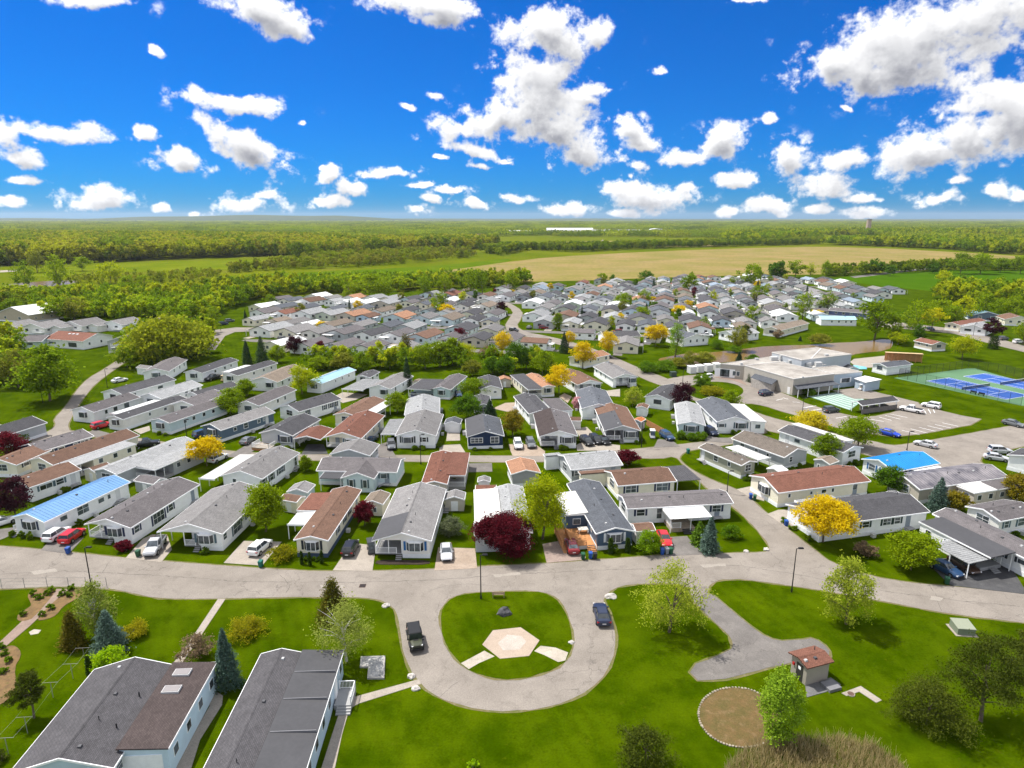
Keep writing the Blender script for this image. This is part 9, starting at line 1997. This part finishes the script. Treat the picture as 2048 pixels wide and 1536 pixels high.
# stone ring of the mulch bed
mb=MB(); n=len(BED_RING)
for i in range(n):
    a,b_=Vector(BED_RING[i]),Vector(BED_RING[(i+1)%n]); m_=max(1,int((b_-a).length/.26))
    for k in range(m_):
        p=a.lerp(b_,(k+.5)/m_); s=random.uniform(.10,.15); ang=random.uniform(0,6); pts=[(p.x+s*math.cos(ang+q*PI/2.5)*random.uniform(.8,1.2),p.y+s*math.sin(ang+q*PI/2.5)*random.uniform(.8,1.2)) for q in range(5)]; mb.prism(pts,0,random.uniform(.08,.14))
o=mb.build('edging_stones',pmat('edge_stone',(.27,.235,.18),.9,.35,1.5)); tag(o,'ring of pale edging stones round the bare brown bed','edging',None,'stuff')
r=empty('manhole_cover',(*(36.67,60.48),.06)); tag(r,'round brown manhole cover on the small lawn pad','manhole'); MB().tube((0,0,-.05),(0,0,.05),.42,.42,16).build('rim',sheetmat('concrete'),r); MB().tube((0,0,0),(0,0,.07),.34,.34,16).build('lid',pmat('rust_iron',(.10,.06,.045),.8,.3,4),r)
r=empty('drain_grate',(*(-20.94,82.06),.03),.02); tag(r,'square iron drain grate in the front road','drain'); MB().box(-.45,.45,-.45,.45,-.05,.012).build('frame',pmat('rust_iron',(.10,.06,.045),.8,.3,4),r)
for i in range(6): MB().box(-.4,.4,-.38+i*.14,-.30+i*.14,.0,.03).build('bar',blackp(),r)
# utility shed door and slab
(rt,rf_,fn_,rz_),dd=KEEP['beige utility shed with brown roof and dark door on the lawn']
face_box(MB(),'F',dd['w'],dd['l'],.32,.15,1.05,.95,2.0,-.02,.05).build('door',paint('door_dark',(.035,.032,.03)),rt); face_box(MB(),'F',dd['w'],dd['l'],.32,.15,1.55,.36,.36,.03,.07).build('notice',TRIM(),rt); face_box(MB(),'F',dd['w'],dd['l'],.32,-.75,1.5,.25,.3,-.02,.15).build('red_box',paint('red_box',(.4,.02,.02)),rt)
MB().box(dd['w']/2+.1,dd['w']/2+1.5,dd['l']-1.7,dd['l']-.1,-.05,.35).build('hatch',paint('hatch',(.16,.16,.17)),rt)
# foreground homes: skylights, door recess, vents, side path stones
(rt,rf_,fn_,rz_),dd=KEEP['large light blue home with charcoal shingle roof and two skylights']
wing=[a for a in dd['adds'] if a[0]=='flat'][0]
for t in(.14,.36):
    x=wing[1]+(wing[2]-wing[1])*.42; y=wing[3]+(wing[4]-wing[3])*t; zz=3.25+.02+.2*.42+.0
    s_=MB().box(x-.85,x+.85,y-.5,y+.5,zz-.1,zz+.24).build('skylight',paint('skylight_frame',(.5,.5,.5)),rt); MB().box(x-.78,x+.78,y-.43,y+.43,zz+.2,zz+.27).build('skylight_dome',pmat('dome',(.24,.22,.215),.25,.05,2,spec=.5),s_)
for x,y in((wing[2]-1.0,5.2),(wing[2]-.9,9.4)): MB().tube((x,y,3.2),(x,y,4.0),.07,.07,7).build('vent_pipe',blackp(),rt)
MB().box(wing[1]+.6,wing[2]-.3,wing[4]-.1,wing[4]+.02,.3,2.5).build('door',TRIM(),rt)
(rt,rf_,fn_,rz_),dd=KEEP['pale blue home with shingle roof and black flat side roof in the foreground']
wing=[a for a in dd['adds'] if a[0]=='flat'][0]
for t in(.22,.47,.74): y=wing[3]+(wing[4]-wing[3])*t; MB().box(wing[1],wing[2],y-.04,y+.04,3.0,3.27).build('roof_seam',paint('seam',(.16,.16,.17)),rt)
x=wing[1]; MB().box(x-1.9,x-.1,3.0,5.6,-.05,.55).build('stoop',paint('deckgrey',(.30,.30,.30)),rt); railing(rt,(x-1.85,3.05),(x-1.85,5.5),.55); railing(rt,(x-1.85,3.05),(x-.2,3.05),.55)
for i in range(3): MB().box(x-1.9,x-.4,5.6+i*.28,5.88+i*.28,-.05,.42-.13*i).build('step',paint('deckgrey',(.30,.30,.30)),rt)
MB().box(x-.12,x+.06,3.6,4.6,.55,2.6).build('door',TRIM(),rt)
# ------------------------------------------------------------------ wooden deck of the dark blue home
(rt,rf_,fn_,rz_),dd=KEEP['dark blue mobile home with slate roof beside the orange wood deck']
dk=empty('wooden_deck',(dd['x'],dd['y'],0),dd['r']); tag(dk,'orange wooden deck with ramp and railings beside the dark blue home','deck'); wdk=pmat('deck_orange',(.46,.215,.085),.75,.2,2); x0,x1,y0,y1=-6.6,-2.95,.9,6.9
mb=MB(); n=int((y1-y0)/.16)
for i in range(n): mb.box(x0,x1,y0+i*.16,y0+i*.16+.145,.62,.66)
o=mb.build('deck_boards',wdk,dk); o['kind']='stuff'
MB().box(x0+.03,x1-.03,y0+.03,y1-.03,-.05,.60).build('deck_frame',pmat('lattice',(.62,.60,.57),.8,.1,2),dk)
for a,b in(((x0,y0),(x1-1.4,y0)),((x0,y0),(x0,y1-1.5)),((x0-1.5,y0),(x0-1.5,y1)),((x0-.1,y0),(x0-.1,y1-1.6)),((x0-1.5,y1),(x0,y1))): railing(dk,a,b,.62,.9,wdk,.16)
MB().hexa([(x0-1.5,y0-1.2,-.05),(x0-.05,y0-1.2,-.05),(x0-.05,y1,-.05),(x0-1.5,y1,-.05)],[(x0-1.5,y0-1.2,.02),(x0-.05,y0-1.2,.02),(x0-.05,y1,.62),(x0-1.5,y1,.62)]).build('ramp',wdk,dk)
for i in range(4): MB().box(x1-1.35,x1-.05,y0-.3*(i+1),y0-.3*i,.50-.13*i-.05,.50-.13*i).build('step',wdk,dk)
for s in(x1-1.4,x1-.02): MB().bar((s,y0,1.5),(s,y0-1.2,.95),.06,.08).build('stair_rail',wdk,dk); MB().box(s-.04,s+.04,y0-1.24,y0-1.16,0,1.0).build('post',wdk,dk)
tb_=empty('patio_table',(*(11.45,96.85),.66),dd['r']); tag(tb_,'white patio table on the orange deck','table'); MB().box(-.8,.8,-.55,.55,.68,.74).build('table_top',pmat('table_pale',(.60,.57,.52),.5,.1,2),tb_)
for a in(-.7,.7):
    for c in(-.45,.45): MB().box(a-.03,a+.03,c-.03,c+.03,0,.68).build('leg',TRIM(),tb_)
# ------------------------------------------------------------------ front steps of the long white home, small fences
(rt,rf_,fn_,rz_),dd=KEEP['long white mobile home with white awning above its front steps']
a=[q for q in dd['adds'] if q[0]=='awning'][0]
MB().box(a[1]-.1,a[2]-.4,a[3]+.4,a[4]-2.6,-.05,.62).build('porch_floor',pmat('deck_wood_grey',(.34,.28,.22),.8,.2,2),rt); railing(rt,(a[2]-.5,a[3]+.5),(a[2]-.5,a[3]+2.0),.62); railing(rt,(a[1]+.4,a[3]+.5),(a[2]-.5,a[3]+.5),.62); steps(rt,a[2]-.4,a[3]+3.0,.62,1.6,4,1,0,pmat('step_dark',(.05,.05,.05),.8,.1,2))
wf=empty('wire_fence',(0,0,0)); tag(wf,'low wire fence with thin posts along the left roadside','fence'); galv=pmat('galvanised',(.22,.22,.21),.6,.15,3)
fp=[(-72.44,81.37),(-71.02,81.44),(-67.96,81.59),(-64.86,81.70),(-61.91,81.73),(-59.44,81.73),(-56.52,81.66)]
for p in fp: MB().tube((p[0],p[1],-.1),(p[0],p[1],1.55),.035,.035,6).build('post',galv,wf)
for a_,b_ in zip(fp,fp[1:]):
    for z in(.5,1.0,1.5): MB().bar((*a_,z),(*b_,z),.02,.02).build('wire',galv,wf)
cl=empty('clothesline',(0,0,0)); tag(cl,'long clothesline with T shaped poles across the lower left lawn','clothesline')
cp=[Vector((-49.57,65.80)),Vector((-49.16,63.02)),Vector((-49.34,60.00)),Vector((-48.50,54.99)),Vector((-48.41,52.30))]; ax=(cp[-1]-cp[0]).normalized(); pr=Vector((-ax.y,ax.x))
for p in cp: MB().tube((p.x,p.y,-.1),(p.x,p.y,1.9),.03,.03,6).build('pole',galv,cl); MB().bar((p.x-pr.x*.8,p.y-pr.y*.8,1.9),(p.x+pr.x*.8,p.y+pr.y*.8,1.9),.03,.03).build('cross_arm',galv,cl)
for s in(-.75,.75):
    for a_,b_ in zip(cp,cp[1:]): MB().bar((a_.x+pr.x*s,a_.y+pr.y*s,1.92),(b_.x+pr.x*s,b_.y+pr.y*s,1.92),.012,.012).build('line',galv,cl)
wf=empty('wooden_fence',(0,0,0)); tag(wf,'red brown board fence beside the pale home with the hedge','fence')
fa,fb=Vector((33.43,155.67)),Vector((36.20,147.76)); n=int((fb-fa).length/.35)
for i in range(n):
    p=fa.lerp(fb,(i+.5)/n); d_=(fb-fa).normalized()*.15; MB().bar((p.x-d_.x,p.y-d_.y,.75),(p.x+d_.x,p.y+d_.y,.75),.05,1.5).build('board',wd,wf)
# ------------------------------------------------------------------ distant buildings
def far_block(name,p,wpx,hm,depth,wall,roof,lab,arch=False,cat='building'):
    X,Y=p; w=wpx*Y/1310; r=empty(name,(X,Y,0)); tag(r,lab,cat,'distant buildings')
    if arch:
        pts=[(w/2*math.cos(PI*k/10),hm*math.sin(PI*k/10)) for k in range(11)]; MB().extr(pts[::-1],lambda u,z,t:(u,t,z),0,depth).build('shell',roof,r); MB().box(-w*.15,w*.15,-.3,.1,0,hm*.5).build('door',wall,r)
    else:
        MB().box(-w/2,w/2,0,depth,0,hm).build('wall',wall,r); MB().extr(chevron(depth/2+.5,hm+.05,hm+depth*.12,.3),lambda u,z,t:(t,depth/2+u,z),-w/2-.5,w/2+.5).build('roof',roof,r)
        k=max(2,int(w/14))
        for i in range(k): MB().box(-w/2+w*(i+.5)/k-1.6,-w/2+w*(i+.5)/k+1.6,-.15,.05,hm*.1,hm*.55).build('window',glassmat(),r)
ww=wallmat('white'); wr_=roofmat('white')
far_block('warehouse',(186.98,2165.67),90,14,40,ww,wr_,'long white warehouse in the far middle distance'); far_block('warehouse',(306.36,2099.66),120,10,40,wallmat('offwhite'),roofmat('lgray'),'low pale warehouse right of the long white one'); far_block('storage_tent',(502.05,2310.90),40,15,50,wallmat('gray'),wr_,'white arched storage tent in the far distance',True); far_block('warehouse',(612.09,2310.90),60,8,30,ww,wr_,'white shed right of the arched tent'); far_block('warehouse',(25.01,2099.66),45,9,30,wallmat('gray'),wr_,'small grey warehouse with white roof at the far left of the yard'); far_block('farm_house',(834.75,1149.11),22,6,11,ww,roofmat('gray'),'white farmhouse beyond the right end of the stubble field'); far_block('farm_house',(843.89,1130.07),18,5,9,ww,roofmat('mgray'),'smaller white farmhouse at the far right'); far_block('farm_house',(-198.59,1730.00),12,6,12,ww,roofmat('gray'),'white farmhouse behind the green field'); far_block('farm_house',(-168.58,1687.50),10,6,10,ww,roofmat('slate'),'second white farmhouse behind the green field'); far_block('farm_house',(-86.87,1821.72),14,7,12,wallmat('cream'),roofmat('brown'),'cream farmhouse among the far trees')
p=(1078.64,2037.53); r=empty('brick_tower',(p[0],p[1],0)); tag(r,'tall pale brick tower above the far woods','tower','distant buildings'); MB().tube((0,0,0),(0,0,44),8,6.5,12).build('shaft',pmat('tower_brick',(.42,.32,.25),.9,.1,.1),r); MB().tube((0,0,44),(0,0,47),7.2,7.2,12).build('cap',pmat('tower_cap',(.25,.22,.20),.9,.1,.1),r)
p=(163.79,1210.26); r=empty('silo',(p[0],p[1],0)); tag(r,'small brown silo by the hedgerow behind the stubble field','silo','distant buildings'); MB().tube((0,0,0),(0,0,10),2.6,2.6,12).build('shaft',pmat('silo_brown',(.18,.11,.09),.9,.1,.1),r); MB().tube((0,0,10),(0,0,12),2.7,.3,12).build('dome',pmat('tower_cap',(.25,.22,.20),.9,.1,.1),r)
# ------------------------------------------------------------------ reeds at the lower edge
def reeds():
    pl=[(18.92,48.80),(20.32,51.05),(22.59,52.84),(24.90,53.84),(28.51,54.23),(32.54,54.35),(35.11,53.59),(36.45,51.63),(36.66,48.80),(33.81,46.20),(18.56,46.20)]; xs=[p[0] for p in pl]; ys=[p[1] for p in pl]; n=11000; rg=np.random.default_rng(8)
    x=rg.uniform(min(xs),max(xs),n); y=rg.uniform(min(ys),max(ys),n); k=inside(x,y,pl); x,y=x[k],y[k]; n=len(x); h=rg.uniform(.4,1.25,n); a=rg.uniform(0,2*PI,n); w=.022; lean=rg.normal(size=(n,2))*.22
    ca,sa=np.cos(a)*w,np.sin(a)*w
    V=np.stack([np.stack([x-ca,y-sa,0*x],1),np.stack([x+ca,y+sa,0*x],1),np.stack([x+lean[:,0]*h+ca*.5,y+lean[:,1]*h+sa*.5,h],1),np.stack([x+lean[:,0]*h-ca*.5,y+lean[:,1]*h-sa*.5,h],1)],1).reshape(-1,3)
    me=mesh_from_quads('reeds',V,rg.uniform(0,1,n)); me.materials.append(leafmat('reed',(.26,.215,.085),(.70,.55,.31),.5,gain=1.0)); o=link('reeds',me); tag(o,'dry tan reeds along the bottom edge','reeds',None,'stuff')
reeds()
